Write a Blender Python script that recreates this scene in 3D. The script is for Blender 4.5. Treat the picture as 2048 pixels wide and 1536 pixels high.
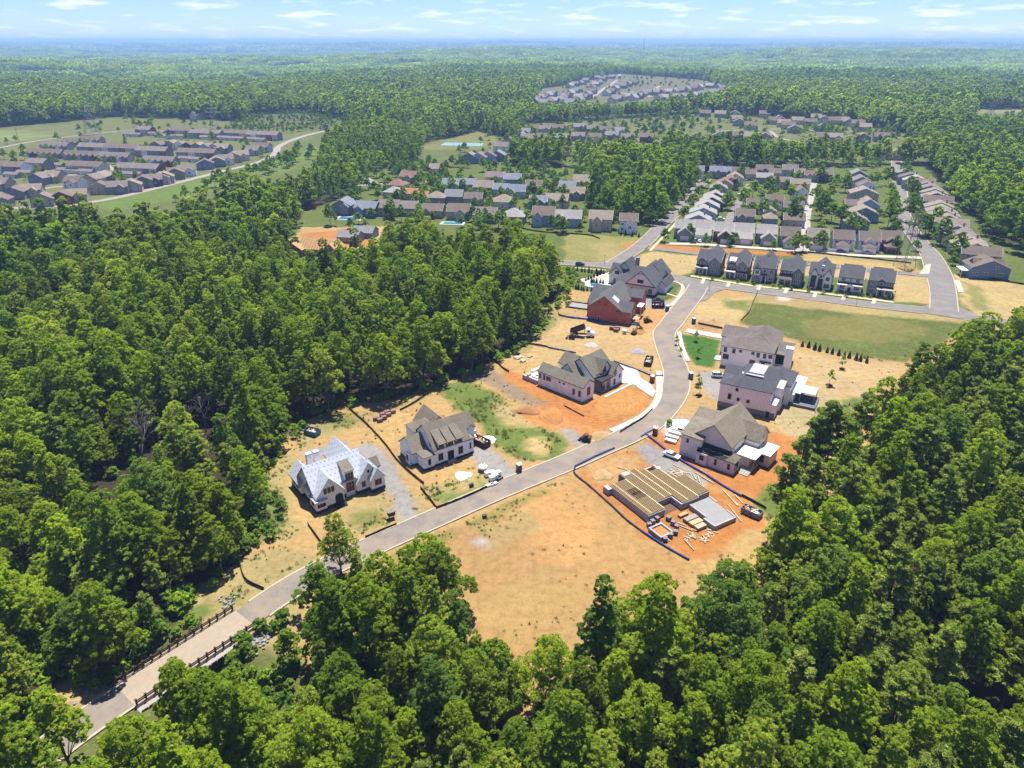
import bpy, bmesh, math, random
import numpy as np
from mathutils import Vector, Matrix
for o in list(bpy.data.objects): bpy.data.objects.remove(o)
sc = bpy.context.scene
COL = sc.collection
R = math.radians
# ---------------------------------------------------------------- camera
FPX, HCAM = 1420.0, 100.0
PITCH = math.atan((768-83)/FPX)
SP, CP = math.sin(PITCH), math.cos(PITCH)
cam = bpy.data.cameras.new('camera'); camo = bpy.data.objects.new('camera', cam); COL.objects.link(camo)
cam.sensor_width = 36; cam.lens = 36*FPX/2048; cam.clip_start = 1; cam.clip_end = 90000
camo.location = (0, 0, HCAM); camo.rotation_euler = (R(90)-PITCH, 0, 0)
sc.camera = camo
# ---------------------------------------------------------------- sky and sun
SUN_EL, SUN_AZ = R(72), R(12)          # the sun stands ahead of the camera, a little to the right
w = bpy.data.worlds.new('World'); sc.world = w; w.use_nodes = True
nt = w.node_tree; nt.nodes.clear()
def N(tree, typ, **kw):
    n = tree.nodes.new(typ)
    for k, v in kw.items(): setattr(n, k, v)
    return n
def mathn(tree, op, a, b=None, c=None, clamp=False):
    n = N(tree, 'ShaderNodeMath', operation=op, use_clamp=clamp)
    for i, v in enumerate((a, b, c)):
        if v is None: continue
        if isinstance(v, (int, float)): n.inputs[i].default_value = v
        else: tree.links.new(v, n.inputs[i])
    return n.outputs[0]
def mixc(tree, fac, a, b, mode='MIX'):
    n = N(tree, 'ShaderNodeMix', data_type='RGBA', blend_type=mode)
    for i, v in ((0, fac), (6, a), (7, b)):
        if isinstance(v, (int, float)): n.inputs[i].default_value = v
        elif isinstance(v, (tuple, list)): n.inputs[i].default_value = (*v[:3], 1)
        else: tree.links.new(v, n.inputs[i])
    return n.outputs[2]
def ramp(tree, fac, stops):
    n = N(tree, 'ShaderNodeValToRGB'); cr = n.color_ramp
    while len(cr.elements) < len(stops): cr.elements.new(.5)
    for e, (p, col) in zip(cr.elements, stops):
        e.position = p; e.color = (col, col, col, 1) if isinstance(col, (int, float)) else (*col[:3], 1)
    tree.links.new(fac, n.inputs[0]); return n.outputs[0]
sky = N(nt, 'ShaderNodeTexSky', sky_type='NISHITA', sun_disc=False)
sky.sun_elevation = SUN_EL; sky.sun_rotation = SUN_AZ; sky.altitude = 900; sky.air_density = 0.75; sky.dust_density = 0.15; sky.ozone_density = 2.0
tc = N(nt, 'ShaderNodeTexCoord'); sep = N(nt, 'ShaderNodeSeparateXYZ'); nt.links.new(tc.outputs['Generated'], sep.inputs[0])
az = mathn(nt, 'ARCTAN2', sep.outputs[0], sep.outputs[1])
el = mathn(nt, 'ARCSINE', sep.outputs[2])
cv = N(nt, 'ShaderNodeCombineXYZ')
nt.links.new(mathn(nt, 'MULTIPLY', az, 15.0), cv.inputs[0]); nt.links.new(mathn(nt, 'MULTIPLY', el, 100.0), cv.inputs[1])
cn = N(nt, 'ShaderNodeTexNoise'); cn.inputs['Scale'].default_value = 1.15; cn.inputs['Detail'].default_value = 7; cn.inputs['Roughness'].default_value = .52
cn.inputs['Distortion'].default_value = .3
nt.links.new(cv.outputs[0], cn.inputs['Vector'])
cl = ramp(nt, cn.outputs['Fac'], [(.52, 0), (.66, .6), (.80, 1.)])
cover = ramp(nt, el, [(0.0, .75), (.03, .9), (.06, .6), (.2, .45)])
clf = mathn(nt, 'MULTIPLY', cl, cover)
skyc = mixc(nt, 1.0, sky.outputs[0], (.50, .56, .98), 'MULTIPLY')
skc = mixc(nt, clf, skyc, (6.2, 6.15, 6.2))
bg = N(nt, 'ShaderNodeBackground'); bg.inputs[1].default_value = 0.082
nt.links.new(skc, bg.inputs[0])
wo = N(nt, 'ShaderNodeOutputWorld'); nt.links.new(bg.outputs[0], wo.inputs[0])
sl = bpy.data.lights.new('sun', 'SUN'); sl.energy = 4.3; sl.angle = R(.6); sl.color = (1, .955, .88)
so = bpy.data.objects.new('sun', sl); COL.objects.link(so)
sd = Vector((math.sin(SUN_AZ)*math.cos(SUN_EL), math.cos(SUN_AZ)*math.cos(SUN_EL), math.sin(SUN_EL)))
so.rotation_euler = sd.to_track_quat('Z', 'Y').to_euler(); so.location = (0, 0, 300)
vs = sc.view_settings; vs.view_transform = 'Standard'; vs.look = 'None'; vs.gamma = 1; vs.exposure = 1.42
try: vs.use_curve_mapping = False
except Exception: pass
cy = sc.cycles
cy.max_bounces = 6; cy.diffuse_bounces = 4; cy.glossy_bounces = 2; cy.transmission_bounces = 4; cy.volume_bounces = 0; cy.transparent_max_bounces = 4
cy.use_denoising = True
try: cy.denoiser = 'OPENIMAGEDENOISE'; cy.denoising_prefilter = 'ACCURATE'
except Exception: pass
cy.use_adaptive_sampling = True; cy.adaptive_threshold = .01
cy.caustics_reflective = False; cy.caustics_refractive = False; cy.sample_clamp_indirect = 6

# ---------------------------------------------------------------- helpers
rnd = random.Random(7)
def P(u, v, z=0.0):
    """where the photograph's sight line through (u, v) meets height z"""
    x = (u-1024)/FPX; y = (v-768)/FPX
    k = (HCAM-z)/(SP+y*CP)
    return (k*x, k*(CP-y*SP))
def PL(pts, z=0.0): return [P(p[0], p[1], p[2] if len(p) > 2 else z) for p in pts]
def Q(x, y, z):
    D = y*CP+(HCAM-z)*SP
    return 1024+FPX*x/D, 768+FPX*((HCAM-z)*CP-y*SP)/D
_G = np.random.RandomState(5).rand(256, 256)
def vnoise(x, y):
    x = np.asarray(x, float); y = np.asarray(y, float)
    xi = np.floor(x).astype(int); yi = np.floor(y).astype(int); fx = x-xi; fy = y-yi
    fx = fx*fx*(3-2*fx); fy = fy*fy*(3-2*fy)
    a = _G[xi & 255, yi & 255]; b = _G[(xi+1) & 255, yi & 255]; c = _G[xi & 255, (yi+1) & 255]; d = _G[(xi+1) & 255, (yi+1) & 255]
    return (a*(1-fx)+b*fx)*(1-fy)+(c*(1-fx)+d*fx)*fy
def fbm(x, y, o=4):
    s = 0; a = .5; n = 0
    for i in range(o):
        s = s+a*vnoise(x*2**i+17.3*i, y*2**i+5.1*i); n += a; a *= .5
    return s/n
CREEK = PL([(-40, 1150), (90, 1220), (205, 1290), (330, 1340), (430, 1360), (520, 1420), (560, 1480), (600, 1600), (650, 1800)])
def seg_dist(x, y, line):
    d = np.full(np.shape(x), 1e9)
    for (ax, ay), (bx, by) in zip(line[:-1], line[1:]):
        vx, vy = bx-ax, by-ay; L = vx*vx+vy*vy+1e-9
        t = np.clip(((x-ax)*vx+(y-ay)*vy)/L, 0, 1)
        d = np.minimum(d, np.hypot(x-ax-t*vx, y-ay-t*vy))
    return d
def terr(x, y):
    x = np.asarray(x, float); y = np.asarray(y, float)
    r = np.hypot(x, y)
    k = np.clip((r-1100)/1500, 0, 1)
    z = k*((fbm(x/900+3, y/700+9, 3)-.5)*70+(fbm(x/2600+1, y/1500+4, 2)-.5)*120*np.clip((r-2500)/3000, 0, 1)-6)
    d = seg_dist(x, y, CREEK)
    ck = np.clip(1-(d-1.5)/7.0, 0, 1); ck = ck*ck*(3-2*ck)
    return z-3.2*ck
def T(x, y): return float(terr(np.array([x]), np.array([y]))[0])
def inpoly(x, y, poly):
    x = np.asarray(x, float); y = np.asarray(y, float); r = np.zeros(x.shape, bool)
    n = len(poly)
    for i in range(n):
        x1, y1 = poly[i]; x2, y2 = poly[(i+1) % n]
        if y1 == y2: continue
        c = ((y1 > y) != (y2 > y)) & (x < (x2-x1)*(y-y1)/(y2-y1)+x1)
        r ^= c
    return r
class MB:
    def __init__(s): s.v = []; s.f = []
    def add(s, vs_, fs):
        o = len(s.v); s.v += [tuple(p) for p in vs_]; s.f += [tuple(i+o for i in f) for f in fs]; return s
    def box(s, x0, x1, y0, y1, z0, z1):
        return s.add([(x0,y0,z0),(x1,y0,z0),(x1,y1,z0),(x0,y1,z0),(x0,y0,z1),(x1,y0,z1),(x1,y1,z1),(x0,y1,z1)],
                     [(3,2,1,0),(4,5,6,7),(0,1,5,4),(1,2,6,5),(2,3,7,6),(3,0,4,7)])
    def obox(s, c, size, rot=(0,0,0)):
        M = Matrix.Rotation(rot[2],3,'Z') @ Matrix.Rotation(rot[1],3,'Y') @ Matrix.Rotation(rot[0],3,'X')
        o = len(s.v); s.box(-size[0]/2,size[0]/2,-size[1]/2,size[1]/2,-size[2]/2,size[2]/2)
        for i in range(o, len(s.v)): s.v[i] = tuple(M @ Vector(s.v[i])+Vector(c))
        return s
    def prism(s, poly, z0, z1):
        n = len(poly); a = sum(poly[i][0]*poly[(i+1)%n][1]-poly[(i+1)%n][0]*poly[i][1] for i in range(n))
        if a < 0: poly = poly[::-1]
        return s.add([(x,y,z0) for x,y in poly]+[(x,y,z1) for x,y in poly],
                     [tuple(range(n))[::-1], tuple(range(n,2*n))]+[(i,(i+1)%n,(i+1)%n+n,i+n) for i in range(n)])
    def extr(s, sec, axis, a, b):
        """closed section (p,z) swept along x or y from a to b"""
        n = len(sec)
        f = (lambda p,z,t:(t,p,z)) if axis == 'x' else (lambda p,z,t:(p,t,z))
        return s.add([f(p,z,a) for p,z in sec]+[f(p,z,b) for p,z in sec],
                     [tuple(range(n)), tuple(range(n,2*n))[::-1]]+[((i+1)%n,i,i+n,(i+1)%n+n) for i in range(n)])
    def tube(s, p0, p1, r0, r1=None, n=6, cap=True):
        r1 = r0 if r1 is None else r1
        p0, p1 = Vector(p0), Vector(p1); d = (p1-p0)
        if d.length < 1e-6: return s
        q = d.to_track_quat('Z','Y'); vs_ = []
        for p, r in ((p0,r0),(p1,r1)):
            for i in range(n):
                a = 2*math.pi*i/n; vs_.append(p+q @ Vector((r*math.cos(a), r*math.sin(a), 0)))
        fs = [(i,(i+1)%n,(i+1)%n+n,i+n) for i in range(n)]
        if cap: fs += [tuple(range(n))[::-1], tuple(range(n,2*n))]
        return s.add(vs_, fs)
    def mesh(s, name, mat=None, smooth=False):
        me = bpy.data.meshes.new(name); me.from_pydata(s.v, [], s.f); 
        bm = bmesh.new(); bm.from_mesh(me); bmesh.ops.recalc_face_normals(bm, faces=bm.faces); bm.to_mesh(me); bm.free()
        if mat is not None: me.materials.append(mat)
        if smooth: me.polygons.foreach_set('use_smooth', [True]*len(me.polygons))
        return me
    def build(s, name, mat, parent=None, loc=(0,0,0), rz=0, smooth=False):
        return ob(name, s.mesh(name, mat, smooth), parent, loc, rz)
def ob(name, me, parent=None, loc=(0,0,0), rz=0):
    o = bpy.data.objects.new(name, me); COL.objects.link(o); o.location = loc; o.rotation_euler = (0,0,rz)
    if parent is not None: o.parent = parent
    return o
def tag(o, label=None, cat=None, group=None, kind=None):
    if label: o['label'] = label
    if cat: o['category'] = cat
    if group: o['group'] = group
    if kind: o['kind'] = kind
    return o
def thing(name, label, cat, loc=(0,0,0), rz=0, group=None):
    return tag(ob(name, None, None, loc, rz), label, cat, group)
def struct(name, me, loc=(0,0,0)): return tag(ob(name, me, None, loc), kind='structure')
def copy_tree(o, parent=None, label=None):
    c = o.copy(); COL.objects.link(c); c.parent = parent
    if label: c['label'] = label
    for ch in KIDS.get(o.name, o.children): copy_tree(ch, c)
    return c
KIDS = {}
def npmesh(name, v, f, mat=None, smooth=False):
    """v (n,3) array, f (m,k) array of equal-size faces"""
    me = bpy.data.meshes.new(name); v = np.asarray(v, np.float32); f = np.asarray(f, np.int32); m, k = f.shape
    me.vertices.add(len(v)); me.vertices.foreach_set('co', v.ravel())
    me.loops.add(m*k); me.loops.foreach_set('vertex_index', f.ravel())
    me.polygons.add(m); me.polygons.foreach_set('loop_start', np.arange(0, m*k, k, dtype=np.int32))
    try: me.polygons.foreach_set('loop_total', np.full(m, k, np.int32))
    except Exception: pass
    if smooth: me.polygons.foreach_set('use_smooth', np.ones(m, bool))
    me.update(calc_edges=True); me.validate()
    if mat: me.materials.append(mat)
    return me
# ---------------------------------------------------------------- materials
MATS = {}
def newmat(name):
    m = bpy.data.materials.new(name); m.use_nodes = True; t = m.node_tree
    b = t.nodes['Principled BSDF']; return m, t, b
def lin(r, g, b):
    f = lambda c: (c/255/12.92) if c/255 <= .04045 else ((c/255+.055)/1.055)**2.4
    return (f(r), f(g), f(b))
def noisefac(t, scale, detail=4, coord='Object', rough=.6, stretch=None):
    c = N(t, 'ShaderNodeTexCoord'); src = c.outputs[coord]
    if stretch:
        mp = N(t, 'ShaderNodeMapping'); mp.inputs['Scale'].default_value = stretch; t.links.new(src, mp.inputs[0]); src = mp.outputs[0]
    n = N(t, 'ShaderNodeTexNoise'); n.inputs['Scale'].default_value = scale; n.inputs['Detail'].default_value = detail; n.inputs['Roughness'].default_value = rough
    t.links.new(src, n.inputs['Vector']); return n.outputs['Fac']
ALB = .56
def M(name, col=(.5,.5,.5), rough=.8, var=.25, scale=3., metal=0., spec=.3, bump=0., bscale=None, coord='Object'):
    """weathered plain surface"""
    if name in MATS: return MATS[name]
    m, t, b = newmat(name)
    if max(col) < .64: col = tuple(c*ALB for c in col)
    f = noisefac(t, scale, 5, coord)
    lo = tuple(c*(1-var) for c in col); hi = tuple(min(1, c*(1+var)) for c in col)
    n2 = noisefac(t, scale*.13+.05, 3, coord)
    c1 = ramp(t, f, [(.25, lo), (.75, hi)])
    c2 = mixc(t, 1.0, c1, ramp(t, n2, [(.3, 1-var*.5), (.7, 1+var*.3)]), 'MULTIPLY')
    t.links.new(c2, b.inputs['Base Color'])
    b.inputs['Roughness'].default_value = rough; b.inputs['Metallic'].default_value = metal; b.inputs['Specular IOR Level'].default_value = spec
    if bump:
        bn = N(t, 'ShaderNodeBump'); bn.inputs['Strength'].default_value = bump; bn.inputs['Distance'].default_value = .05
        t.links.new(noisefac(t, bscale or scale*3, 4, coord), bn.inputs['Height']); t.links.new(bn.outputs[0], b.inputs['Normal'])
    MATS[name] = m; return m
def axis_uv(t):
    """(run along the wall, height) from object coordinates of an upright wall"""
    c = N(t, 'ShaderNodeTexCoord'); s = N(t, 'ShaderNodeSeparateXYZ'); t.links.new(c.outputs['Object'], s.inputs[0])
    k = N(t, 'ShaderNodeCombineXYZ'); t.links.new(mathn(t, 'ADD', s.outputs[0], s.outputs[1]), k.inputs[0]); t.links.new(s.outputs[2], k.inputs[1])
    return k.outputs[0], s
def shingle(name, col, var=.22):
    if name in MATS: return MATS[name]
    col = tuple(c*.52 for c in col)
    m, t, b = newmat(name); c = N(t, 'ShaderNodeTexCoord')
    mp = N(t, 'ShaderNodeMapping'); mp.inputs['Scale'].default_value = (3.2, 3.2, 7.5); t.links.new(c.outputs['Object'], mp.inputs[0])
    v = N(t, 'ShaderNodeTexVoronoi', feature='F1'); v.inputs['Scale'].default_value = 1.2; t.links.new(mp.outputs[0], v.inputs['Vector'])
    sp = N(t, 'ShaderNodeSeparateColor'); t.links.new(v.outputs['Color'], sp.inputs[0])
    lo = tuple(x*(1-var) for x in col); hi = tuple(x*(1+var) for x in col)
    c1 = ramp(t, sp.outputs[0], [(0, lo), (.6, col), (1, hi)])
    c2 = mixc(t, 1., c1, ramp(t, noisefac(t, .35, 3), [(.3, .86), (.7, 1.1)]), 'MULTIPLY')
    t.links.new(c2, b.inputs['Base Color']); b.inputs['Roughness'].default_value = .88; b.inputs['Specular IOR Level'].default_value = .25
    MATS[name] = m; return m
def siding(name, col, step=.2, var=.08):
    if name in MATS: return MATS[name]
    col = tuple(c*(.98 if max(col) < .6 else .95) for c in col)
    m, t, b = newmat(name); uv, s = axis_uv(t)
    fr = mathn(t, 'FRACT', mathn(t, 'DIVIDE', s.outputs[2], step))
    g = ramp(t, fr, [(0, .55), (.12, 1), (1, 1)])
    c1 = mixc(t, 1., ramp(t, noisefac(t, .8, 4), [(.3, tuple(x*(1-var) for x in col)), (.7, tuple(min(1, x*(1+var)) for x in col))]), g, 'MULTIPLY')
    t.links.new(c1, b.inputs['Base Color']); b.inputs['Roughness'].default_value = .6
    bn = N(t, 'ShaderNodeBump'); bn.inputs['Strength'].default_value = .5; bn.inputs['Distance'].default_value = .02; t.links.new(fr, bn.inputs['Height']); t.links.new(bn.outputs[0], b.inputs['Normal'])
    MATS[name] = m; return m
def brickwall(name, c1, c2, mortar, bw=.42, bh=.14):
    if name in MATS: return MATS[name]
    m, t, b = newmat(name); uv, s = axis_uv(t)
    br = N(t, 'ShaderNodeTexBrick'); t.links.new(uv, br.inputs['Vector'])
    br.inputs['Color1'].default_value = (*c1, 1); br.inputs['Color2'].default_value = (*c2, 1); br.inputs['Mortar'].default_value = (*mortar, 1)
    br.inputs['Scale'].default_value = 1; br.inputs['Brick Width'].default_value = bw; br.inputs['Row Height'].default_value = bh; br.inputs['Mortar Size'].default_value = .012
    c3 = mixc(t, 1., br.outputs['Color'], ramp(t, noisefac(t, .5, 4), [(.3, .85), (.7, 1.1)]), 'MULTIPLY')
    t.links.new(c3, b.inputs['Base Color']); b.inputs['Roughness'].default_value = .85
    bn = N(t, 'ShaderNodeBump'); bn.inputs['Strength'].default_value = .6; bn.inputs['Distance'].default_value = .02; bn.invert = True
    t.links.new(br.outputs['Fac'], bn.inputs['Height']); t.links.new(bn.outputs[0], b.inputs['Normal'])
    MATS[name] = m; return m
def wrap(name, base, ink, bw=1.5, bh=.75, thick=.20, roof=False):
    """sheet goods with a repeating run of small printed marks"""
    if name in MATS: return MATS[name]
    m, t, b = newmat(name)
    c = N(t, 'ShaderNodeTexCoord'); s = N(t, 'ShaderNodeSeparateXYZ'); t.links.new(c.outputs['Object'], s.inputs[0])
    if roof: uu, vv = s.outputs[0], s.outputs[1]
    else: uu, vv = mathn(t, 'ADD', s.outputs[0], s.outputs[1]), s.outputs[2]
    row = mathn(t, 'FLOOR', mathn(t, 'DIVIDE', vv, bh))
    fu = mathn(t, 'FRACT', mathn(t, 'ADD', mathn(t, 'DIVIDE', uu, bw), mathn(t, 'MULTIPLY', row, .37)))
    fv = mathn(t, 'FRACT', mathn(t, 'DIVIDE', vv, bh))
    mu = mathn(t, 'LESS_THAN', fu, .34); mv = mathn(t, 'LESS_THAN', mathn(t, 'ABSOLUTE', mathn(t, 'SUBTRACT', fv, .5)), thick)
    g = mathn(t, 'GREATER_THAN', noisefac(t, 6, 2), .44)
    k = mathn(t, 'MULTIPLY', mathn(t, 'MULTIPLY', mu, mv), g)
    bc = ramp(t, noisefac(t, .7, 4), [(.3, tuple(x*.88 for x in base)), (.7, base)])
    t.links.new(mixc(t, mathn(t, 'MULTIPLY', k, .8), bc, ink), b.inputs['Base Color']); b.inputs['Roughness'].default_value = .55
    bn = N(t, 'ShaderNodeBump'); bn.inputs['Strength'].default_value = .25; bn.inputs['Distance'].default_value = .05; t.links.new(noisefac(t, 2.2, 3), bn.inputs['Height']); t.links.new(bn.outputs[0], b.inputs['Normal'])
    MATS[name] = m; return m
def glass(name='window glass', col=(.02,.025,.035), rough=.08):
    if name in MATS: return MATS[name]
    m, t, b = newmat(name)
    t.links.new(ramp(t, noisefac(t, .9, 2), [(.35, col), (.7, tuple(c*2.2 for c in col))]), b.inputs['Base Color'])
    b.inputs['Roughness'].default_value = rough; b.inputs['Specular IOR Level'].default_value = .6
    MATS[name] = m; return m
def leafmat(name, cols, trans=.35, gloss=.25):
    """leaves: diffuse + light through the blade; each tree has its own tint, each spray its own shade of green"""
    if name in MATS: return MATS[name]
    m = bpy.data.materials.new(name); m.use_nodes = True; t = m.node_tree; t.nodes.clear()
    oi = N(t, 'ShaderNodeObjectInfo'); at = N(t, 'ShaderNodeAttribute', attribute_name='tint')
    base = ramp(t, oi.outputs['Random'], [(i/(len(cols)-1), c) for i, c in enumerate(cols)])
    k = ramp(t, at.outputs['Fac'], [(0, .62), (1, 1.38)])
    sn = N(t, 'ShaderNodeTexNoise'); sn.inputs['Scale'].default_value = .0045; sn.inputs['Detail'].default_value = 4; t.links.new(oi.outputs['Location'], sn.inputs['Vector'])
    stand = ramp(t, sn.outputs['Fac'], [(.34, (.72,.78,.85)), (.5, (1,1,1)), (.66, (1.2,1.12,.95))])
    base = mixc(t, 1., base, stand, 'MULTIPLY')
    c1 = mixc(t, 1., base, k, 'MULTIPLY')
    c2 = mixc(t, 1., c1, (1.25, 1.5, .75), 'MULTIPLY')
    d = N(t, 'ShaderNodeBsdfDiffuse'); t.links.new(c1, d.inputs[0])
    tr = N(t, 'ShaderNodeBsdfTranslucent'); t.links.new(c2, tr.inputs[0])
    mx = N(t, 'ShaderNodeMixShader'); mx.inputs[0].default_value = trans; t.links.new(d.outputs[0], mx.inputs[1]); t.links.new(tr.outputs[0], mx.inputs[2])
    out = N(t, 'ShaderNodeOutputMaterial')
    if gloss:
        gl = N(t, 'ShaderNodeBsdfGlossy'); gl.inputs['Roughness'].default_value = .45; gl.inputs[0].default_value = (.9, 1, .8, 1)
        fr = N(t, 'ShaderNodeFresnel'); fr.inputs[0].default_value = 1.35
        m2 = N(t, 'ShaderNodeMixShader'); t.links.new(mathn(t, 'MULTIPLY', fr.outputs[0], gloss), m2.inputs[0]); t.links.new(mx.outputs[0], m2.inputs[1]); t.links.new(gl.outputs[0], m2.inputs[2])
        t.links.new(m2.outputs[0], out.inputs[0])
    else: t.links.new(mx.outputs[0], out.inputs[0])
    MATS[name] = m; return m
# ---------------------------------------------------------------- ground
def axis(lo, hi, step, far_lo, far_hi, g):
    a = list(np.arange(lo, hi+.01, step)); s = step; x = a[-1]
    while x < far_hi: s *= g; x += s; a.append(x)
    s = step; x = lo; pre = []
    while x > far_lo: s *= g; x -= s; pre.append(x)
    return np.array(pre[::-1]+a)
gx = axis(-132, 262, 1.15, -42000, 42000, 1.045)
gy = axis(58, 440, 1.15, -900, 42000, 1.045)
GX, GY = np.meshgrid(gx, gy, indexing='ij')
X, Y = GX.ravel(), GY.ravel()
nx, ny = len(gx), len(gy)
C_FOREST = (.055,.045,.024); C_LAWN = (.13,.17,.035); C_BRIGHT = (.065,.165,.020); C_DRY = (.41,.325,.135); C_TAN = (.50,.335,.135)
C_ORANGE = (.50,.215,.062); C_STRAW = (.52,.39,.17); C_GRAVEL = (.36,.345,.32); C_WEED = (.15,.20,.04); C_SLOPE = (.30,.23,.15); C_CONC = (.62,.57,.48)
col = np.tile(np.array([.045,.062,.022, .6]), (len(X), 1))
nearm = (np.hypot(X, Y) < 520)
col[nearm] = (*C_FOREST, .5)
wob = lambda a, sc_: ((fbm(X/sc_+a, Y/sc_+3*a, 3)-.5)*2, (fbm(X/sc_+40+a, Y/sc_+70+a, 3)-.5)*2)
W1 = wob(1.7, 7.); W2 = wob(9.1, 2.2)
def zone(px, c, grass=.2, amp=3., feather=1.2, keep=1., z=0.):
    """blend a ground colour inside an outline given on the photograph; ragged, soft edge"""
    poly = PL(px, z); xs_ = [p[0] for p in poly]; ys_ = [p[1] for p in poly]; m_ = amp+feather*2
    sel = np.where((X > min(xs_)-m_) & (X < max(xs_)+m_) & (Y > min(ys_)-m_) & (Y < max(ys_)+m_))[0]
    if not len(sel): return
    qx = X[sel]+W1[0][sel]*amp+W2[0][sel]*amp*.4; qy = Y[sel]+W1[1][sel]*amp+W2[1][sel]*amp*.4
    a = np.zeros(len(sel))
    for k in range(8):
        an = k*math.pi/4; a += inpoly(qx+feather*math.cos(an)*(.5+.5*(k%2)), qy+feather*math.sin(an)*(.5+.5*(k%2)), poly)
    a = (a/8*keep)[:, None]
    col[sel] = col[sel]*(1-a)+np.array([*c, grass])*a
CLEAR = [PL(p) for p in (
 [(1145,560),(1120,600),(1085,642),(1030,702),(960,738),(880,768),(780,797),(690,806),(600,852),(550,892),(528,950),(530,1030),(508,1088),(440,1152),(362,1206),(385,1262),(470,1240),(500,1275),(560,1260),(610,1215),(640,1180),(690,1150),(700,1075,14),(735,1125,15),(800,1125,15),(850,1105,16),(905,1120,16),(925,1190,16),(960,1225,16),(1030,1275,16),(1090,1295,16),(1150,1335,16),(1190,1262,16),(1220,1215,16),(1250,1245,16),(1330,1215,16),(1390,1130,16),(1450,1097,17),(1518,1076,17),(1612,1032),(1690,988),(1742,838,18),(1778,776,18),(1832,702,18),(1960,652,16),(2080,610,16),(2200,640),(2200,560),(2100,530),(1400,480),(1200,480),(1140,540)],
 [(1150,560),(1145,548,15),(1115,505,15),(1050,474,15),(980,458,15),(880,452,15),(780,450,15),(700,450,15),(618,452,15),(600,425),(680,400),(740,345),(830,326),(1010,332),(1165,335),(1185,370,4),(1190,404,8),(1240,420,8),(1300,448),(1320,470),(1260,510)],
 [(1290,490),(1318,448),(1345,418),(1390,366),(1422,338),(1445,334),(1700,335),(1785,328),(1850,332),(1885,368),(1925,418),(1975,468),(2025,508),(2110,532),(2200,640),(1900,640)],
 [(-260,440),(60,428,18),(160,424,18),(240,432,18),(380,400,18),(560,352,18),(620,318,18),(655,300),(640,268),(560,246),(420,240),(240,234),(-100,262),(-300,290)],
 [(560,530,16),(600,515,16),(760,500,16),(780,455),(640,445),(580,460)],
 [(440,268,15),(640,262,15),(720,248),(620,226),(500,230)],
 [(820,308,15),(1010,302,15),(1030,282),(960,262),(850,286)],
 [(900,328,15),(1010,326,15),(1030,305),(930,300)],
 [(1120,296,15),(1330,292,15),(1312,274),(1150,276)],
 [(1010,284,15),(1320,272,15),(1420,284,15),(1800,292,15),(1880,286,15),(1810,266),(1700,248),(1420,226),(1240,238),(1050,248)],
 [(1050,214,15),(1180,213,15),(1400,203,15),(1485,184,15),(1400,156),(1240,150),(1080,182)],
 [(1940,232,15),(2200,232,15),(2200,221),(1950,221)],
 [(480,155,15),(545,153,15),(540,144),(490,146)],
 [(60,1400),(150,1345),(200,1330),(240,1372),(170,1425),(60,1425)],
 [(150,1425),(235,1372),(470,1212),(580,1140),(650,1105),(640,1130,20),(600,1185,20),(588,1230,20),(565,1268,20),(525,1305,20),(470,1305,20),(425,1335,20),(375,1318,20),(338,1322,20),(312,1352,22),(290,1405,22),(250,1452,19),(158,1446,15)],
 [(1160,1370),(1200,1370),(1200,1330),(1160,1335)],
)]
for c_ in CLEAR[1:13]: col[inpoly(X, Y, c_)] = (.14,.17,.045,.8)
# residential land first, then the building site, painted outward in
zone([(640,455,14),(700,395),(740,345),(830,322),(1010,332),(1190,325),(1215,375),(1290,440),(1345,420),(1430,325),(1830,315),(1900,400),(1990,470),(2100,520),(2200,640),(1960,650),(1380,620),(1090,560),(1040,480)], C_LAWN, .8, 4)
zone([(-200,420),(60,416),(160,405),(420,350),(600,290),(640,262),(560,246),(240,236),(-300,290)], (.17,.19,.06), .8, 5)
zone([(-60,278),(40,283),(110,270),(50,262),(-100,262)], (.22,.27,.08), .6, 6)
zone([(180,402),(440,352),(620,296),(660,300),(560,350),(380,392),(230,425)], (.15,.22,.04), .9, 6)
zone([(440,262),(640,258),(720,246),(620,226),(500,232)], (.13,.15,.05), .8, 6)
zone([(830,300),(1000,296),(1030,282),(960,262),(860,286)], (.22,.22,.07), .8, 5)
zone([(1120,290),(1330,286),(1310,276),(1150,278)], (.24,.25,.07), .8, 5)
zone([(1020,268),(1320,262),(1420,276),(1800,284),(1880,282),(1800,266),(1700,250),(1420,228),(1240,240),(1050,250)], (.17,.19,.06), .8, 6)
zone([(1050,206),(1180,206),(1400,196),(1480,178),(1400,156),(1240,150),(1080,184)], (.19,.18,.09), .7, 12)
zone([(1940,228),(2200,228),(2200,220),(1950,220)], (.30,.27,.13), .5, 12)
zone([(480,152),(545,150),(540,144),(490,146)], (.25,.27,.1), .5, 25)
zone([(550,530),(590,440),(680,396),(790,440),(790,500),(640,530)], C_LAWN, .8, 4)
zone([(560,500),(600,455),(780,452),(760,490),(640,510)], C_TAN, .3, 4)
zone([(600,470),(740,450),(750,490),(620,500)], C_ORANGE, .1, 4)
SITE = [(1145,560),(1120,600),(1085,642),(1030,702),(960,738),(880,768),(780,797),(690,806),(600,852),(550,892),(528,950),(530,1030),(508,1088),(440,1152),(362,1206),(380,1262),(480,1300),(600,1330),(800,1400),(1000,1440),(1300,1420),(1500,1300),(1640,1100),(1760,960),(1800,860),(1900,760),(2060,640),(1700,600),(1400,560)]
zone(SITE, C_TAN, .35, 3)
zone([(530,960),(560,900),(590,905),(575,985),(600,1070),(540,1080)], C_DRY, .8, 3)
zone([(500,1010),(540,960),(560,1010),(570,1060),(510,1085)], C_WEED, 1, 2.5)
zone([(360,1206),(440,1152),(560,1085),(660,1110),(480,1222),(390,1265)], C_DRY, .7, 3)
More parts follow.
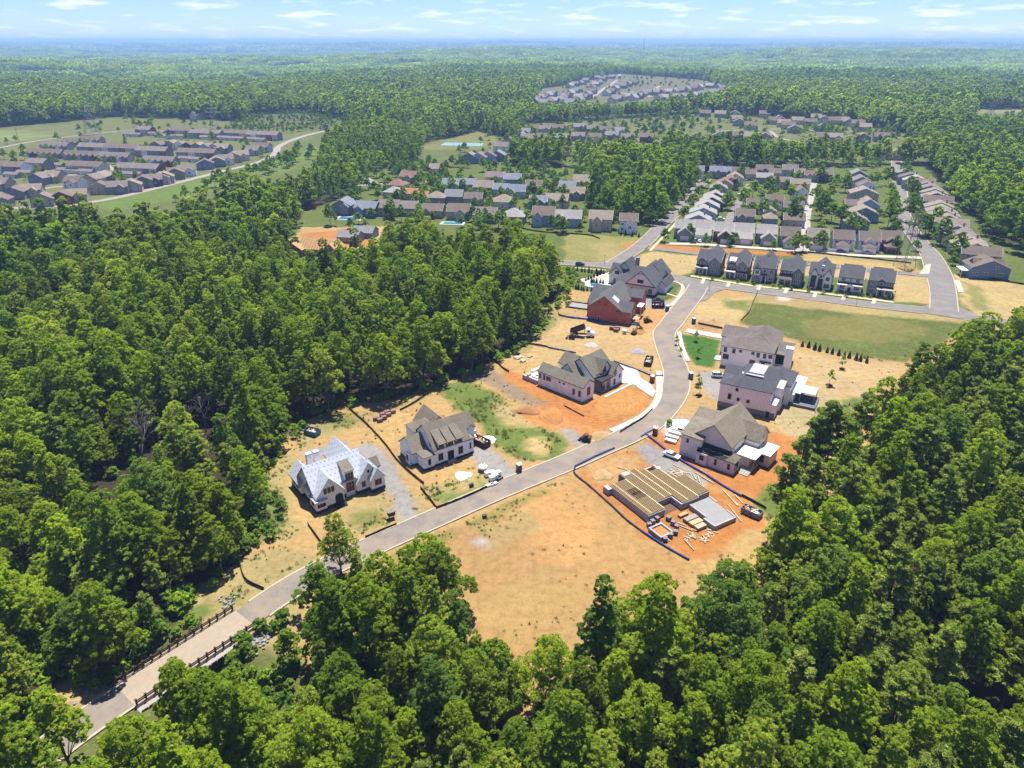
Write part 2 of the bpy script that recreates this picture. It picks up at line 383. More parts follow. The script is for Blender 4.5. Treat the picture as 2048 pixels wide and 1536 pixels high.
zone([(375,1210),(430,1200),(440,1225),(400,1240)], C_WEED, .9, 2)
zone([(445,1205),(490,1175),(480,1195),(455,1215)], C_WEED, .9, 1)
zone([(60,1400),(150,1345),(200,1330),(240,1372),(170,1425),(60,1425)], C_STRAW, .6, 2)
zone([(500,1270),(560,1215),(610,1190),(640,1230),(560,1330)], C_DRY, .6, 3)
zone([(170,1290),(220,1270),(250,1300),(330,1330),(320,1350),(220,1318)], (.30,.17,.08), .1, 1.5)
zone([(60,1500),(240,1440),(330,1380),(420,1320),(520,1285),(640,1330),(600,1500),(300,1600)], (.16,.17,.05), 1, 3)
zone([(180,1330),(330,1250),(380,1265),(240,1360)], (.15,.17,.05), 1, 2)
# weedy lots beside the drive
zone([(868,772),(935,758),(985,790),(1040,815),(1090,850),(1155,892),(1120,915),(1050,930),(1010,905),(960,850),(905,815)], C_WEED, 1, 3.5)
zone([(975,800),(1045,815),(1085,850),(1010,850)], C_STRAW, .8, 3)
zone([(1060,870),(1110,880),(1090,910),(1050,900)], C_STRAW, .8, 3)
zone([(590,870),(640,840),(700,830),(690,852),(600,900)], C_DRY, .9, 3)
zone([(640,828),(700,825),(705,850),(650,850)], C_WEED, .9, 3, keep=.7)
zone([(700,830),(860,775),(870,790),(790,820),(720,850)], (.42,.30,.13), .6, 2.5)
zone([(690,985),(800,960),(850,1030),(780,1060),(690,1060)], C_DRY, .7, 4, keep=.7)
zone([(700,1020),(765,1015),(770,1050),(700,1050)], C_WEED, .9, 2.5, keep=.7)
zone([(845,975),(1000,935),(1010,958),(880,1018)], C_DRY, .95, 2)
zone([(860,995),(960,965),(1000,955),(890,1012)], C_WEED, 1, 2, keep=.75)
# bank and red earth below the white brick house
zone([(925,745),(965,735),(1045,765),(1110,800),(1165,835),(1140,845),(1060,812),(985,775)], C_SLOPE, .35, 1.5)
zone([(1012,735),(1090,770),(1165,806),(1250,768),(1312,778),(1300,812),(1240,850),(1190,862),(1130,838),(1060,790),(1000,752)], C_ORANGE, .05, 1.8)
zone([(1195,800),(1240,770),(1300,785),(1280,815),(1210,840)], (.55,.29,.09), .25, 2, keep=.8)
zone([(1035,812),(1100,815),(1160,850),(1210,865),(1190,885),(1120,862),(1040,835)], (.57,.26,.08), .1, 2)
zone([(1120,855),(1150,862),(1185,890),(1160,900)], C_GRAVEL, .1, 1.5)
zone([(1190,868),(1250,860),(1225,880),(1190,895)], (.55,.30,.12), .5, 1.5)
# lots up the road
zone([(1000,715),(1050,690),(1180,700),(1230,720),(1200,740),(1100,730)], C_STRAW, .25, 2, keep=.7)
zone([(1050,640),(1120,600),(1140,640),(1060,700),(1020,715)], C_DRY, .9, 3, keep=.8)
zone([(1060,660),(1100,625),(1115,640),(1070,690),(1040,705)], C_WEED, .9, 2.5, keep=.6)
zone([(1130,640),(1330,650),(1315,690),(1325,740),(1230,715),(1060,690)], (.52,.365,.165), .2, 2)
zone([(1275,620),(1345,622),(1320,660),(1270,655)], (.55,.30,.11), .2, 2)
zone([(1120,590),(1190,585),(1180,625),(1120,625)], (.50,.34,.14), .5, 2)
zone([(1145,545),(1212,548),(1195,585),(1140,578)], C_LAWN, .6, 1)
zone([(1336,562),(1365,568),(1355,590),(1320,610),(1300,592),(1318,572)], C_LAWN, .6, .5)
zone([(1400,600),(1512,592),(1480,648),(1440,664),(1375,660)], C_STRAW, .3, 2)
zone([(1440,598),(1500,600),(1490,625),(1450,615)], C_WEED, .9, 3, keep=.8)
zone([(1395,640),(1440,640),(1440,665),(1380,662)], (.45,.25,.12), .3, 2, keep=.7)
zone([(1510,592),(1965,642),(1880,690),(1812,726),(1640,700),(1590,680),(1482,645)], (.135,.155,.036), .95, 2)
zone([(1600,640),(1720,625),(1850,655),(1800,690),(1640,680)], (.26,.22,.07), .9, 6, keep=.65)
zone([(1505,588),(1700,610),(1960,640),(1960,648),(1700,626),(1510,604)], C_DRY, .7, 1.5)
zone([(1583,700),(1650,712),(1740,725),(1812,730),(1765,770),(1720,815),(1640,905),(1560,880),(1545,830),(1640,790)], (.52,.38,.185), .25, 2)
zone([(1690,790),(1730,795),(1690,850),(1670,830)], C_WEED, .9, 2.5)
zone([(1560,780),(1650,790),(1690,800),(1640,880),(1580,870),(1545,835)], (.46,.37,.19), .4, 2)
# red earth round the pale brick house and the foundation
zone([(1262,905),(1308,865),(1390,838),(1545,862),(1600,880),(1650,888),(1600,965),(1545,975),(1510,1000),(1400,958)], C_ORANGE, .05, 2)
zone([(1148,938),(1228,902),(1300,905),(1405,965),(1520,1012),(1515,1060),(1390,1122),(1285,1066),(1205,1005)], C_ORANGE, .05, 2)
zone([(1165,925),(1240,905),(1290,915),(1260,960),(1190,965)], (.52,.35,.155), .15, 2, keep=.8)
zone([(1500,1000),(1545,972),(1640,960),(1660,1010),(1540,1040)], C_WEED, 1, 2.5)
# the open lot in front
zone([(1142,948),(1210,1010),(1285,1070),(1385,1125),(1330,1240),(1300,1400),(1000,1430),(780,1330),(720,1150),(760,1115),(900,1060)], (.46,.285,.11), .24, 3)
zone([(1020,985),(1130,960),(1200,1030),(1180,1130),(1080,1120)], (.55,.32,.12), .35, 5, keep=.8)
zone([(930,1190),(1060,1140),(1200,1180),(1180,1330),(1000,1270)], (.45,.30,.115), .3, 5, keep=.7)
zone([(950,1060),(1060,1010),(1075,1070),(960,1110)], C_DRY, .6, 4, keep=.6)
zone([(935,1040),(1080,975),(1100,985),(960,1055)], C_WEED, .9, 2, keep=.5)
zone([(945,1078),(975,1078),(975,1090),(945,1092)], (.5,.45,.42), .05, .8)
zone([(760,1118),(900,1060),(915,1075),(800,1130)], C_WEED, .8, 2, keep=.6)
# gravel drives
for px in ([(735,885),(760,895),(800,950),(838,1035),(808,1050),(780,985),(700,905)], [(940,898),(978,890),(1035,948),(992,962),(955,925)], [(1268,892),(1292,884),(1425,958),(1402,978),(1295,925)], [(1392,742),(1446,748),(1440,790),(1430,800),(1402,772)], [(1340,835),(1400,832),(1390,858),(1338,856)], [(1290,590),(1345,605),(1335,622),(1290,612)], [(600,905),(690,880),(700,900),(620,920)]):
    zone(px, C_GRAVEL, .05, 1.2, .8)
zone([(1320,843),(1385,842),(1375,872),(1330,872)], (.62,.56,.46), .05, 1.5)
zone([(1498,574),(1535,580),(1530,592),(1495,588)], C_GRAVEL, .05, .8)
zone([(1556,588),(1585,592),(1580,602),(1552,600)], C_CONC, .05, .6)
# lots between the streets
zone([(1130,468),(1300,475),(1270,505),(1215,525),(1130,520)], (.30,.28,.08), .9, 3)
zone([(1185,490),(1290,480),(1262,508),(1220,522),(1190,520)], C_DRY, .7, 4, keep=.6)
zone([(1245,487),(1295,478),(1290,490),(1250,500)], C_ORANGE, .2, 2, keep=.7)
zone([(1262,520),(1300,502),(1398,512),(1390,545),(1340,552),(1255,535)], C_STRAW, .6, 1.5)
zone([(1300,488),(1640,508),(1640,514),(1300,500)], C_ORANGE, .3, 1)
zone([(1605,506),(1830,530),(1848,545),(1790,545),(1600,520)], (.5,.36,.13), .5, 1.5)
zone([(1610,503),(1830,522),(1835,532),(1620,512)], C_DRY, .8, 1)
zone([(1786,548),(1862,552),(1872,608),(1780,602)], C_STRAW, .7, 1.5)
zone([(1905,545),(2060,562),(2150,640),(1965,636),(1918,605)], C_STRAW, .8, 3)
zone([(1905,545),(1960,535),(2100,545),(2100,572),(1960,560)], C_LAWN, .7, 2)
zone([(1920,560),(1960,575),(1980,620),(1940,615)], C_WEED, .9, 3, keep=.6)
zone([(1385,538),(1790,588),(1790,607),(1380,557)], C_LAWN, .7, .6)
zone([(1362,668),(1400,672),(1442,680),(1428,736),(1390,730),(1372,700)], C_BRIGHT, .5, .7, .6)
zone([(1352,672),(1360,672),(1372,705),(1376,725),(1366,722),(1356,700)], C_LAWN, .7, .5)
# earth between the houses of the new row
zone([(1395,512),(1440,512),(1790,545),(1785,560),(1395,540)], (.52,.38,.17), .3, 1.5)
gv = np.stack([X, Y, terr(X, Y)], 1)
gi = np.arange(nx*ny).reshape(nx, ny)
gf = np.stack([gi[:-1,:-1].ravel(), gi[1:,:-1].ravel(), gi[1:,1:].ravel(), gi[:-1,1:].ravel()], 1)
# hummocks on the open lots
near = (np.abs(X) < 280) & (Y > 50) & (Y < 460)
gv[near, 2] += (fbm(X[near]/2.4, Y[near]/2.4, 2)-.62)*.22-.06
m, t, b = newmat('ground')
at = N(t, 'ShaderNodeAttribute', attribute_name='soil')
f1 = noisefac(t, .045, 5); f2 = noisefac(t, .55, 6, rough=.7); f3 = noisefac(t, 3.2, 4, rough=.7)
c1 = mixc(t, 1., at.outputs['Color'], ramp(t, f1, [(.3, (.86,.86,.88)), (.7, (1.12,1.1,1.06))]), 'MULTIPLY')
c1 = mixc(t, 1., c1, ramp(t, f2, [(.28, (.70,.69,.68)), (.5, (1,1,1)), (.75, (1.20,1.2,1.2))]), 'MULTIPLY')
c1 = mixc(t, 1., c1, ramp(t, f3, [(.3, .82), (.7, 1.14)]), 'MULTIPLY')
gm = mathn(t, 'MULTIPLY', mathn(t, 'SUBTRACT', mathn(t, 'ADD', mathn(t, 'MULTIPLY', noisefac(t, .9, 6, rough=.75), 1.0), mathn(t, 'MULTIPLY', noisefac(t, .16, 3), .55)), mathn(t, 'SUBTRACT', 1.03, mathn(t, 'MULTIPLY', at.outputs['Alpha'], .24))), 9., clamp=True)
c1 = mixc(t, mathn(t, 'MULTIPLY', gm, .85), c1, ramp(t, noisefac(t, 1.7, 3), [(.3, (.066,.096,.020)), (.7, (.115,.155,.04))]))
tcg = N(t, 'ShaderNodeTexCoord'); mpg = N(t, 'ShaderNodeMapping'); cr_ = P(1195, 812); mpg.inputs['Location'].default_value = (-cr_[0], -cr_[1], 0); t.links.new(tcg.outputs['Object'], mpg.inputs[0])
wv = N(t, 'ShaderNodeTexWave', wave_type='RINGS', rings_direction='Z'); wv.inputs['Scale'].default_value = .24; wv.inputs['Distortion'].default_value = 14.; wv.inputs['Detail'].default_value = 3; wv.inputs['Detail Scale'].default_value = .35; t.links.new(mpg.outputs[0], wv.inputs['Vector'])
ra_ = N(t, 'ShaderNodeAttribute', attribute_name='rut')
c1 = mixc(t, mathn(t, 'MULTIPLY', ra_.outputs['Fac'], .45), c1, mixc(t, 1., c1, ramp(t, wv.outputs['Fac'], [(.3, (.90,.86,.82)), (.75, (1.06,1.10,1.16))]), 'MULTIPLY'))
t.links.new(c1, b.inputs['Base Color']); b.inputs['Roughness'].default_value = .95; b.inputs['Specular IOR Level'].default_value = .1
bn = N(t, 'ShaderNodeBump'); bn.inputs['Strength'].default_value = .55; bn.inputs['Distance'].default_value = .25; t.links.new(f2, bn.inputs['Height']); t.links.new(bn.outputs[0], b.inputs['Normal'])
gme = npmesh('ground', gv, gf, m, True)
ca = gme.color_attributes.new('soil', 'FLOAT_COLOR', 'POINT'); col[:, :3] *= .51; ca.data.foreach_set('color', col.astype(np.float32).ravel())
rut = np.zeros(len(X)); rp = PL([(1175,806),(1250,772),(1310,782),(1298,815),(1240,850),(1185,862),(1140,838)]); rut[inpoly(X+W1[0], Y+W1[1], rp)] = 1.
ra = gme.attributes.new('rut', 'FLOAT', 'POINT'); ra.data.foreach_set('value', rut.astype(np.float32))
ground = struct('ground', gme)
def soil_at(x, y):
    i = np.clip(np.searchsorted(gx, x), 0, nx-1); j = np.clip(np.searchsorted(gy, y), 0, ny-1); return col[gi[i, j]]

# ---------------------------------------------------------------- roads, walks and drives
def asphalt(name, col, dust, amt):
    m, t, b = newmat(name)
    c1 = ramp(t, noisefac(t, 1.4, 6, rough=.7), [(.25, tuple(c*.86 for c in col)), (.75, tuple(c*1.12 for c in col))])
    c1 = mixc(t, 1., c1, ramp(t, noisefac(t, .22, 3), [(.35, .88), (.65, 1.08)]), 'MULTIPLY')
    k = mathn(t, 'MULTIPLY', ramp(t, noisefac(t, .11, 6, rough=.65), [(.42, 0), (.68, 1)]), amt)
    c1 = mixc(t, k, c1, dust)
    v = N(t, 'ShaderNodeTexVoronoi', feature='DISTANCE_TO_EDGE'); v.inputs['Scale'].default_value = .16; tc_ = N(t, 'ShaderNodeTexCoord'); t.links.new(tc_.outputs['Object'], v.inputs['Vector'])
    c1 = mixc(t, mathn(t, 'MULTIPLY', mathn(t, 'LESS_THAN', v.outputs['Distance'], .006), .18), c1, (.05,.05,.05))
    t.links.new(c1, b.inputs['Base Color']); b.inputs['Roughness'].default_value = .9; b.inputs['Specular IOR Level'].default_value = .2
    MATS[name] = m; return m
ASPH = asphalt('worn asphalt', (.158,.137,.115), (.215,.165,.111), .75)
ASPH2 = asphalt('grey asphalt', (.135,.125,.116), (.18,.157,.127), .45)
CONC = M('concrete', (.60,.53,.42), .85, .10, 1.5, bump=.1)
CONCW = M('new concrete', (.60,.57,.51), .8, .06, 1.2)
KERB = M('kerb concrete', (.55,.47,.35), .85, .12, 1.3)
def catmull(pts, step):
    pts = [np.array(p, float) for p in pts]; out = []
    e = [2*pts[0]-pts[1]]+pts+[2*pts[-1]-pts[-2]]
    for i in range(1, len(e)-2):
        p0, p1, p2, p3 = e[i-1:i+3]; n = max(1, int(np.linalg.norm((p2-p1)[:2])/step))
        for k in range(n):
            s = k/n; out.append(.5*((2*p1)+(-p0+p2)*s+(2*p0-5*p1+4*p2-p3)*s*s+(-p0+3*p1-3*p2+p3)*s**3))
    out.append(pts[-1]); return np.array(out)
ROADS = []
def offs(pl, d):
    t_ = np.gradient(pl[:, :2], axis=0); t_ /= np.linalg.norm(t_, axis=1)[:, None]+1e-9
    return pl[:, :2]+np.stack([-t_[:, 1], t_[:, 0]], 1)*np.asarray(d).reshape(-1, 1)
def ribbon(A, B, z, zfun=None):
    n = len(A); v = [(*A[i], z+(zfun(*A[i]) if zfun else 0)) for i in range(n)]+[(*B[i], z+(zfun(*B[i]) if zfun else 0)) for i in range(n)]
    return v, [(i, i+n, i+n+1, i+1) for i in range(n-1)]
def road(name, px, widths, mat, z, kerb=True, step=2.5, far=False):
    base = [(*P(*p[:2]), wd) for p, wd in zip(px, widths)]
    pl = catmull(base, step); hw = pl[:, 2]/2
    zf = T if far else None
    v, f = ribbon(offs(pl, hw), offs(pl, -hw), z, zf)
    mb = MB().add(v, f); o = struct(name, mb.mesh(name, mat)); ROADS.append((o, pl, kerb)); return o
road('road', [(60,1530),(150,1462),(225,1410),(400,1295),(490,1237),(574,1180),(660,1132),(755,1088),(872,1036),(1000,980),(1130,927),(1200,896),(1257,871),(1300,846),(1332,812),(1350,780),(1353,748),(1345,722),(1336,700),(1328,668),(1342,648),(1365,617),(1386,590),(1398,570)],
     [6.2]*3+[6.2,6.2,6.2,6.2,6.2,6.3,6.5,6.8,7,7.2,7.6,8,8.2,8.2,8,7.8,7.8,8,8.2,8.2,8], ASPH, .10)
road('road', [(1090,524),(1165,528),(1215,532),(1290,543),(1345,554),(1397,565),(1506,580),(1604,592),(1726,608),(1848,621),(1960,638),(2080,655)], [7,7,7.4,7.4,7.4,7.4,7.4,7.4,7.6,8,8,8], ASPH2, .106)
road('road', [(1222,530),(1260,507),(1292,483),(1325,449),(1352,424),(1392,379),(1424,345),(1440,325)], [7.6,7.6,8,8,8,7.5,7.5,7.5], ASPH2, .112)
road('road', [(1888,632),(1886,585),(1877,547),(1862,512),(1846,492),(1820,458),(1806,430),(1803,410),(1801,385),(1795,345),(1792,320)], [10,10,11,9.5,9,8.5,8.5,8.5,8.5,8,8], ASPH2, .118)
road('alley', [(1296,496),(1350,502),(1400,508),(1640,531),(1790,545),(1868,553)], [5,5,5,5,5,5], ASPH2, .112, kerb=False)
road('alley', [(1330,487),(1420,490),(1600,502),(1720,511),(1850,516)], [4.5]*5, CONC, .10, kerb=False)
road('alley', [(1452,486),(1458,440),(1476,408),(1500,368)], [5,5,5,5], ASPH2, .116, kerb=False)
road('alley', [(1606,500),(1610,460),(1611,435),(1618,400),(1626,366)], [6,6,6,6,6], M('pale alley paving', (.45,.41,.36), .9, .1, 1.), .116, kerb=False)
road('road', [(-120,430),(0,418),(120,412),(225,397),(330,372),(443,343),(516,325),(549,308),(557,294),(582,281),(616,270),(650,262)], [7]*12, M('pale far paving', (.36,.325,.285), .9, .1, .5), .1, far=True, kerb=False)
for px in ([(20,392),(110,374),(180,372),(260,368)], [(0,340),(60,352),(150,350),(220,345)], [(210,328),(250,350),(360,342),(440,340)], [(300,268),(420,276),(540,283)], [(-20,300),(60,284),(150,272),(250,262),(330,262)], [(1020,300),(1040,282),(1180,270),(1300,268)], [(1540,262),(1560,276),(1600,284)], [(1430,262),(1560,258),(1640,262),(1730,262)],
           [(1180,200),(1205,184),(1232,164),(1240,152)], [(1296,196),(1320,176)], [(1090,196),(1120,192)], [(900,322),(980,322),(1030,306)], [(540,225),(600,216)], [(700,372),(800,366),(900,362),(1000,372),(1120,372),(1200,345)], [(690,343),(720,350),(760,372)]):
    road('lane', px, [5 if px[0][1] > 220 else 8]*len(px), MATS['pale far paving'], .11, False, 6, True)
# kerbs, broken where another road joins
for i, (o, pl, kb) in enumerate(ROADS):
    if not kb: continue
    for sgn in (1, -1):
        a = offs(pl, sgn*pl[:, 2]/2); b_ = offs(pl, sgn*(pl[:, 2]/2+.42))
        mid = (a+b_)/2; ok = np.ones(len(mid), bool)
        for j, (o2, pl2, k2) in enumerate(ROADS):
            if j == i: continue
            for k in range(len(pl2)-1):
                d = seg_dist(mid[:, 0], mid[:, 1], [tuple(pl2[k][:2]), tuple(pl2[k+1][:2])]); ok &= d > pl2[k][2]/2+.25
        if i == 0: ok &= ~inpoly(mid[:, 0], mid[:, 1], PL([(210,1330),(470,1195),(540,1245),(300,1420)]))
        run = []
        for k in range(len(mid)+1):
            if k < len(mid) and ok[k]: run.append(k)
            else:
                if len(run) > 1:
                    v, f = ribbon(a[run], b_[run], .02); v2, f2_ = ribbon(a[run], b_[run], .17)
                    n = len(v); nn = len(run)
                    fs = [tuple(x+n for x in q) for q in f2_]
                    fs += [(q, q+1, q+1+n, q+n) for q in range(nn-1)]+[(q+nn, q+nn+n, q+nn+1+n, q+nn+1) for q in range(nn-1)]
                    MB().add(v+v2, fs).build('kerb', KERB, o)
                run = []
def pad(name, px, z, mat, th=.12, parent=None):
    pp = PL(px); o = MB().prism(pp, z-th, z).build(name, mat, parent)
    return o if parent else tag(o, kind='structure')
pad('road_junction', [(1330,553),(1352,556),(1372,575),(1378,602),(1396,604),(1413,600),(1430,585),(1452,577),(1440,569),(1395,560)], .124, ASPH2)
pad('road_junction', [(1188,527),(1236,518),(1258,505),(1270,508),(1262,522),(1262,536),(1232,535),(1190,531)], .128, ASPH2)
pad('road_junction', [(1840,617),(1862,606),(1868,590),(1905,590),(1915,612),(1960,633),(1940,640),(1880,628)], .132, ASPH2)
# walks built slab by slab
def walk(px, width, step, mat, z=.14, name='sidewalk', far=False):
    pl = catmull([(*P(*p), width) for p in px], step); root = tag(ob(name, None), kind='structure')
    a, b_ = offs(pl, pl[:, 2]/2), offs(pl, -pl[:, 2]/2)
    for k in range(len(pl)-1):
        g = .012
        q = [a[k]*(1-g)+a[k+1]*g, b_[k]*(1-g)+b_[k+1]*g, b_[k]*g+b_[k+1]*(1-g), a[k]*g+a[k+1]*(1-g)]
        MB().prism([tuple(p) for p in q], .02, z+rnd.uniform(-.006,.006)).build('slab', mat, root)
    return root
walk([(1318,742),(1319,775),(1316,795),(1304,815),(1280,835),(1250,850),(1222,862)], 2.0, 1.9, CONCW)
walk([(1381,552),(1500,571),(1604,582),(1726,597),(1788,605)], 2.3, 2.4, M('yellow walk concrete', (.63,.54,.31), .85, .1, 1.), .16)  # walk concrete in its own yellowish tone
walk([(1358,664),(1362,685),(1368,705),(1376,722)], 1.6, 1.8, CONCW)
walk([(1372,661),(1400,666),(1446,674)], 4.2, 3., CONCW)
walk([(1300,502),(1330,470),(1352,446)], 1.6, 3, M('yellow walk concrete'), .16)
walk([(1150,536),(1212,541)], 1.4, 2.4, M('yellow walk concrete'), .16)
walk([(1330,560),(1352,564),(1366,574),(1356,596),(1340,612)], 1.5, 1.9, CONC)
walk([(1326,585),(1345,591),(1354,594)], 1.3, 1.6, CONC)
walk([(1913,560),(1918,572),(1922,585)], 2.2, 2.5, CONC)
pad('driveway', [(1238,728),(1256,735),(1275,740),(1281,756),(1303,770),(1312,783),(1305,795),(1265,768),(1240,766)], .10, CONCW)
pad('driveway', [(1155,560),(1190,552),(1222,544),(1222,566),(1205,572),(1175,567)], .10, CONC)
pad('driveway', [(1838,548),(1852,530),(1862,528),(1858,548)], .14, CONC)
wk = thing('stepping_stone_path', 'row of white concrete stepping slabs leading to white brick house porch', 'path')
for k in range(9):
    p = np.array(P(1212,793))*(1-k/8)+np.array(P(1262,768))*k/8
    MB().obox((p[0],p[1],.06), (1.5,1.0 if k < 8 else 1.4,.12), (0,0,R(40))).build('slab', CONCW, wk)
for k, (u, v) in enumerate([(1408,558),(1459,564),(1520,571),(1574,577),(1632,585),(1690,590),(1750,598)]):
    a = np.array(P(u, v)); b_ = np.array(P(u-4, v+9)); dd = (b_-a)/np.linalg.norm(b_-a)
    tag(MB().obox((*(a+b_)/2, .09), (np.linalg.norm(b_-a)+1, 1.5, .14), (0,0,math.atan2(dd[1],dd[0]))).build('front_walk', CONC), kind='structure')

# ---------------------------------------------------------------- trees
BARK = M('bark', (.16,.13,.10), .95, .3, 2.)
BARKP = M('pine bark', (.15,.10,.075), .95, .3, 2.)
DEADW = M('dead wood', (.36,.31,.27), .9, .2, 3.)
LEAF = leafmat('broad leaves', [(.138,.190,.022),(.262,.330,.020),(.170,.245,.022),(.325,.390,.026),(.202,.272,.020),(.355,.390,.050),(.138,.212,.036),(.280,.350,.024)], .58, 0)
NEEDLE = leafmat('pine needles', [(.175,.235,.034),(.225,.275,.038),(.155,.215,.036),(.250,.285,.046)], .25, 0)
LEAFY = leafmat('young leaves', [(.18,.28,.020),(.25,.35,.026),(.14,.23,.024),(.11,.19,.022)], .42, 0)
def quads(c, n, a, b):
    """leaf blades: centres c, normals n, half-lengths a and half-widths b"""
    r = np.cross(n, RS.normal(size=c.shape)); r /= np.linalg.norm(r, axis=1)[:, None]+1e-9
    s = np.cross(n, r); a = np.asarray(a).reshape(-1, 1); b = np.asarray(b).reshape(-1, 1)
    v = np.stack([c-r*a, c+s*b+n*b*.25, c+r*a, c-s*b+n*b*.25], 1).reshape(-1, 3)
    return v, np.arange(len(v)).reshape(-1, 4)
RS = np.random.RandomState(11)
def unit(v): return v/(np.linalg.norm(v, axis=1)[:, None]+1e-9)
def crown(name, H, Rr, base, nleaf, size, mat, nl=9, tall=1., lump=.42, seed=0, open_=.12, nspray=46, up=.35, conic=True):
    """billowing crown: lobes carried by the limbs, leaves in sprays over each lobe"""
    global RS
    RS = np.random.RandomState(seed)
    zc = (base+H)/2; hz = (H-base)/2; lobes = []
    for i in range(nl):
        f = i/max(1, nl-1); z = base+hz*.35+(2*hz*.80-hz*.35)*f
        rr = Rr*.66*math.sqrt(max(0.05, 1-((z-zc+hz*.15)/(hz*1.12))**2)) if not conic else Rr*.74*max(.05, 1-.92*f)**.6; an = i*2.4+RS.rand()*.8
        lobes.append((rr*math.cos(an), rr*math.sin(an), z, Rr*(.34+.18*RS.rand())*((1.12-.38*f) if conic else (.74 if f > .85 else 1))))
    lobes.append((0, 0, H-Rr*.36, Rr*.36) if conic else (0, 0, H-Rr*.42, Rr*.44)); L = np.array(lobes)
    nlob = len(L); ns = nspray; k = np.repeat(np.arange(nlob), ns)
    d = unit(RS.normal(size=(len(k), 3))); d[:, 2] = np.where(d[:, 2] < -.30, -d[:, 2], d[:, 2]); d = unit(d+np.array([0, 0, .12]))
    sq = np.array([1, 1, .9*tall])
    c = L[k, :3]+d*sq*(L[k, 3]*(1+lump*(RS.rand(len(k))-.62)))[:, None]; keep = RS.rand(len(k)) > open_
    for j in range(nlob): keep &= ~((np.linalg.norm((c-L[j, :3])/sq, axis=1) < L[j, 3]*.70) & (k != j))
    c, d, k = c[keep], d[keep], k[keep]; sr = L[k, 3]*RS.uniform(.20, .36, len(k))*(30/ns)**.5
    pr = sr**2; i = RS.choice(len(c), size=nleaf, p=pr/pr.sum())
    e = unit(RS.normal(size=(nleaf, 3))); flip = (e*d[i]).sum(1) < -.25; e[flip] *= -1; e[:, 2] = np.where(e[:, 2] < -.5, -e[:, 2], e[:, 2])
    p = c[i]+e*np.array([1, 1, .72])*(sr[i]*RS.uniform(.55, 1.1, nleaf))[:, None]
    n = unit(e*.8+d[i]*.3+np.array([0, 0, up])+RS.normal(size=p.shape)*.5)
    s = size*RS.uniform(.7, 1.35, nleaf)
    v, f = quads(p, n, s, s*RS.uniform(.5, .8, nleaf))
    me = npmesh(name, v, f, mat)
    tint = np.clip(.5+(RS.rand(len(c))[i]-.5)*.5+RS.normal(size=nleaf)*.16, 0, 1)
    a = me.attributes.new('tint', 'FLOAT', 'POINT'); a.data.foreach_set('value', np.repeat(tint, 4).astype(np.float32))
    return me, L
def trunkmesh(name, H, r, L, mat, limbs=True, n=7):
    mb = MB(); top = H*.82; p = Vector((0, 0, -.4)); rr = r*1.25; k = 5
    pts = [Vector((RS.normal()*.12*i, RS.normal()*.12*i, -.4+(top+.4)*i/k)) for i in range(k+1)]; pts[0] = p
    for i in range(k): mb.tube(pts[i], pts[i+1], r*(1.25 if i == 0 else 1-.85*i/k), r*(1-.85*(i+1)/k), n, cap=(i == k-1))
    if limbs:
        for l in L[:10]:
            e = Vector(l[:3]); s = pts[max(1, min(k-1, int(k*(e.z/H-.22))))]
            m_ = s.lerp(e, .55)+Vector((0, 0, .3)); mb.tube(s, m_, r*.38, r*.24, 5, False); mb.tube(m_, e, r*.24, r*.07, 5)
    return mb.mesh(name, mat, True)
def pine(name, H, Rr, base, nleaf, size, mat, seed):
    global RS
    RS = np.random.RandomState(seed); cl = []
    nw = 11
    for i in range(nw):
        f = i/(nw-1); z = base+(H-base)*f*.97; reach = Rr*(1-.72*f**1.3)*(.75+.5*RS.rand())*(.7 if i == 0 else 1)
        for j in range(4 if f < .8 else 3):
            a = RS.rand()*6.28; 
            for q in (.55, 1.0):
                cl.append((reach*q*math.cos(a), reach*q*math.sin(a), z+reach*q*.22+RS.normal()*.2, (.75 if q > .9 else .6)*(1.25-.45*f)))
    cl.append((0, 0, H-.3, .7)); L = np.array(cl)
    k = RS.randint(0, len(L), nleaf); d = unit(RS.normal(size=(nleaf, 3))); d[:, 2] = np.abs(d[:, 2])*.9-.25
    p = L[k, :3]+d*(L[k, 3]*RS.uniform(.45, 1.08, nleaf))[:, None]*np.array([1.15, 1.15, .75])
    n = unit(d+np.array([0, 0, .5])+RS.normal(size=p.shape)*.6); s = size*RS.uniform(.7, 1.4, nleaf)
    v, f = quads(p, n, s, s*.34); me = npmesh(name, v, f, mat)
    tint = np.clip(.5+(RS.rand(len(L))[k]-.5)*.6+RS.normal(size=nleaf)*.15, 0, 1)
    a = me.attributes.new('tint', 'FLOAT', 'POINT'); a.data.foreach_set('value', np.repeat(tint, 4).astype(np.float32))
    mb = MB(); mb.tube((0,0,-.4), (.1,0,H*.5), .27, .19, 7, False); mb.tube((.1,0,H*.5), (0,0,H*.97), .19, .04, 6)
    for l in L[1::2]:
        z0 = max(base*.95, l[2]-math.hypot(l[0], l[1])*.25); mb.tube((0,0,z0), tuple(l[:3]), .06, .025, 4, False)
    return me, mb.mesh(name+' trunk', BARKP, True)
def cone(name, H, Rr, nleaf, size, mat, seed):
    global RS
    RS = np.random.RandomState(seed)
    u = 1-np.sqrt(RS.rand(nleaf)); a = RS.rand(nleaf)*6.283; r = Rr*(1-u)**.8*RS.uniform(.75, 1.08, nleaf)
    p = np.stack([r*np.cos(a), r*np.sin(a), .1+u*H], 1); n = unit(np.stack([np.cos(a), np.sin(a), np.full(nleaf, .6)], 1)+RS.normal(size=p.shape)*.5)
    s = size*RS.uniform(.7, 1.3, nleaf); v, f = quads(p, n, s, s*.6); me = npmesh(name, v, f, mat)
    at_ = me.attributes.new('tint', 'FLOAT', 'POINT'); at_.data.foreach_set('value', np.repeat(RS.rand(nleaf), 4).astype(np.float32)); return me
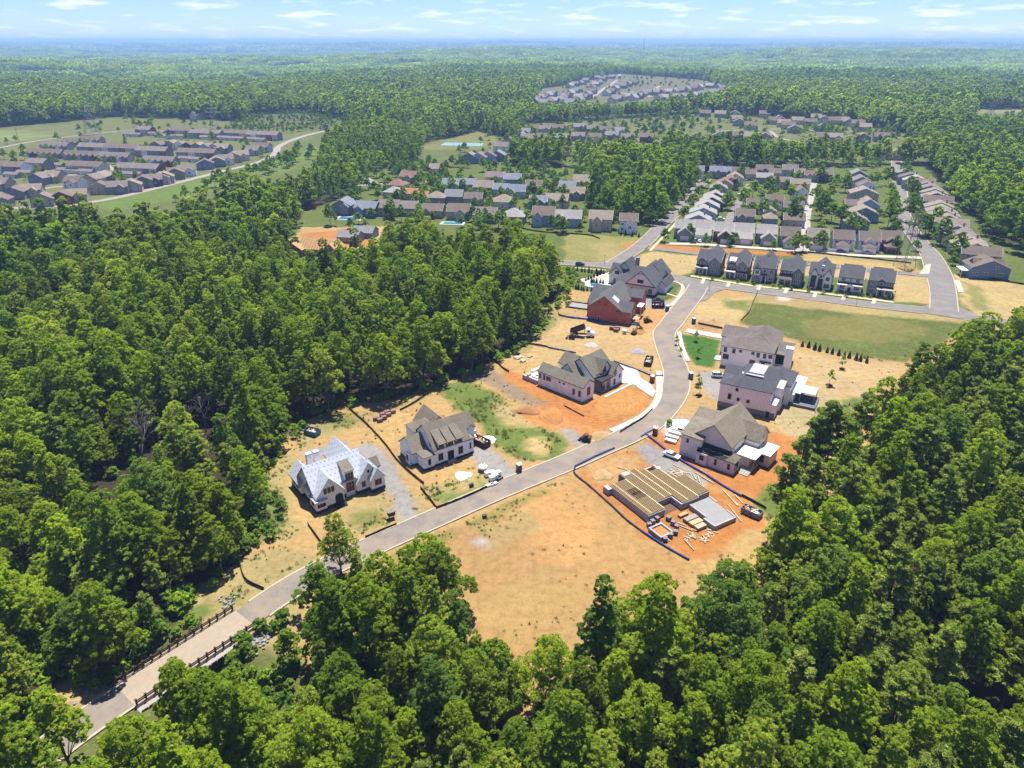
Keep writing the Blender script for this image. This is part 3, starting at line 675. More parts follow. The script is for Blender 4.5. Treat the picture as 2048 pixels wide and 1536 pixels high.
# kinds: (crown mesh, trunk mesh, nominal height)
BROAD, PINE, BROAD1, BROAD2, PINE1, SMALL = [], [], [], [], [], []
spec = [(21,5.6,5.0,9,1.),(23,5.0,6.,10,1.25),(19,6.4,4.5,10,.95),(24,4.6,7,9,1.4),(18,5.4,4.,9,1.),(22,6.0,6,11,1.1),(20,4.8,5,8,1.3),(23,3.4,5,8,1.7),(14,3.8,3,7,1.1)]
for i, (H, Rr, bs, nl, tall) in enumerate(spec):
    c, L = crown('broadleaf crown', H, Rr*.98, bs*.75, 15000, .20, LEAF, nl+4, tall, seed=20+i); BROAD.append((c, trunkmesh('broadleaf trunk', H, .30, L, BARK), H))
for i, (H, Rr, bs, nl, tall) in enumerate(spec[:5]):
    c, L = crown('wood crown', H, Rr, bs*.6, 2600, .52, LEAF, nl, tall, seed=40+i, nspray=16, up=.15); BROAD1.append(c)
    c, L = crown('wood crown far', H, Rr*1.05, bs*.3, 720, 1.15, LEAF, nl, tall, seed=50+i, nspray=9, up=-.3, lump=.6, conic=False); BROAD2.append(c)
for i, (H, Rr, bs) in enumerate([(23,3.6,11),(21,3.2,10),(24,3.9,12),(19,3.0,8)]):
    PINE.append((*pine('pine crown', H, Rr, bs, 6500, .34, NEEDLE, 70+i), H))
    if i < 2: PINE1.append(pine('pine wood crown', H, Rr*1.1, bs*.7, 900, .8, NEEDLE, 80+i)[0])
for i, (H, Rr, bs, nl, tall) in enumerate([(7.5,2.9,1.8,7,1.),(9,3.3,2.,8,1.1),(6,2.3,1.5,6,1.),(10,3.0,2.2,8,1.3)]):
    c, L = crown('yard tree crown', H, Rr, bs, 4200, .24, LEAFY, nl, tall, seed=90+i, nspray=22); SMALL.append((c, trunkmesh('yard tree trunk', H, .15, L, BARK, False, 6), H))
SHRUB, _ = crown('shrub crown', 1.3, .8, .1, 480, .13, LEAFY, 5, .9, seed=99, nspray=9)
CONE = cone('arborvitae crown', 3.0, .75, 900, .13, leafmat('evergreen sprays', [(.022,.045,.014),(.032,.055,.016)], .15, 0), 100)
SAPL, L_ = crown('sapling crown', 4.2, 1.0, 1.3, 500, .15, LEAFY, 5, 1.2, seed=101, nspray=8); SAPT = trunkmesh('sapling trunk', 4.2, .06, L_, BARK, False, 5)
def tuft(name, n, h, r, mat, seed):
    rs = np.random.RandomState(seed); a = rs.rand(n)*6.283; rr = r*np.sqrt(rs.rand(n)); x, y = rr*np.cos(a), rr*np.sin(a)
    lean = rs.normal(size=(n, 2))*.35*h; hh = h*rs.uniform(.5, 1.2, n); wd = rs.uniform(.03, .07, n)*h/.4; an = rs.rand(n)*6.28
    v = np.stack([np.stack([x-wd*np.cos(an), y-wd*np.sin(an), np.zeros(n)-.03], 1), np.stack([x+wd*np.cos(an), y+wd*np.sin(an), np.zeros(n)-.03], 1), np.stack([x+lean[:,0], y+lean[:,1], hh], 1)], 1).reshape(-1, 3)
    me = npmesh(name, v, np.arange(3*n).reshape(-1, 3), mat)
    at_ = me.attributes.new('tint', 'FLOAT', 'POINT'); at_.data.foreach_set('value', np.repeat(rs.rand(n), 3).astype(np.float32)); return me
# ---------------------------------------------------------------- house kit (house-local metres: x along the front, y to the back)
FOOT = []
GLASS = glass(); WHITE = M('white trim paint', (.78,.77,.74), .5, .05); BLACK = M('black trim', (.02,.02,.022), .5, .2)
WOOD = M('raw lumber', (.60,.44,.22), .8, .18, 4.); DARK = M('dark parts and opening shade', (.02,.02,.022), .9, .3)  # near-black for dark parts and for shade painted into openings
FOUND = M('damp-proofed block', (.035,.04,.055), .8, .2); BLOCK = brickwall('concrete block', (.38,.37,.36), (.33,.32,.31), (.28,.27,.26), .4, .2)
def house(name, label, O, rotd, rad, cat='house', group=None):
    o = thing(name, label, cat, (O[0], O[1], T(*O)), R(rotd), group)
    c, s = math.cos(R(rotd)), math.sin(R(rotd))
    if rad: FOOT.append((O[0]+c*rad[0]-s*rad[1], O[1]+s*rad[0]+c*rad[1], rad[2]))
    return o
def box(o, name, x0, x1, y0, y1, z0, z1, mat): return MB().box(x0, x1, y0, y1, z0, z1).build(name, mat, o)
EPS = [0]
def gable(o, x0, x1, y0, y1, h, rise, axis, wall, roof, oh=.4, z0=0., th=.2, trim=None, found=0., fmat=None):
    EPS[0] = (EPS[0]+1) % 7; e = EPS[0]*.006
    x0 += e; x1 -= e; y0 += e; y1 -= e; mb = MB(); mb.box(x0, x1, y0, y1, z0, h)
    if axis == 'x': a0, a1, b0, b1 = y0, y1, x0, x1
    else: a0, a1, b0, b1 = x0, x1, y0, y1
    c = (a0+a1)/2; mb.extr([(a0, h-.01), (a1, h-.01), (c, h+rise-.02)], axis, b0, b1)
    mb.build('wall', wall, o)
    k = rise/(c-a0); dz = oh*k; tt = th*math.sqrt(1+k*k)
    sec = [(a0-oh, h-dz), (c, h+rise), (a1+oh, h-dz), (a1+oh, h-dz+tt), (c, h+rise+tt), (a0-oh, h-dz+tt)]
    r = MB().extr(sec, axis, b0-oh, b1+oh).build('roof', roof, o)
    if trim:
        s2 = [(a0-oh-.03, h-dz-.10), (c, h+rise-.10), (a1+oh+.03, h-dz-.10), (a1+oh+.03, h-dz+tt*.7), (c, h+rise+tt*.7), (a0-oh-.03, h-dz+tt*.7)]
        for q in (b0-oh-.05, b1+oh-.02): MB().extr(s2, axis, q, q+.07).build('trim', trim, r)
    if found: box(o, 'foundation', x0-.05, x1+.05, y0-.05, y1+.05, z0, z0+found, fmat or FOUND)
    return r
def hip(o, x0, x1, y0, y1, h, rise, wall, roof, oh=.4, top=None, z0=0., found=0., fmat=None, inset=None):
    EPS[0] = (EPS[0]+1) % 7; e = EPS[0]*.006; x0 += e; x1 -= e; y0 += e; y1 -= e
    if wall: MB().box(x0, x1, y0, y1, z0, h+.02).build('wall', wall, o)
    X0, X1, Y0, Y1 = x0-oh, x1+oh, y0-oh, y1+oh; cx, cy = (X0+X1)/2, (Y0+Y1)/2
    if top: T0, T1, S0, S1 = top
    else:
        m_ = inset if inset is not None else min(X1-X0, Y1-Y0)/2*.995
        T0, T1, S0, S1 = X0+m_, X1-m_, Y0+m_, Y1-m_
        if T0 > T1: T0 = T1 = cx
        if S0 > S1: S0 = S1 = cy
        if T0 == T1: T0 -= .02; T1 += .02
        if S0 == S1: S0 -= .02; S1 += .02
    z = h+.0; v = [(X0,Y0,z-.12),(X1,Y0,z-.12),(X1,Y1,z-.12),(X0,Y1,z-.12),(X0,Y0,z+.08),(X1,Y0,z+.08),(X1,Y1,z+.08),(X0,Y1,z+.08),(T0,S0,h+rise),(T1,S0,h+rise),(T1,S1,h+rise),(T0,S1,h+rise)]
    f = [(3,2,1,0),(0,1,5,4),(1,2,6,5),(2,3,7,6),(3,0,4,7),(4,5,9,8),(5,6,10,9),(6,7,11,10),(7,4,8,11),(8,9,10,11)]
    r = MB().add(v, f).build('roof', roof, o)
    if found: box(o, 'foundation', x0-.05, x1+.05, y0-.05, y1+.05, z0, z0+found, fmat or FOUND)
    return r
def shed(o, x0, x1, y0, y1, zf, zb, wall, roof, oh=.25, z0=0., walls=True):
    """lean-to: eave zf along y0, top zb along y1"""
    EPS[0] = (EPS[0]+1) % 7; e = EPS[0]*.006; x0 += e; x1 -= e
    if walls: MB().extr([(y0, z0), (y1, z0), (y1, zb-.02), (y0, zf-.02)], 'x', x0, x1).build('wall', wall, o)
    k = (zb-zf)/(y1-y0)
    return MB().extr([(y0-oh, zf-oh*k), (y1, zb), (y1, zb+.16), (y0-oh, zf-oh*k+.16)], 'x', x0-oh, x1+oh).build('roof', roof, o)
WM = {}
FR = {'white': WHITE, 'black': BLACK, 'raw': WOOD}
def win(o, face, pos, a, z, w_, h_, style='white', nx_=1, ny_=2, name='window', pane=None):
    """face S/N: wall plane y=pos, a runs along x; face W/E: plane x=pos, a runs along y; centre a, sill z"""
    key = (w_, h_, style, nx_, ny_, name, pane.name if pane else '')
    if key not in WM:
        f = MB(); t_ = .11 if style == 'white' else .07; d = .07
        f.box(-w_/2-t_, w_/2+t_, -d, .0, -t_, 0); f.box(-w_/2-t_, w_/2+t_, -d, .0, h_, h_+t_); f.box(-w_/2-t_, -w_/2, -d, .0, 0, h_); f.box(w_/2, w_/2+t_, -d, .0, 0, h_)
        for i in range(1, nx_): f.box(-w_/2+w_*i/nx_-t_*.45, -w_/2+w_*i/nx_+t_*.45, -d*.9, 0, 0, h_)
        for j in range(1, ny_): f.box(-w_/2, w_/2, -d*.8, 0, h_*j/ny_-.03, h_*j/ny_+.03)
        WM[key] = (f.mesh('window frame', FR[style]), MB().box(-w_/2, w_/2, -.03, -.004, 0, h_).mesh('pane', pane or (GLASS if style != 'raw' else DARK)))  # raw windows have no glass: a dark sheet stands for the shade inside
    rz, loc = {'S': (0, (a, pos, z)), 'N': (math.pi, (a, pos, z)), 'W': (-math.pi/2, (pos, a, z)), 'E': (math.pi/2, (pos, a, z))}[face]
    q = ob(name, WM[key][0], o, loc, rz); ob('pane', WM[key][1], q); return q
def door(o, face, pos, a, w_, h_, mat, z=0., name='door', frame='white'):
    key = ('door', w_, h_, mat.name, frame)
    if key not in WM:
        f = MB(); t_ = .1; f.box(-w_/2-t_, -w_/2, -.08, 0, 0, h_+t_); f.box(w_/2, w_/2+t_, -.08, 0, 0, h_+t_); f.box(-w_/2, w_/2, -.08, 0, h_, h_+t_)
        p = MB(); n = max(1, round(h_/.55))
        for i in range(n): p.box(-w_/2, w_/2, -.05, -.004, h_*i/n+.008, h_*(i+1)/n-.008)
        WM[key] = (f.mesh('door frame', FR[frame]), p.mesh('door leaf', mat))
    rz, loc = {'S': (0, (a, pos, z)), 'N': (math.pi, (a, pos, z)), 'W': (-math.pi/2, (pos, a, z)), 'E': (math.pi/2, (pos, a, z))}[face]
    q = ob(name, WM[key][0], o, loc, rz); ob('door_leaf', WM[key][1], q); return q
def posts(o, pts, z0, z1, mat, s=.18):
    for x_, y_ in pts: MB().box(x_-s/2, x_+s/2, y_-s/2, y_+s/2, z0, z1).build('post', mat, o)
def steps(o, x0, x1, y0, n, zt, mat, run=.32):
    for i in range(n): box(o, 'step', x0, x1, y0-run*(i+1), y0-run*i-.004, 0, zt*(n-i)/(n+1), mat)
# ---- first house: white wrap, silver underlayment
WRAP = wrap('white house wrap', (.82,.81,.79), (.45,.33,.33), 1.0, .62, .16)
WRAPB = wrap('blue white wrap and wall shade', (.78,.81,.84), (.25,.36,.55), 1.15, .55, .14)  # also colours the shaded right-hand walls of the pink house
UNDER = wrap('silver roof underlayment', (.40,.43,.48), (.13,.14,.17), 1.05, .85, .17, True)
PINK = wrap('pink sheathing', (.72,.65,.68), (.13,.11,.17), 1.35, .95, .05)
TANR = shingle('tan shingle', (.27,.235,.175)); OLIVE = shingle('olive shingle', (.235,.215,.165)); CHAR = shingle('charcoal shingle', (.125,.128,.14)); TAUPE = shingle('taupe shingle', (.225,.19,.165)); PALEBR = brickwall('pale rose brick', (.70,.635,.60), (.64,.575,.54), (.68,.63,.60))
o = house('house_under_construction', 'unfinished house wrapped in white sheeting with pale silver roof underlayment', (-45.9,137.1), 36.7, (9,8,12.5))
gable(o, .6, 14.2, 2.2, 11.2, 4.5, 4.7, 'x', WRAP, UNDER, found=.9)
gable(o, .5, 7.3, .15, 7, 4.0, 4.2, 'y', WRAP, UNDER, oh=.35, found=.9, trim=M('silver fascia', (.6,.62,.66), .5, .05))
hip(o, 0, 2.7, -.3, 3.6, 3.2, .9, WRAP, UNDER, .3, found=.7)
gable(o, 11.2, 18., 1.4, 9.2, 3.0, 4.7, 'y', WRAP, UNDER, oh=.3, found=.9, trim=MATS['silver fascia'])
gable(o, 14.4, 18.1, .1, 5, 3.6, 2.6, 'y', WRAP, UNDER, oh=.3, found=.8, trim=MATS['silver fascia'])
gable(o, 10.4, 16.4, 8.5, 18.6, 3.6, 3.9, 'y', WRAP, UNDER, found=.7)
gable(o, -.1, 4.2, 8.6, 15.2, 3.4, 2.9, 'y', WRAP, UNDER, found=.8)
gable(o, 15.5, 19.2, 5.2, 8.4, 3.6, 1.7, 'x', WRAP, TANR, .3)
shed(o, 8.6, 11.0, 2.1, 6.2, 7.0, 8.4, WRAP, TANR, .2); box(o, 'roof', 7.4, 11.4, 1.8, 3.2, 4.5, 4.72, TANR)
for k in (2.6, 4.5): 
    c = box(o, 'chimney', k, k+1.2, 9.2, 10.4, 4, 10.4, WRAP); box(c, 'cap', k-.12, k+1.32, 9.08, 10.52, 10.4, 10.62, BLOCK)
for k in range(3): win(o, 'S', .15, 2.75+.95*k, 4.4, .62, 1.3, 'black', 1, 1)
for i in range(3):
    for j in range(3): win(o, 'S', 2.1, 9.1+.7*i, 1.3+1.75*j, .56, 1.6, 'raw', 1, 1, pane=M('bare plywood inside', (.16,.08,.05), .8, .4))
win(o, 'S', -.3, 1.35, 1.5, 1.9, .9, 'raw', 3, 1); win(o, 'S', 1.4, 13.0, 1.6, .9, 1.5, 'raw', 2, 1, pane=MATS['bare plywood inside']); win(o, 'S', 1.4, 14.5, 5.2, .5, .7, 'raw', 1, 1); win(o, 'S', .1, 16.3, 1.7, 1.7, 1.5, 'raw', 2, 1, pane=MATS['bare plywood inside'])
for k in (1.6, 11., 13.2): win(o, 'W', -.1 if k > 8 else 0, k, 1.4, 1.3, 1.3, 'raw', 2, 1)
win(o, 'W', .6, 5.5, 4.4, .9, 1.2, 'black')
e_ = MB().extr([(5.0,.9),(7.0,.9),(7.0,2.6),(6.6,3.1),(6.,3.3),(5.4,3.1),(5.0,2.6)], 'y', .03, .12).build('entry_arch_shade', DARK, o)  # solid dark panel, the shade of the arched entry painted on
steps(o, 4.7, 7.4, .1, 4, .85, FOUND)
# ---- second house: blue-white wrap, tan roof
o = house('house_under_construction', 'unfinished house in blue-white wrap with tan roof and three shed dormers', (-22.8,155.7), 34.5, (8,7,12.5))
gable(o, 3.3, 14.0, .1, 11.4, 4.9, 4.9, 'x', WRAPB, TANR, .3, found=.6)
for k in (4.6, 7.3, 10.0):
    MB().extr([(.25,4.6),(4.4,7.6),(4.4,8.55),(.25,6.45)], 'x', k, k+1.9).build('dormer', WRAPB, o)
    d = MB().extr([(-.5,6.15),(4.7,8.7),(4.7,8.9),(-.5,6.36)], 'x', k-.22, k+2.12).build('dormer_roof', TANR, o)
    win(o, 'S', .24, k+.95, 5.15, 1.35, .85, 'raw', 3, 1)
hip(o, 0, 3.2, -.2, 3.4, 3.8, .7, WRAPB, TANR, .25, found=.5)
gable(o, -1.2, 4.6, 3.5, 11.0, 3.9, 3.0, 'x', WRAPB, TANR, .35, found=.5)
box(o, 'wall', -1.9, .6, 4.2, 6.4, 0, 3.3, WRAPB)
hip(o, 2.4, 9, 9.2, 14.2, 6.3, 1.9, WRAPB, TANR, .3)
gable(o, 6.4, 13., 9, 17., 5.4, 3.6, 'y', WRAPB, TANR, .35)
gable(o, 13.2, 18.2, 4.6, 11., 5.4, 3.0, 'x', WRAPB, TANR, .35); hip(o, 13.2, 15.4, .4, 4.4, 4.5, .6, WRAPB, TANR, .25, found=.5)
gable(o, 15.6, 17.6, 3.6, 7, 5.7, 1.0, 'y', WRAPB, TANR, .2, z0=4.4)
box(o, 'garage_shade_panel', 15.6, 18.0, 4.45, 4.6, 0, 3.4, M('dark brown opening shade', (.05,.03,.025), .9, .2)); box(o, 'wall', 15.5, 18.4, 3.7, 4.4, 3.2, 4.4, WRAPB)  # garage opening is a dark panel coloured as the shade within
box(o, 'entry_shade_panel', 7.3, 9.1, -.0, .085, .5, 3.2, DARK); steps(o, 7.0, 9.4, .05, 3, .7, CONC)  # entry is a dark panel on the wall, painted as shade
win(o, 'S', .1, 5.2, 1.3, 1.3, 2.0, 'raw', 2, 1); win(o, 'S', .1, 11.2, 1.3, 1.3, 2.1, 'raw', 2, 1); win(o, 'S', -.2, 1.7, 1.3, .7, 1.6, 'raw', 1, 1); win(o, 'S', .4, 14.2, 1.6, .8, 1.8, 'raw', 1, 1); win(o, 'W', -1.9, 5.3, 1.2, 1.1, 1.6, 'raw', 2, 1); win(o, 'W', 3.3, 2.0, 5.2, .9, 1.3, 'raw')
# ---- third house: white painted brick, olive roof, black trim
WBR = brickwall('white painted brick', (.84,.86,.83), (.81,.83,.80), (.78,.80,.77), .45, .16)
o = house('modern_farmhouse', 'white brick house with olive-grey gables and dark entry canopy', (21.7,194.3), 46.1, (9,9,13))
gable(o, 0, 5.4, 0, 18.5, 4.9, 1.9, 'y', WBR, OLIVE, .3, trim=BLACK)
gable(o, 4.6, 14, 6.2, 14, 4.7, 3.6, 'x', WBR, OLIVE, .3, trim=BLACK)
gable(o, 8., 18.6, 2.2, 13.6, 5.0, 4.7, 'x', WBR, OLIVE, .35, trim=BLACK)
gable(o, 11.4, 16.6, 2.0, 8, 5.6, 3.1, 'y', WBR, OLIVE, .3, trim=BLACK)
gable(o, 14.5, 20.5, .0, 7, 4.4, 2.9, 'y', WBR, OLIVE, .3, trim=BLACK)
gable(o, 10, 17, 12.5, 18.2, 4.7, 2.7, 'y', WBR, OLIVE, .3, trim=BLACK)
BRW = siding('dark walnut boards', (.075,.045,.035), .25)
box(o, 'entry_wall', 8.7, 9.1, -.1, 2.3, 0, 3.9, BRW); box(o, 'canopy', 8.5, 14.6, -.4, 2.2, 3.9, 4.3, BLACK); box(o, 'canopy_beam', 8.4, 14.7, -.5, -.38, 3.75, 4.35, BRW); posts(o, [(14.1,.0),(11.5,.0)], .2, 3.9, WHITE, .25); box(o, 'porch_floor', 9.12, 14.3, -.2, 2.2, 0, .3, CONCW)
box(o, 'entry_recess_shade', 9.2, 12.4, 1.9, 2.17, .3, 3.5, DARK)  # flat dark panel under the canopy stands for shade in the entry
for k, z, w_, h_ in ((1.3,1.5,.8,1.9),(3.6,1.4,.8,1.9)): win(o, 'W', 0, k, z, w_, h_, 'black', 1, 2)
for k in (7.6, 9.4): win(o, 'W', 0, k, 3.6, .6, .4, 'black', 1, 1)
win(o, 'W', 0, 14., 2.7, 1.8, 1.3, 'black', 3, 1)
for k in (15.8, 17.6): win(o, 'W', 0, k, 2.5, .7, 1.7, 'black', 1, 2)
door(o, 'W', 0, 10.4, 1.1, 1.5, WHITE, .2)
win(o, 'S', 0, 2.8, 1.6, 1.4, 2.6, 'black', 2, 2); win(o, 'S', 2.0, 13.2, 5.3, 1.5, 1.7, 'black', 2, 2); win(o, 'S', 0., 16.4, 3.4, .9, 2., 'black', 1, 2); win(o, 'S', 0., 16.2, .6, .9, 1.8, 'black', 1, 2); win(o, 'S', 0., 18.9, 2.0, .7, 1.4, 'black', 1, 2)
win(o, 'S', 2.2, 10., 4.5, 1.5, .9, 'black', 2, 1)
t_ = thing('terrace', 'grey block terrace walls with white stone seats behind white brick house', 'terrace', o.location, o.rotation_euler.z)
for q in ((-.4,.0,18.9,25.0,0,1.5),(-.4,1.0,22.4,23.0,1.5,2.2),(0.,6.5,24.6,25.0,0,1.2),(6.2,6.6,19.5,24.6,0,1.2)): box(t_, 'block_wall', *q, BLOCK)
box(t_, 'paving', 0,6.2,18.9,24.6,.9,1.0,CONC)
for q in ((1.2,3.6,20.,22.2,1.0,1.5),(3.8,9.5,24.2,25.2,1.0,1.6),(7,10.5,20.,23.,.4,1.2)): box(t_, 'stone_seat', *q, WHITE)
box(t_, 'fire_pit', 1.9,2.9,20.6,21.6,1.5,1.56,DARK)
# ---- red brick house
RED = brickwall('red brick', (.42,.095,.048), (.35,.075,.04), (.42,.19,.13))
o = house('brick_house', 'large red brick house with charcoal roof nearest the forest edge', (30.2,266.8), -24, (7,11,13))
gable(o, 0, 13, 0, 22, 5.7, 4.7, 'y', RED, shingle('dark grey shingle', (.16,.155,.15)), .35, trim=M('tan fascia', (.34,.27,.21), .7, .1))
gable(o, 11.5, 17, .1, 10, 5.1, 2.7, 'x', RED, CHAR, .3, trim=MATS['tan fascia'])
gable(o, 10.5, 17.4, 16, 24, 6.2, 2.3, 'x', RED, CHAR, .3, trim=MATS['tan fascia'])
gable(o, -2, 6, 5, 13, 5.0, 2.4, 'x', RED, CHAR, .3); gable(o, -4, 5, 15.5, 26.5, 5.0, 3.0, 'x', RED, CHAR, .3)
MB().add([(8.6,3.2,9.05),(11.2,3.2,7.15),(11.2,6.6,7.15),(8.6,6.6,9.05),(8.6,3.2,9.3),(11.2,3.2,7.3),(11.2,6.6,7.3),(8.6,6.6,9.3)], [(0,3,2,1),(4,5,6,7),(0,1,5,4),(1,2,6,5),(2,3,7,6),(3,0,4,7)]).build('bare_roof_panel', UNDER, o)
for a, z in ((4.4,7.6),(7.2,7.4)):
    MB().tube((a,-.05,z),(a,.1,z),.42,.42,14).build('vent', M('brick vent', (.30,.09,.06), .8, .2), o)
door(o, 'S', 0, 4.6, .8, 1.9, M('dark door', (.03,.02,.02), .6), 0)
for a, z in ((7,4.3),(8.8,5.0),(9.8,4.9),(6.6,1.4),(13.6,4.6),(11.2,1.6),(6.9,3.4),(12.6,3.6)): box(o, 'putlog_patch', a, a+.22, -.03, .03, z, z+.22, M('pale mortar patch', (.55,.35,.28), .9, .1))
for k in (1.5, 5.): win(o, 'E', 17., k+1, 2.6, 1.2, 1.7, 'white', 2, 2)
win(o, 'E', 17.4, 19.5, 3.6, 1.4, 1.8, 'white', 2, 2)
box(o, 'porch_roof', 17.0, 19.2, 9.6, 14.5, 4.6, 4.8, WHITE); posts(o, [(18.9,9.9),(18.9,14.2)], 0, 4.6, WHITE)
box(o, 'scaffold_platform', 17.4, 20., 2., 5.6, 2.0, 2.15, WOOD); posts(o, [(17.6,2.2),(19.8,2.2),(17.6,5.4),(19.8,5.4)], 0, 3.0, M('steel tube', (.35,.35,.36), .4, .1, metal=.8), .08)
# ---- white house with black roof at the corner
BB = siding('white board and batten', (.84,.83,.80), 9.); CREAM = brickwall('cream brick', (.56,.50,.45), (.60,.54,.49), (.50,.45,.41))
o = house('corner_house', 'white gabled house with charcoal roof at the street corner', (49.7,300.5), -27.9, (3,10,13))
gable(o, .4, 13.6, 0, 20, 4.5, 6.2, 'y', BB, CHAR, .4, trim=BLACK); box(o, 'brick_skirt', .35, 13.65, -.06, 19.9, 0, 4.1, CREAM); box(o, 'band', .3, 13.7, -.09, 0.1, 4.1, 4.5, BLACK); box(o, 'foundation', .3, 13.7, -.1, 19.9, 0, .9, FOUND)
gable(o, -11, -4.2, 9.5, 18.5, 4.6, 3.4, 'y', BB, CHAR, .4, trim=BLACK); gable(o, -10.9, 13.2, 10, 19.4, 4.5, 3.7, 'x', BB, CHAR, .4, trim=BLACK)
gable(o, -4.6, 1.4, 1.4, 12, 3.3, 2.9, 'x', CREAM, CHAR, .3); gable(o, -8.6, -1.6, 12.5, 23, 5.6, 4.4, 'y', BB, CHAR, .35, trim=BLACK); gable(o, 3, 13., 14, 25, 5.0, 5.2, 'y', BB, CHAR, .4, trim=BLACK)
gable(o, 12.8, 16.6, 6, 18, 3.6, 2.2, 'y', BB, CHAR, .35, trim=BLACK); c = box(o, 'chimney', -2.2, -.6, 19.5, 20.7, 6, 10.8, BLOCK)
win(o, 'S', 0, 6.9, 5.4, 2.6, 1.4, 'black', 2, 1); win(o, 'S', -.06, 3.4, 1.7, .7, 1.2, 'black', 1, 1); win(o, 'S', -.06, 11.6, 1.4, 1.6, 1.8, 'black', 2, 2); win(o, 'S', 9.5, -7.3, 4.9, 1.9, 1.4, 'black', 2, 1); win(o, 'S', 9.5, -8.2, .6, 1.0, 2.1, 'black', 1, 2); win(o, 'S', 9.5, -6.6, .6, 1., 2.1, 'black', 1, 2)
pool = thing('swimming_pool', 'small blue swimming pool with white deck behind corner house', 'pool')
pp = PL([(1170,566),(1178,562),(1222,567),(1222,578),(1190,576),(1170,573)]); MB().prism(pp, .0, .16).build('deck', CONCW, pool)
pp = PL([(1180,567),(1200,567),(1200,574),(1182,573)]); MB().prism(pp, .05, .19).build('water', M('pool water', (.03,.28,.42), .08, .15, .8), pool)
# ---- long white house
WST = M('white stucco', (.85,.85,.84), .8, .05, 1.)
o = house('long_house', 'long two-storey white house with taupe hipped roof', (71.3,222.4), -26.5, (9,10,14))
hip(o, 0, 16.6, 0, 9.6, 7.3, 2.3, WST, TAUPE, .35); hip(o, 5.4, 16.4, 3., 14, 7.2, 3.6, WST, TAUPE, .3); hip(o, 5, 17, 11, 23, 6.9, 3.7, WST, TAUPE, .35); gable(o, -2.4, 9, 11.5, 21.5, 6.2, 2.4, 'x', WST, TAUPE, .35)
gable(o, 16.2, 21.6, 8.4, 16, 5.6, 1.7, 'x', WST, TAUPE, .35); box(o, 'chimney', 19.8, 22.2, 4.4, 6.6, 0, 8.3, WST); box(o, 'porch_roof', 16.5, 20, 4.6, 8.5, 5.3, 5.6, TAUPE); box(o, 'porch_recess_shade', 16.7, 19.8, 8.2, 8.37, .6, 5.0, DARK); posts(o, [(16.9,4.8)], 0, 5.3, WST, .3); box(o, 'canopy', 12.6, 16.4, -.9, 0, 3.9, 4.1, BLACK)  # porch recess is a dark panel with its shade in the colour
for a, w_, h_ in ((1.2,.9,1.6),(4.0,.9,1.5),(6.2,.8,.8),(10.2,.9,.9),(11.9,.9,1.5),(14.0,.9,1.5),(15.8,1.2,1.2)): win(o, 'S', 0, a, 7.0-h_-.3, w_, h_, 'black', 1 if w_ < 1.1 else 2, 1)
win(o, 'S', 0, 1.6, 2.6, 1.8, 1.7, 'black', 2, 2); win(o, 'S', 0, 10.4, 2.3, 1.7, 1.5, 'black', 2, 2); win(o, 'S', 0, 13.8, 1.6, 1.0, 2.0, 'black', 1, 2)
box(o, 'entry_step', -2.8, -.1, 3.5, 7.4, 0, .25, CONCW)
# ---- pink sheathed house
PINKR = shingle('slate shingle', (.115,.115,.135))
o = house('house_under_construction', 'unfinished house sheathed in pink panels with slate roof and flat white top', (62.6,191.9), -29.8, (9,9,14))
hip(o, 3.6, 14.8, 0, 17, 7.9, 2.7, PINK, PINKR, .3, top=(6.3,11.1,4.0,13.2)); box(o, 'flat_roof', 6.1, 11.3, 3.6, 4.5, 10.56, 10.78, M('pale membrane', (.50,.49,.48), .6, .06)); box(o, 'flat_roof', 6.6, 10.9, 5.6, 13., 10.56, 10.8, MATS['pale membrane'])
hip(o, -.1, 6.5, .1, 7.2, 7.9, 1.7, PINK, PINKR, .3); gable(o, -1.2, 5.6, 8.6, 16.4, 6.7, 2.1, 'x', PINK, PINKR, .3); hip(o, 9.6, 18.4, 10.6, 22, 6.5, 3.0, WRAPB, PINKR, .35)  # right rear walls blue: shade on the pink house put into colour
box(o, 'wall', 12.6, 17.0, 5.6, 11.4, 0, 7.6, WRAPB); box(o, 'flat_roof', 12.5, 17.1, 6.3, 11.4, 7.6, 7.75, MATS['pale membrane']); box(o, 'wall', 14.5, 16.6, -.05, 5.6, 0, 4.4, PINK); box(o, 'block_base', -.15, 16.55, -.08, 16, 0, 1.7, M('grey basement block', (.33,.31,.31), .9, .12))  # blue wrap on the right-hand room paints in its shade
box(o, 'skylight', 4.4, 5.2, 7.0, 7.9, 9.0, 9.3, WHITE)
TPO = M('white roof membrane', (.645,.65,.66), .5, .04)
box(o, 'porch_roof', 17.2, 21.2, 13.2, 26.5, 3.5, 3.75, TPO); box(o, 'porch_roof', 21.2, 25.4, 14.4, 20.6, 3.4, 3.6, MATS['pale membrane']); box(o, 'porch_slab', 17.6, 26.2, 11.4, 20., 0, .7, M('dark porch slab', (.16,.17,.20), .8, .15)); posts(o, [(21.2,13.3),(25.2,14.6),(25.2,20.2),(17.6,13.4)], .7, 3.45, WOOD, .2); box(o, 'wall', 17.0, 19.6, 12.2, 16, 0, 3.4, WRAPB)  # porch slab in an even dark blue-grey
for a, z, w_, h_ in ((5.0,6.3,.7,.9),(3.1,3.2,.9,1.7),(5.7,3.2,.7,1.0),(8.6,3.2,.8,1.0)): win(o, 'S', 0 if a > 3.5 else -.0, a, z, w_, h_, 'raw', 1, 1)
door(o, 'S', -.08, 14.6, 1.0, 1.9, DARK, 0, frame='raw'); win(o, 'E', 17.0, 9, 1.4, 2.0, 2.2, 'raw', 3, 1)
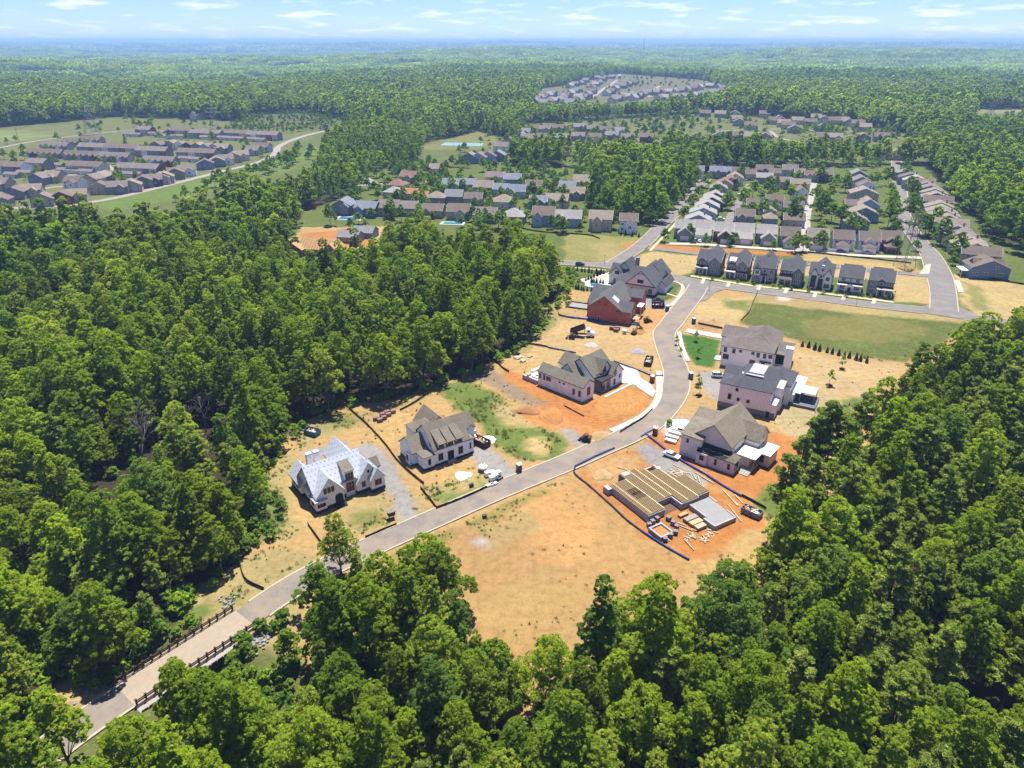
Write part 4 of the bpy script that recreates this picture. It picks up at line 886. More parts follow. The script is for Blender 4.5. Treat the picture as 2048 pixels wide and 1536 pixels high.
# ---- pale brick house
o = house('house_under_construction', 'unfinished pale rose brick house with tall tan gable and white porch roof', (45.4,163.0), -39.8, (9,8,13.5))
TAN2 = shingle('khaki shingle', (.30,.255,.19))
gable(o, 1.8, 12.4, 2.0, 18, 6.5, 4.5, 'y', PALEBR, TAN2, .35, trim=WOOD); gable(o, -1.0, 5, .5, 12.8, 6.4, 1.7, 'x', PALEBR, TAN2, .3); gable(o, -2.4, 6, 9.5, 18.6, 6.2, 2.2, 'x', PALEBR, TAN2, .3); gable(o, 8.8, 16.3, 10.4, 17, 5.6, 3.1, 'x', PALEBR, TAN2, .3, trim=WOOD)
shed(o, 4.4, 12.6, -.3, 2.2, 3.5, 5.2, PALEBR, M('black felt roof', (.022,.024,.030), .8, .2), .2); hip(o, 12.2, 14.6, -.25, 3.4, 3.5, 1.5, PALEBR, TAN2, .2)
box(o, 'wall', 4.3, 7.4, -.7, .2, 0, 3.3, PALEBR)
for a in (6.2, 10.2): MB().obox((a+1,.55,4.35), (3.6,.1,.1), (R(34),0,0)).build('roof_jack', WOOD, o)
box(o, 'wall', 12.4, 16.4, 4.6, 10.6, 0, 3.6, PALEBR); box(o, 'porch_roof', 12.7, 18.2, 4.2, 10.5, 3.7, 3.9, TPO); box(o, 'porch_roof', 16.4, 20.4, 8.4, 15, 3.62, 3.82, TPO); box(o, 'wall', 16.0, 20.1, 9.0, 14.6, 0, 3.3, PALEBR); box(o, 'porch_floor', 14.6, 17.8, 3.6, 8.9, 0, .8, CONC); posts(o, [(17.8,4.5),(17.8,8.2)], .8, 3.7, WOOD, .2)
steps(o, 15.2, 17.8, 3.6, 5, .8, M('pale stone', (.62,.57,.50), .8, .08), .4)
for a, z, w_, h_, f, pz in ((1.0,4.3,.6,1.1,'S',.5),(2.9,4.6,.6,1.2,'S',2.0),(5.9,1.4,1.1,1.3,'S',-.7),(9.6,1.2,.6,1.6,'S',-.3),(13.2,1.2,.6,1.6,'S',-.25)): win(o, f, pz, a, z, w_, h_, 'raw', 2 if w_ > 1 else 1, 2)
for a in (9.9, 11.3): win(o, 'S', 9.0, a+6.8, 1.1, 1.1, 1.9, 'black', 1, 1)
win(o, 'E', 14.6, 1.4, 1.2, 1.9, 1.7, 'black', 3, 1); box(o, 'gable_patch', 16.3, 16.36, 12.4, 13.6, 5.8, 7.4, WOOD)
# ---- block foundation with floor joists
o = house('house_foundation', 'grey block foundation covered with rows of timber floor joists', (31.3,133.8), 31, (10,6,12), cat='foundation')
ZF = 1.65
for q in ((0,.3,0,14.6),(.3,5.2,0,.3),(4.9,5.2,.3,3.2),(5.2,10.2,3.2,3.5),(9.9,10.2,-.4,3.2),(10.2,15.6,-.4,-.1),(15.6,19.5,.1,.4),(19.2,19.5,.4,8.6),(15.6,19.2,8.3,8.6),(15.3,15.6,8.6,16),(10.2,15.3,15.7,16),(5.2,10.2,17,17.3),(.3,5.2,14.3,14.6),(-1.2,0,13.2,15.2)): box(o, 'block_wall', *q, 0, ZF, BLOCK)
def span(x_):
    if x_ < 5.3: return .1, 14.5
    if x_ < 10.3: return 3.3, 17.2
    if x_ < 15.6: return -.3, 15.9
    return .2, 8.5
JM = {}
for k in range(49):
    x_ = .15+k*.398; a, b_ = span(x_); segs = [(a, b_)]
    if 2.0 < x_ < 5.2: segs = [(a, 6.1), (10.3, b_)]
    if 12.6 < x_ < 14.6: segs = [(a, 14.2)]
    for s0, s1 in segs:
        L_ = round(s1-s0, 1)
        if L_ not in JM: JM[L_] = [MB().box(-.07, .07, 0, L_, 0, .3).mesh('floor joist', mm) for mm in (WOOD, M('weathered lumber', (.50,.36,.17), .85, .2, 3.))]
        ob('joist', JM[L_][k % 2], o, (x_, s0, ZF+.003+rnd.uniform(0, .012)))
for k in range(9): MB().box(2.0, 5.2, 6.15+k*.46, 6.21+k*.46, ZF+.01, ZF+.29).build('cross_joist', WOOD, o) if k not in (4, 5) else None
for q in ((5.0,5.14,.2,14.4),(10.1,10.24,3.4,17),(1.2,1.34,.2,14.4),(15.4,15.54,0,15.8),(8.1,8.24,3.4,17.1),(12.1,12.24,-.2,15.8)): box(o, 'beam', *q, ZF+.04, ZF+.36, M('fresh beam', (.66,.50,.27), .8, .12, 3.))
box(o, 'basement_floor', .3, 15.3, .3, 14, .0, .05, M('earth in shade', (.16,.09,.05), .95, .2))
box(o, 'plywood_sheet', 5.6, 7.8, 15.6, 17.0, ZF+.31, ZF+.36, M('grey plywood', (.50,.49,.46), .8, .1)); box(o, 'plywood_sheet', 15.0, 15.9, 13.6, 14.6, ZF+.31, ZF+.5, WHITE)
o2 = thing('garage_slab', 'grey garage slab with block kerb walls beside joisted foundation', 'slab', (31.3,133.8,0), R(31))
MB().prism([(12.2,-.9),(18.5,-.9),(17.6,-10.),(11.1,-10.),(11.0,-6.5),(12.0,-6.5)], 0, 1.0).build('slab', M('grey slab', (.34,.335,.33), .85, .08, .8), o2)
for a, b_ in (((12.1,-1),(11.9,-6.5)),((11.0,-6.6),(11.0,-10.1)),((11.0,-10.1),(17.7,-10.1)),((17.7,-10.1),(18.0,-7)),((18.3,-3.4),(18.6,-.8))):
    a, b_ = np.array(a), np.array(b_); L_ = np.linalg.norm(b_-a); MB().obox((*(a+b_)/2, .6), (L_, .3, 1.2), (0,0,math.atan2(*(b_-a)[::-1]))).build('block_wall', BLOCK, o2)
FOOT.append((51,131,9))
o3 = thing('block_enclosure', 'small square block footing filled with red earth near the camera side of foundation', 'footing', (31.3,133.8,0), R(31))
for q in ((-2.1,-1.7,-6.8,-2.6),(1.4,1.8,-6.4,-2.4),(-1.7,1.4,-3.0,-2.6),(-1.7,1.4,-6.8,-6.4)): box(o3, 'block_wall', *q, 0, 1.0, BLOCK)
box(o3, 'earth_fill', -1.7, 1.4, -6.4, -3, 0, .6, M('red earth fill', (.52,.24,.08), .95, .2))
# ---------------------------------------------------------------- the new row of seven houses
SD = {k: siding(k+' siding', c) for k, c in dict(grey=(.22,.235,.23), taupe=(.25,.225,.215), greige=(.36,.325,.29), green=(.15,.175,.16), white=(.82,.82,.81), slate=(.21,.225,.24), blue=(.13,.21,.30), paleblue=(.34,.42,.50), navy=(.045,.06,.10), red=(.20,.028,.03), sage=(.24,.29,.25), brown=(.085,.05,.045), tan=(.45,.38,.28), cream=(.62,.57,.47)).items()}
SBRICK = brickwall('brown side brick', (.20,.13,.10), (.25,.17,.13), (.22,.18,.15)); METR = M('black metal roof', (.028,.031,.042), .4, .15)
GDOOR = siding('white garage door', (.72,.71,.68), .55); DOORB = M('brown door', (.12,.05,.03), .5, .2)
def porch(o, x0, x1, d, z, roof, cols=3, rise=.9):
    shed(o, x0, x1, -d, .02, z, z+rise, None, roof, .2, walls=False); box(o, 'porch_beam', x0, x1, -d-.05, -d+.15, z-.3, z-.02, WHITE); box(o, 'porch_floor', x0, x1, -d-.1, 0, 0, .5, SBRICK)
    posts(o, [(x0+.15+(x1-x0-.3)*i/(cols-1), -d+.05) for i in range(cols)], .5, z-.3, WHITE, .26)
ROW = [((88.2,330.2), 'grey', 11.2, 'grey-green sided house with two white-trimmed gables, leftmost of the new row'), ((100.7,323.5), 'taupe', 9.8, 'taupe house with pale shed dormer, second from left in new row'), ((111.3,317.9), 'greige', 9.6, 'greige house with narrow left gable and white bay in new row'), ((122.0,312.9), 'green', 9.8, 'dark green house with grey porch roof, middle of new row'),
       ((133.2,307.9), 'white', 9.8, 'white house with two black-edged gables in new row'), ((144.3,302.6), 'white', 9.7, 'white house with small arched portico, second from right in new row'), ((155.3,297.6), 'slate', 9.8, 'slate grey house with black porch roof, rightmost of new row')]
for i, (O, wc, W_, lb) in enumerate(ROW):
    o = house('row_house', lb, O, -26, (W_/2,7,8.5), group='new row of seven houses'); wl = SD[wc]; tr = BLACK if i == 4 else WHITE; st = 'black' if i == 4 else 'white'
    gable(o, 0, W_, 0, 10.5, 6.7, 3.7, 'x', wl, CHAR, .35, trim=tr); box(o, 'side_brick', -.06, W_+.06, .3, 10.4, 0, 6.2, SBRICK); box(o, 'foundation', -.1, W_+.1, -.1, 10.5, 0, .6, FOUND)
    gable(o, 1.2, W_-1., 9, 18, 5.4 if i > 4 else 6.4, 3.6 if i != 2 else 4.1, 'y' if i not in (5, 6) else 'x', wl, CHAR, .35, trim=tr)
    if i == 0: gable(o, .6, 4.2, -.15, 3, 6.6, 1.7, 'y', wl, CHAR, .25, trim=tr, z0=5.5); gable(o, 5.6, 11.1, -.6, 5, 6.4, 2.6, 'y', wl, CHAR, .3, trim=tr); porch(o, -.2, 5.6, 2.0, 3.3, METR, 4); A = [(1.1,4.6,.9,1.3,0),(2.8,4.6,.9,1.3,0),(4.5,4.6,.9,1.3,0),(8.3,4.6,1.7,1.4,-.6),(8.2,1.4,1.7,1.5,-.6)]
    elif i == 1: gable(o, 4.4, 9.6, -.6, 5, 6.4, 2.6, 'y', wl, CHAR, .3, trim=tr); shed(o, .8, 3.6, .2, 4.2, 7.9, 9.4, WHITE, M('pale metal roof', (.45,.47,.50), .4, .06), .2, z0=6.6); porch(o, -.2, 4.3, 2.0, 3.3, METR, 3); porch(o, 4.3, 9.7, 1.5, 3.2, METR, 2, .7); A = [(2.2,4.5,1.7,1.4,0),(5.8,4.5,1.2,1.4,-.6),(8.2,4.5,1.2,1.4,-.6),(2.2,7.15,1.6,.6,.2),(6.0,1.4,1.1,1.5,-.6),(8.2,1.4,1.1,1.5,-.6)]
    elif i == 2: gable(o, -.1, 3.8, -.7, 5, 6.4, 3.0, 'y', wl, CHAR, .25, trim=tr); box(o, 'bay', .8, 3.2, -1.1, -.6, 3.3, 6.0, WHITE); box(o, 'bay_roof', .6, 3.4, -1.25, -.6, 6.0, 6.2, METR); box(o, 'portico', 4.0, 6.3, -1.7, 0, 3.4, 3.75, METR); posts(o, [(4.2,-1.5),(6.1,-1.5)], 0, 3.4, WHITE, .3); A = [(2.,3.9,1.6,1.5,-1.1),(1.9,1.3,2.3,1.5,-.7),(5.1,4.6,1.0,1.4,0),(8.2,4.3,1.7,1.5,0),(8.2,1.2,1.7,1.6,0)]; door(o, 'S', 0, 5.2, 1.1, 2.2, DOORB, .5)
    elif i == 3: gable(o, 5.4, 9.7, -.6, 5, 6.5, 2.3, 'y', wl, CHAR, .3, trim=tr); shed(o, -.1, 5.5, -2.2, .02, 3.2, 4.7, None, TAUPE, .2, walls=False); box(o, 'porch_beam', -.1, 5.5, -2.25, -2.05, 2.9, 3.2, WHITE); box(o, 'porch_floor', -.1, 5.5, -2.2, 0, 0, .5, SBRICK); posts(o, [(.1,-2.1),(2.7,-2.1),(5.3,-2.1)], .5, 2.9, WHITE, .26); shed(o, -.1, 5.5, -.6, .02, 4.75, 5.1, None, METR, .1, walls=False); A = [(1.1,5.2,.9,1.2,0),(2.8,5.2,.9,1.2,0),(4.4,5.2,.9,1.2,0),(7.6,4.2,1.6,1.6,-.6),(7.6,1.3,2.3,1.6,-.6),(1.2,1.3,1.2,1.4,0),(3.2,1.3,1.,1.4,0)]
    elif i == 4: gable(o, .4, 3.8, -.5, 5, 6.3, 2.7, 'y', wl, CHAR, .35, trim=BLACK); gable(o, 6.2, 9.7, -.5, 5, 6.3, 2.9, 'y', wl, CHAR, .35, trim=BLACK); box(o, 'bay', 1.0, 3.2, -.9, -.45, .6, 5.9, M('black bay cladding', (.03,.04,.06), .5, .1)); box(o, 'entry', 4.1, 6.0, -.4, .1, 0, 4.7, METR); door(o, 'S', -.4, 5.05, 1.5, 2.9, DOORB, .5, frame='black'); box(o, 'chimney', 4.6, 5.5, 2, 2.8, 7, 10.2, WHITE); A = [(2.1,4.3,1.5,1.4,-.9),(2.1,1.2,1.5,1.5,-.9),(5.,5.2,.7,.8,0),(7.9,4.2,1.4,1.5,-.5),(7.9,1.0,2.2,1.6,-.5)]
    elif i == 5: porch(o, -.1, 9.8, 1.6, 3.6, METR, 4, .9); gable(o, 3.6, 6.2, -2.4, .0, 3.3, 1.2, 'y', WHITE, METR, .2, z0=3.1, trim=WHITE); door(o, 'S', 0, 4.9, 1.2, 2.3, DOORB, .5); A = [(2.,5.0,1.5,1.2,0),(4.9,5.3,.6,.8,0),(7.8,5.0,1.5,1.2,0),(2.,1.4,2.,1.5,0),(7.8,1.4,2.2,1.5,0)]
    else: gable(o, 3.6, 6.4, .0, 3, 6.8, 1.2, 'y', wl, CHAR, .2, trim=tr, z0=6.4); porch(o, 3.8, 9.9, 1.9, 3.5, METR, 3, .9); door(o, 'S', 0, 5.3, 1.2, 2.3, DOORB, .5); A = [(2.,4.8,1.6,1.3,0),(5.0,4.8,1.2,1.3,0),(8.,4.8,1.6,1.3,0),(2.1,1.3,2.4,1.6,0),(8.2,1.3,1.8,1.4,0)]
    for a, z, w_, h_, y_ in A: win(o, 'S', y_, a, z, w_, h_, st, max(1, round(w_/.8)), 2)
    for b_ in (3, 7): win(o, 'E', W_+.06, b_, 4.2, 1.0, 1.3, st); win(o, 'E', W_+.06, b_, 1.2, 1., 1.4, st)
    if i == 4: pass
# ---------------------------------------------------------------- older houses
RC = {k: shingle(k+' roof shingle', tuple(1.35*q for q in c)) for k, c in dict(brown=(.175,.135,.11), tan=(.27,.225,.175), taupe=(.21,.175,.16), grey=(.22,.22,.225), blue=(.20,.225,.26), red=(.24,.145,.10), orange=(.42,.20,.09), pale=(.33,.31,.29)).items()}
ORD = ['first','second','third','fourth','fifth','sixth','seventh','eighth','ninth','tenth','eleventh','twelfth','thirteenth','fourteenth','fifteenth','sixteenth','seventeenth','eighteenth','nineteenth','twentieth']+['twenty-'+q for q in ('first','second','third','fourth','fifth','sixth','seventh','eighth','ninth')]
def suburb(label, xy, rot, w_, d, h, rise, axis, wall, roof, cross=None, nwin=3, garage=False, group=None, lo=True, seed=0, storeys=None):
    """plain house, centre at xy; cross: x-centre of a front gable"""
    rs_ = random.Random(seed); o = house('suburban_house', label, xy, rot, (0,0,max(w_,d)*.52), group=group)
    wl, rf = SD[wall], RC[roof]
    if axis == 'h': hip(o, -w_/2, w_/2, -d/2, d/2, h, rise, wl, rf, .4)
    else: gable(o, -w_/2, w_/2, -d/2, d/2, h, rise, axis, wl, rf, .4, trim=WHITE if lo else None)
    yf = -d/2
    if cross is not None:
        cw = w_*.42; gable(o, cross-cw/2, cross+cw/2, yf-2.2, yf+d*.4, h*(.62 if garage else .92), rise*.62, 'y', wl, rf, .35, trim=WHITE if lo else None)
        if garage: door(o, 'S', yf-2.2, cross, cw*.78, min(2.5, h*.5), GDOOR, .05, 'garage_door')
        else: win(o, 'S', yf-2.2, cross, h*.45, 1.5, 1.4, 'white', 2, 2)
    for j in range(nwin):
        a = -w_/2+w_*(j+.5)/nwin
        if cross is not None and abs(a-cross) < w_*.26: continue
        win(o, 'S', yf, a, h*.22, 1.1, 1.5, 'white', 1, 2)
        if h > 5: win(o, 'S', yf, a, h*.66, 1.1, 1.3, 'white', 1, 2)
    if lo:
        for e_, pos in (('E', w_/2), ('W', -w_/2)):
            if (e_ == 'E') == (xy[0] < 0): win(o, e_, pos, 0, h*.6, 1., 1.3)
        if rs_.random() < .5: box(o, 'chimney', w_*.2, w_*.2+.8, d*.12, d*.12+.9, h, h+rise*1.08+.5, SBRICK)
        if rs_.random() < .6: MB().tube((w_*-.2, d*.1, h+rise*.5), (w_*-.2, d*.1, h+rise+.3), .09, .09, 5).build('vent_pipe', DARK, o)
    return o
# row with garages to the alley
RR = [((90,392),'slate','pale',1,'grey'),((100.5,391),'white','pale',0,''),((110.5,385),'brown','pale',1,''),((121,383),'tan','pale',0,''),((132.5,380),'sage','pale',1,''),((143.5,374.5),'paleblue','brown',1,''),((157,371),'cream','tan',1,''),((169.2,367.2),'white','brown',1,''),((181.6,364),'white','brown',1,''),((193.6,365.5),'red','brown',1,'')]
for i, (O, wl, rf, g, _) in enumerate(RR):
    lb = '%s house with %s roof and alley garage, %s from left behind the new row' % ({'slate':'blue-grey','white':'white','brown':'dark brown','tan':'tan','sage':'sage green','paleblue':'pale blue','cream':'cream','red':'dark red'}[wl], {'pale':'grey','brown':'brown','tan':'tan'}[rf], ORD[i])
    o = house('garage_house', lb, O, -15, (4.5,9,9.5), group='houses with alley garages'); w_ = SD[wl]; r_ = RC[rf]
    gable(o, 0, 10.2, 5.5, 16.5, 5.6, 3.9, 'x', w_, r_, .35, trim=WHITE)
    if g: gable(o, 2.2 if i < 5 else 1.6, 9.8 if i < 5 else 7.6, 0, 8, 3.4 if i > 4 else 4.2, 2.6 if i > 4 else 3.2, 'y', w_, r_, .4, trim=WHITE) if i not in (6,7,8,9) else hip(o, 1.6, 7.6, 0, 7.5, 3.3, 2.1, w_, r_, .4)
    else: shed(o, .6, 9.6, .2, 5.6, 3.4, 5.8, w_, r_, .3)
    door(o, 'S', 0 if g else .2, 4.8 if (i > 4) else 6.0, 4.4, 2.5, GDOOR if wl != 'red' else BRW, .05, 'garage_door')
    for a in (1.4, 8.6): win(o, 'S', 5.5, a, 3.9, 1., 1.2)
    if i > 7: gable(o, 2.4, 7.2, 3.6, 9, 5.5, 1.7, 'y', w_, r_, .3, trim=WHITE)
    win(o, 'E', 10.2, 11, 3.4, 1., 1.3); win(o, 'E', 10.2, 8, 3.4, 1., 1.3)
    if i in (7, 8): box(o, 'garden_fence', -2.4, 1.4, .2, .35, 0, 1.6, WHITE)
DEF = dict(w=11, d=11, h=5.6, rise=3.4)
def cluster(name, phrase, group, items, zm=7., lo=True):
    """items: (u, v of the roof middle, rot, w, d, h, rise, axis, wall, roof, cross, garage)"""
    for i, it in enumerate(items):
        u, v, rot, w_, d, h, rise, ax, wl, rf, cr = it[:11]; g = it[11] if len(it) > 11 else False
        xy = P(u, v, h+rise*.45); xy = P(u, v, h+rise*.45+T(*xy))
        suburb(phrase(i, wl, rf), xy, rot, w_, d, h, rise, ax, wl, rf, cr, 3 if lo else 2, g, group, lo, seed=i)
cname = {'slate':'slate','white':'white','brown':'brown','tan':'tan','sage':'sage','paleblue':'pale blue','cream':'cream','red':'red','blue':'blue','grey':'grey','taupe':'taupe','greige':'greige','green':'green','navy':'navy'}
# centre: three rows among trees
C1 = [(688,402,-10,13,12,6,3.6,'y','slate','blue',3),(735,408,-14,14,11,5.6,3.4,'x','blue','blue',-3),(779,406,-6,13,12,5.4,4,'x','tan','taupe',2),(818,408,-6,12,12,5,3.6,'x','greige','taupe',None),(868,413,-10,13,11,4.6,3.4,'x','greige','brown',-3),(919,414,-8,14,12,5,4,'x','greige','brown',2),(972,421,-10,14,11,5,3.8,'x','paleblue','taupe',None),(1028,423,-8,14,13,4.6,4.2,'h','slate','pale',None),(1088,420,-8,13,12,6.6,4.2,'x','paleblue','brown',-3),(1138,427,-8,15,11,5.4,4,'x','paleblue','pale',-4),(1203,428,-10,13,12,7,4,'x','tan','tan',-2),(1258,433,-10,10,10,7,3.4,'x','white','brown',1)]
cluster('c1', lambda i, w_, r_: '%s roofed %s house, %s from left in front row beyond the wood' % (r_, cname[w_], ORD[i]), 'front row of centre neighbourhood', C1)
C2 = [(789,378,-20,13,11,5,3.4,'h','tan','pale',None),(796,363,-20,13,12,5,4,'h','cream','red',None),(819,347,-20,13,11,5,3.8,'x','greige','red',2),(820,381,-12,12,9,4.4,3,'x','cream','orange',None),(843,387,-12,10,9,4.4,2.8,'x','cream','orange',None),(873,388,-8,13,11,5,3.4,'h','slate','tan',None),(909,385,-8,12,11,5,3.8,'x','slate','grey',None),(948,390,-8,12,10,5,3.4,'x','greige','brown',2),(1008,395,-8,15,13,4.6,4,'h','cream','tan',None),(1078,396,-10,12,10,5,3.2,'x','blue','blue',2),(1115,393,-14,15,12,4.8,3.6,'x','cream','tan',-3)]
cluster('c2', lambda i, w_, r_: '%s roofed house, %s from left in second row amid the centre trees' % (r_, ORD[i]), 'second row of centre neighbourhood', C2)
C3 = [(873,332,-8,11,10,5,3.4,'x','cream','tan',None),(905,362,-8,14,11,5,3.6,'x','paleblue','blue',3),(936,362,-8,12,11,5,3.4,'x','slate','blue',None),(968,367,-10,14,11,5.4,4,'x','paleblue','tan',None),(1003,372,-8,11,10,5,3.4,'x','paleblue','blue',2),(1034,375,-10,13,11,5,4,'x','paleblue','blue',-3),(1068,366,-10,12,12,5,4,'x','brown','brown',2),(992,348,-8,15,11,5,3.4,'x','cream','taupe',None),(1026,352,-8,13,11,5.6,3.6,'x','blue','blue',None),(1136,367,-12,12,10,5,3.4,'x','slate','blue',None),(1170,356,-14,16,13,5,4.4,'x','tan','tan',None),(1150,379,-12,14,10,5,3.4,'x','slate','tan',2),(1200,345,-10,12,11,5.6,3.6,'x','slate','grey',None)]
cluster('c3', lambda i, w_, r_: '%s roofed %s house, %s in the back row of the centre neighbourhood' % (r_, cname[w_], ORD[i]), 'back row of centre neighbourhood', C3)
# street grid on the right
G1 = [(1398,336,-12,8,9,6,3.4,'x','white','blue',1),(1434,337,-12,11,9,5.6,3.4,'x','slate','blue',1),(1455,338,-12,9,9,5.4,3.2,'x','slate','blue',1),(1480,339,-12,13,9,5.4,3.6,'x','cream','brown',-1),(1502,343,-12,8,9,5,3,'x','tan','brown',None),(1529,334,-12,13,9,5.8,3.4,'x','slate','brown',0),(1550,341,-12,8,9,5,3,'x','tan','brown',None),(1529,350,-12,12,8,5,3,'x','slate','pale',None),(1580,334,-12,12,9,5.6,3.6,'x','cream','taupe',2),(1599,341,-12,8,9,5,3,'x','greige','taupe',None),(1623,345,-12,11,9,5,3.2,'x','greige','brown',-2),(1648,343,-12,12,9,5.6,3.6,'x','navy','taupe',1)]
cluster('g1', lambda i, w_, r_: '%s roofed %s house, %s from left along the far edge of right-hand street grid' % (r_, cname[w_], ORD[i]), 'far edge of street grid', G1)
G2 = [(1471,350,-14,12,12,5.6,3.4,'y','cream','tan',None),(1462,357,-14,12,12,5.6,3.4,'y','cream','red',None),(1449,362,-14,12,12,5.6,3.4,'y','tan','red',None),(1438,370,-14,12,12,6,3.4,'y','paleblue','tan',None),(1431,388,-14,15,11,5.6,3.4,'y','slate','pale',None),(1424,397,-14,15,11,5.6,3.4,'y','brown','pale',None),(1415,406,-14,15,11,5.6,3.4,'y','slate','pale',None),(1407,418,-14,16,12,5.6,3.4,'y','paleblue','pale',None),(1397,432,-14,15,11,5.4,3.2,'y','slate','pale',None)]
cluster('g2', lambda i, w_, r_: '%s roofed gabled house, %s down from the top of the left street column' % (r_, ORD[i]), 'left street column', G2)
G3 = [(1563,358,-12,14,9,5,3,'x','cream','taupe',None),(1600,362,-12,14,9,5,3,'x','cream','tan',None),(1602,378,-12,9,11,6.4,3.4,'y','white','red',None),(1549,394,-12,11,8,6.4,3,'x','white','brown',None),(1512,403,-12,12,10,5,3.4,'x','greige','brown',2,True),(1587,408,-12,12,10,5,3.4,'x','greige','brown',-2,True),(1540,418,-12,8,9,3.6,2.4,'y','cream','tan',None),(1490,424,-12,11,10,5,3.4,'x','slate','brown',-2),(1541,430,-12,8,9,4.6,3,'h','slate','tan',None),(1588,432,-12,12,10,4.6,3.2,'x','greige','brown',None)]
cluster('g3', lambda i, w_, r_: '%s roofed %s house, %s in the middle block between the two alleys' % (r_, cname[w_], ORD[i]), 'middle block', G3)
G4 = [(1716,344,-14,13,12,6,3.6,'y','slate','grey',None),(1722,356,-14,14,12,5.6,3.4,'y','slate','taupe',None),(1733,366,-14,13,11,5.6,3.4,'y','white','brown',None),(1728,380,-14,18,12,5.4,3.6,'y','tan','tan',None),(1736,402,-14,13,12,6.2,4,'y','paleblue','tan',None),(1706,404,-14,10,10,5,3,'x','cream','brown',None),(1727,418,-14,16,12,5.4,3.6,'y','blue','tan',None),(1712,433,-14,14,12,5.8,3.8,'y','blue','tan',None)]
cluster('g4', lambda i, w_, r_: '%s roofed %s house, %s down the column left of the tree-lined street' % (r_, cname[w_], ORD[i]), 'column left of tree-lined street', G4)
G5 = [(1812,343,'slate','blue'),(1822,350,'slate','brown'),(1832,356,'paleblue','pale'),(1842,362,'cream','red'),(1852,368,'brown','taupe'),(1860,374,'greige','taupe'),(1868,381,'cream','tan'),(1872,389,'slate','tan'),(1876,397,'brown','brown'),(1880,408,'greige','tan'),(1884,417,'cream','tan'),(1889,425,'paleblue','tan'),(1895,434,'navy','tan'),(1902,443,'navy','tan'),(1912,455,'greige','taupe'),(1926,467,'cream','taupe'),(1938,479,'tan','tan'),(1950,490,'brown','tan'),(1962,500,'tan','brown')]
cluster('g5', lambda i, w_, r_: '%s roofed %s house, %s from the far end of the right street edge' % (r_, cname[w_], ORD[i]), 'houses along right street edge', [(u, v, -22, 17, 9.4, 5.2+(i % 3)*.4, 3.3, 'y' if i % 5 != 3 else 'x', wl, rf, None) for i, (u, v, wl, rf) in enumerate(G5)])
o = house('corner_blue_house', 'blue sided house with brown roof at the near end of right street', P(1937,556), -10, (8,6,10.5)); w_ = SD['blue']
gable(o, 0, 17, 0, 11, 5.2, 3.6, 'y', w_, RC['brown'], .4, trim=WHITE); gable(o, 2, 15, 2, 9, 5.0, 3.0, 'x', w_, RC['brown'], .4); box(o, 'porch_roof', -3.4, -.1, 1, 8, 3.1, 3.35, WHITE); posts(o, [(-3.2,1.2),(-3.2,7.8),(-3.2,4.5)], 0, 3.1, WHITE)
for a, z, w2, n in ((2.4,1.6,1.8,2),(7,1.8,1.2,1),(13,1.6,2.8,3),(11.,4.8,.9,1)): win(o, 'S', 0, a, z, w2, 1.2, 'white', n, 1)
# ridge houses beyond the middle wood
K1 = [(940,309,'slate'),(959,309,'paleblue'),(978,307,'paleblue'),(996,305,'slate'),(1003,288,'white'),(1019,278,'slate'),(1043,268,'blue'),(1056,271,'slate'),(1087,270,'brown'),(1125,271,'brown'),(1157,268,'slate'),(1190,270,'cream'),(1224,266,'slate'),(1256,271,'cream'),(1294,270,'brown'),(1049,260,'taupe'),(1090,254,'tan'),(1116,252,'tan'),(1160,250,'tan'),(1186,254,'slate'),(1205,256,'slate'),(1241,258,'cream')]
cluster('k1', lambda i, w_, r_: '%s house with %s roof, %s from left on the ridge beyond the middle wood' % (cname[w_], r_, ORD[i]), 'ridge houses', [(u, v, -12, 15, 11, 5.6, 3.8, 'y' if i in (0,1,2,3,5,6) else 'x', wl, ('grey','taupe','brown')[i % 3], 3 if i > 7 else None) for i, (u, v, wl) in enumerate(K1)], lo=False)
K2 = [(1440,267),(1473,267),(1504,268),(1530,269),(1647,269),(1670,270),(1726,270),(1764,269),(1751,303),(1792,303),(1411,223),(1441,224),(1470,224),(1530,224),(1561,224),(1479,240),(1502,247),(1473,234),(1558,234),(1577,246),(1596,237),(1590,253),(1621,240),(1634,231),(1650,234),(1669,237),(1685,237),(1700,240),(1716,243),(1729,250),(1647,250),(1549,237),(1568,242)]
cluster('k2', lambda i, w_, r_: '%s roofed house, %s listed across the right-hand hillside neighbourhood' % (r_, ORD[i] if i < 29 else 'far '+ORD[i-29]), 'hillside neighbourhood houses', [(u, v, -16, 16, 12, 5.4, 4, 'x' if i % 3 else 'y', ('cream','tan','slate','greige')[i % 4], ('taupe','brown','tan')[i % 3], 3 if i < 8 else None) for i, (u, v) in enumerate(K2)], lo=False)
K3 = []
for j, (a, b_, c, d, n) in enumerate(((1066,197,1104,183,6),(1078,203,1128,194,6),(1124,190,1150,178,4),(1132,206,1158,190,4),(1160,196,1184,178,4),(1140,170,1172,158,4),(1185,172,1206,156,4),(1214,182,1240,168,4),(1226,196,1262,186,5),(1246,170,1270,162,3),(1268,192,1296,180,4),(1318,192,1412,186,9),(1312,180,1400,172,8),(1410,186,1440,176,4),(1420,170,1482,176,5),(1180,152,1224,148,4))):
    for k in range(n): K3.append((a+(c-a)*k/max(1, n-1), b_+(d-b_)*k/max(1, n-1), 'tiny %%s roofed house, %s in the %s row of the faraway subdivision' % (ORD[k], ORD[j])))
K3 += [(u, v, 'lone distant house in the hazy woods, %s from the right' % ORD[k]) for k, (u, v) in enumerate(((1848,190),(1810,143),(1805,186),(1697,195),(1640,195),(1615,197),(1560,152),(1286,128),(1020,252),(545,212),(395,226),(215,178),(50,174)))]
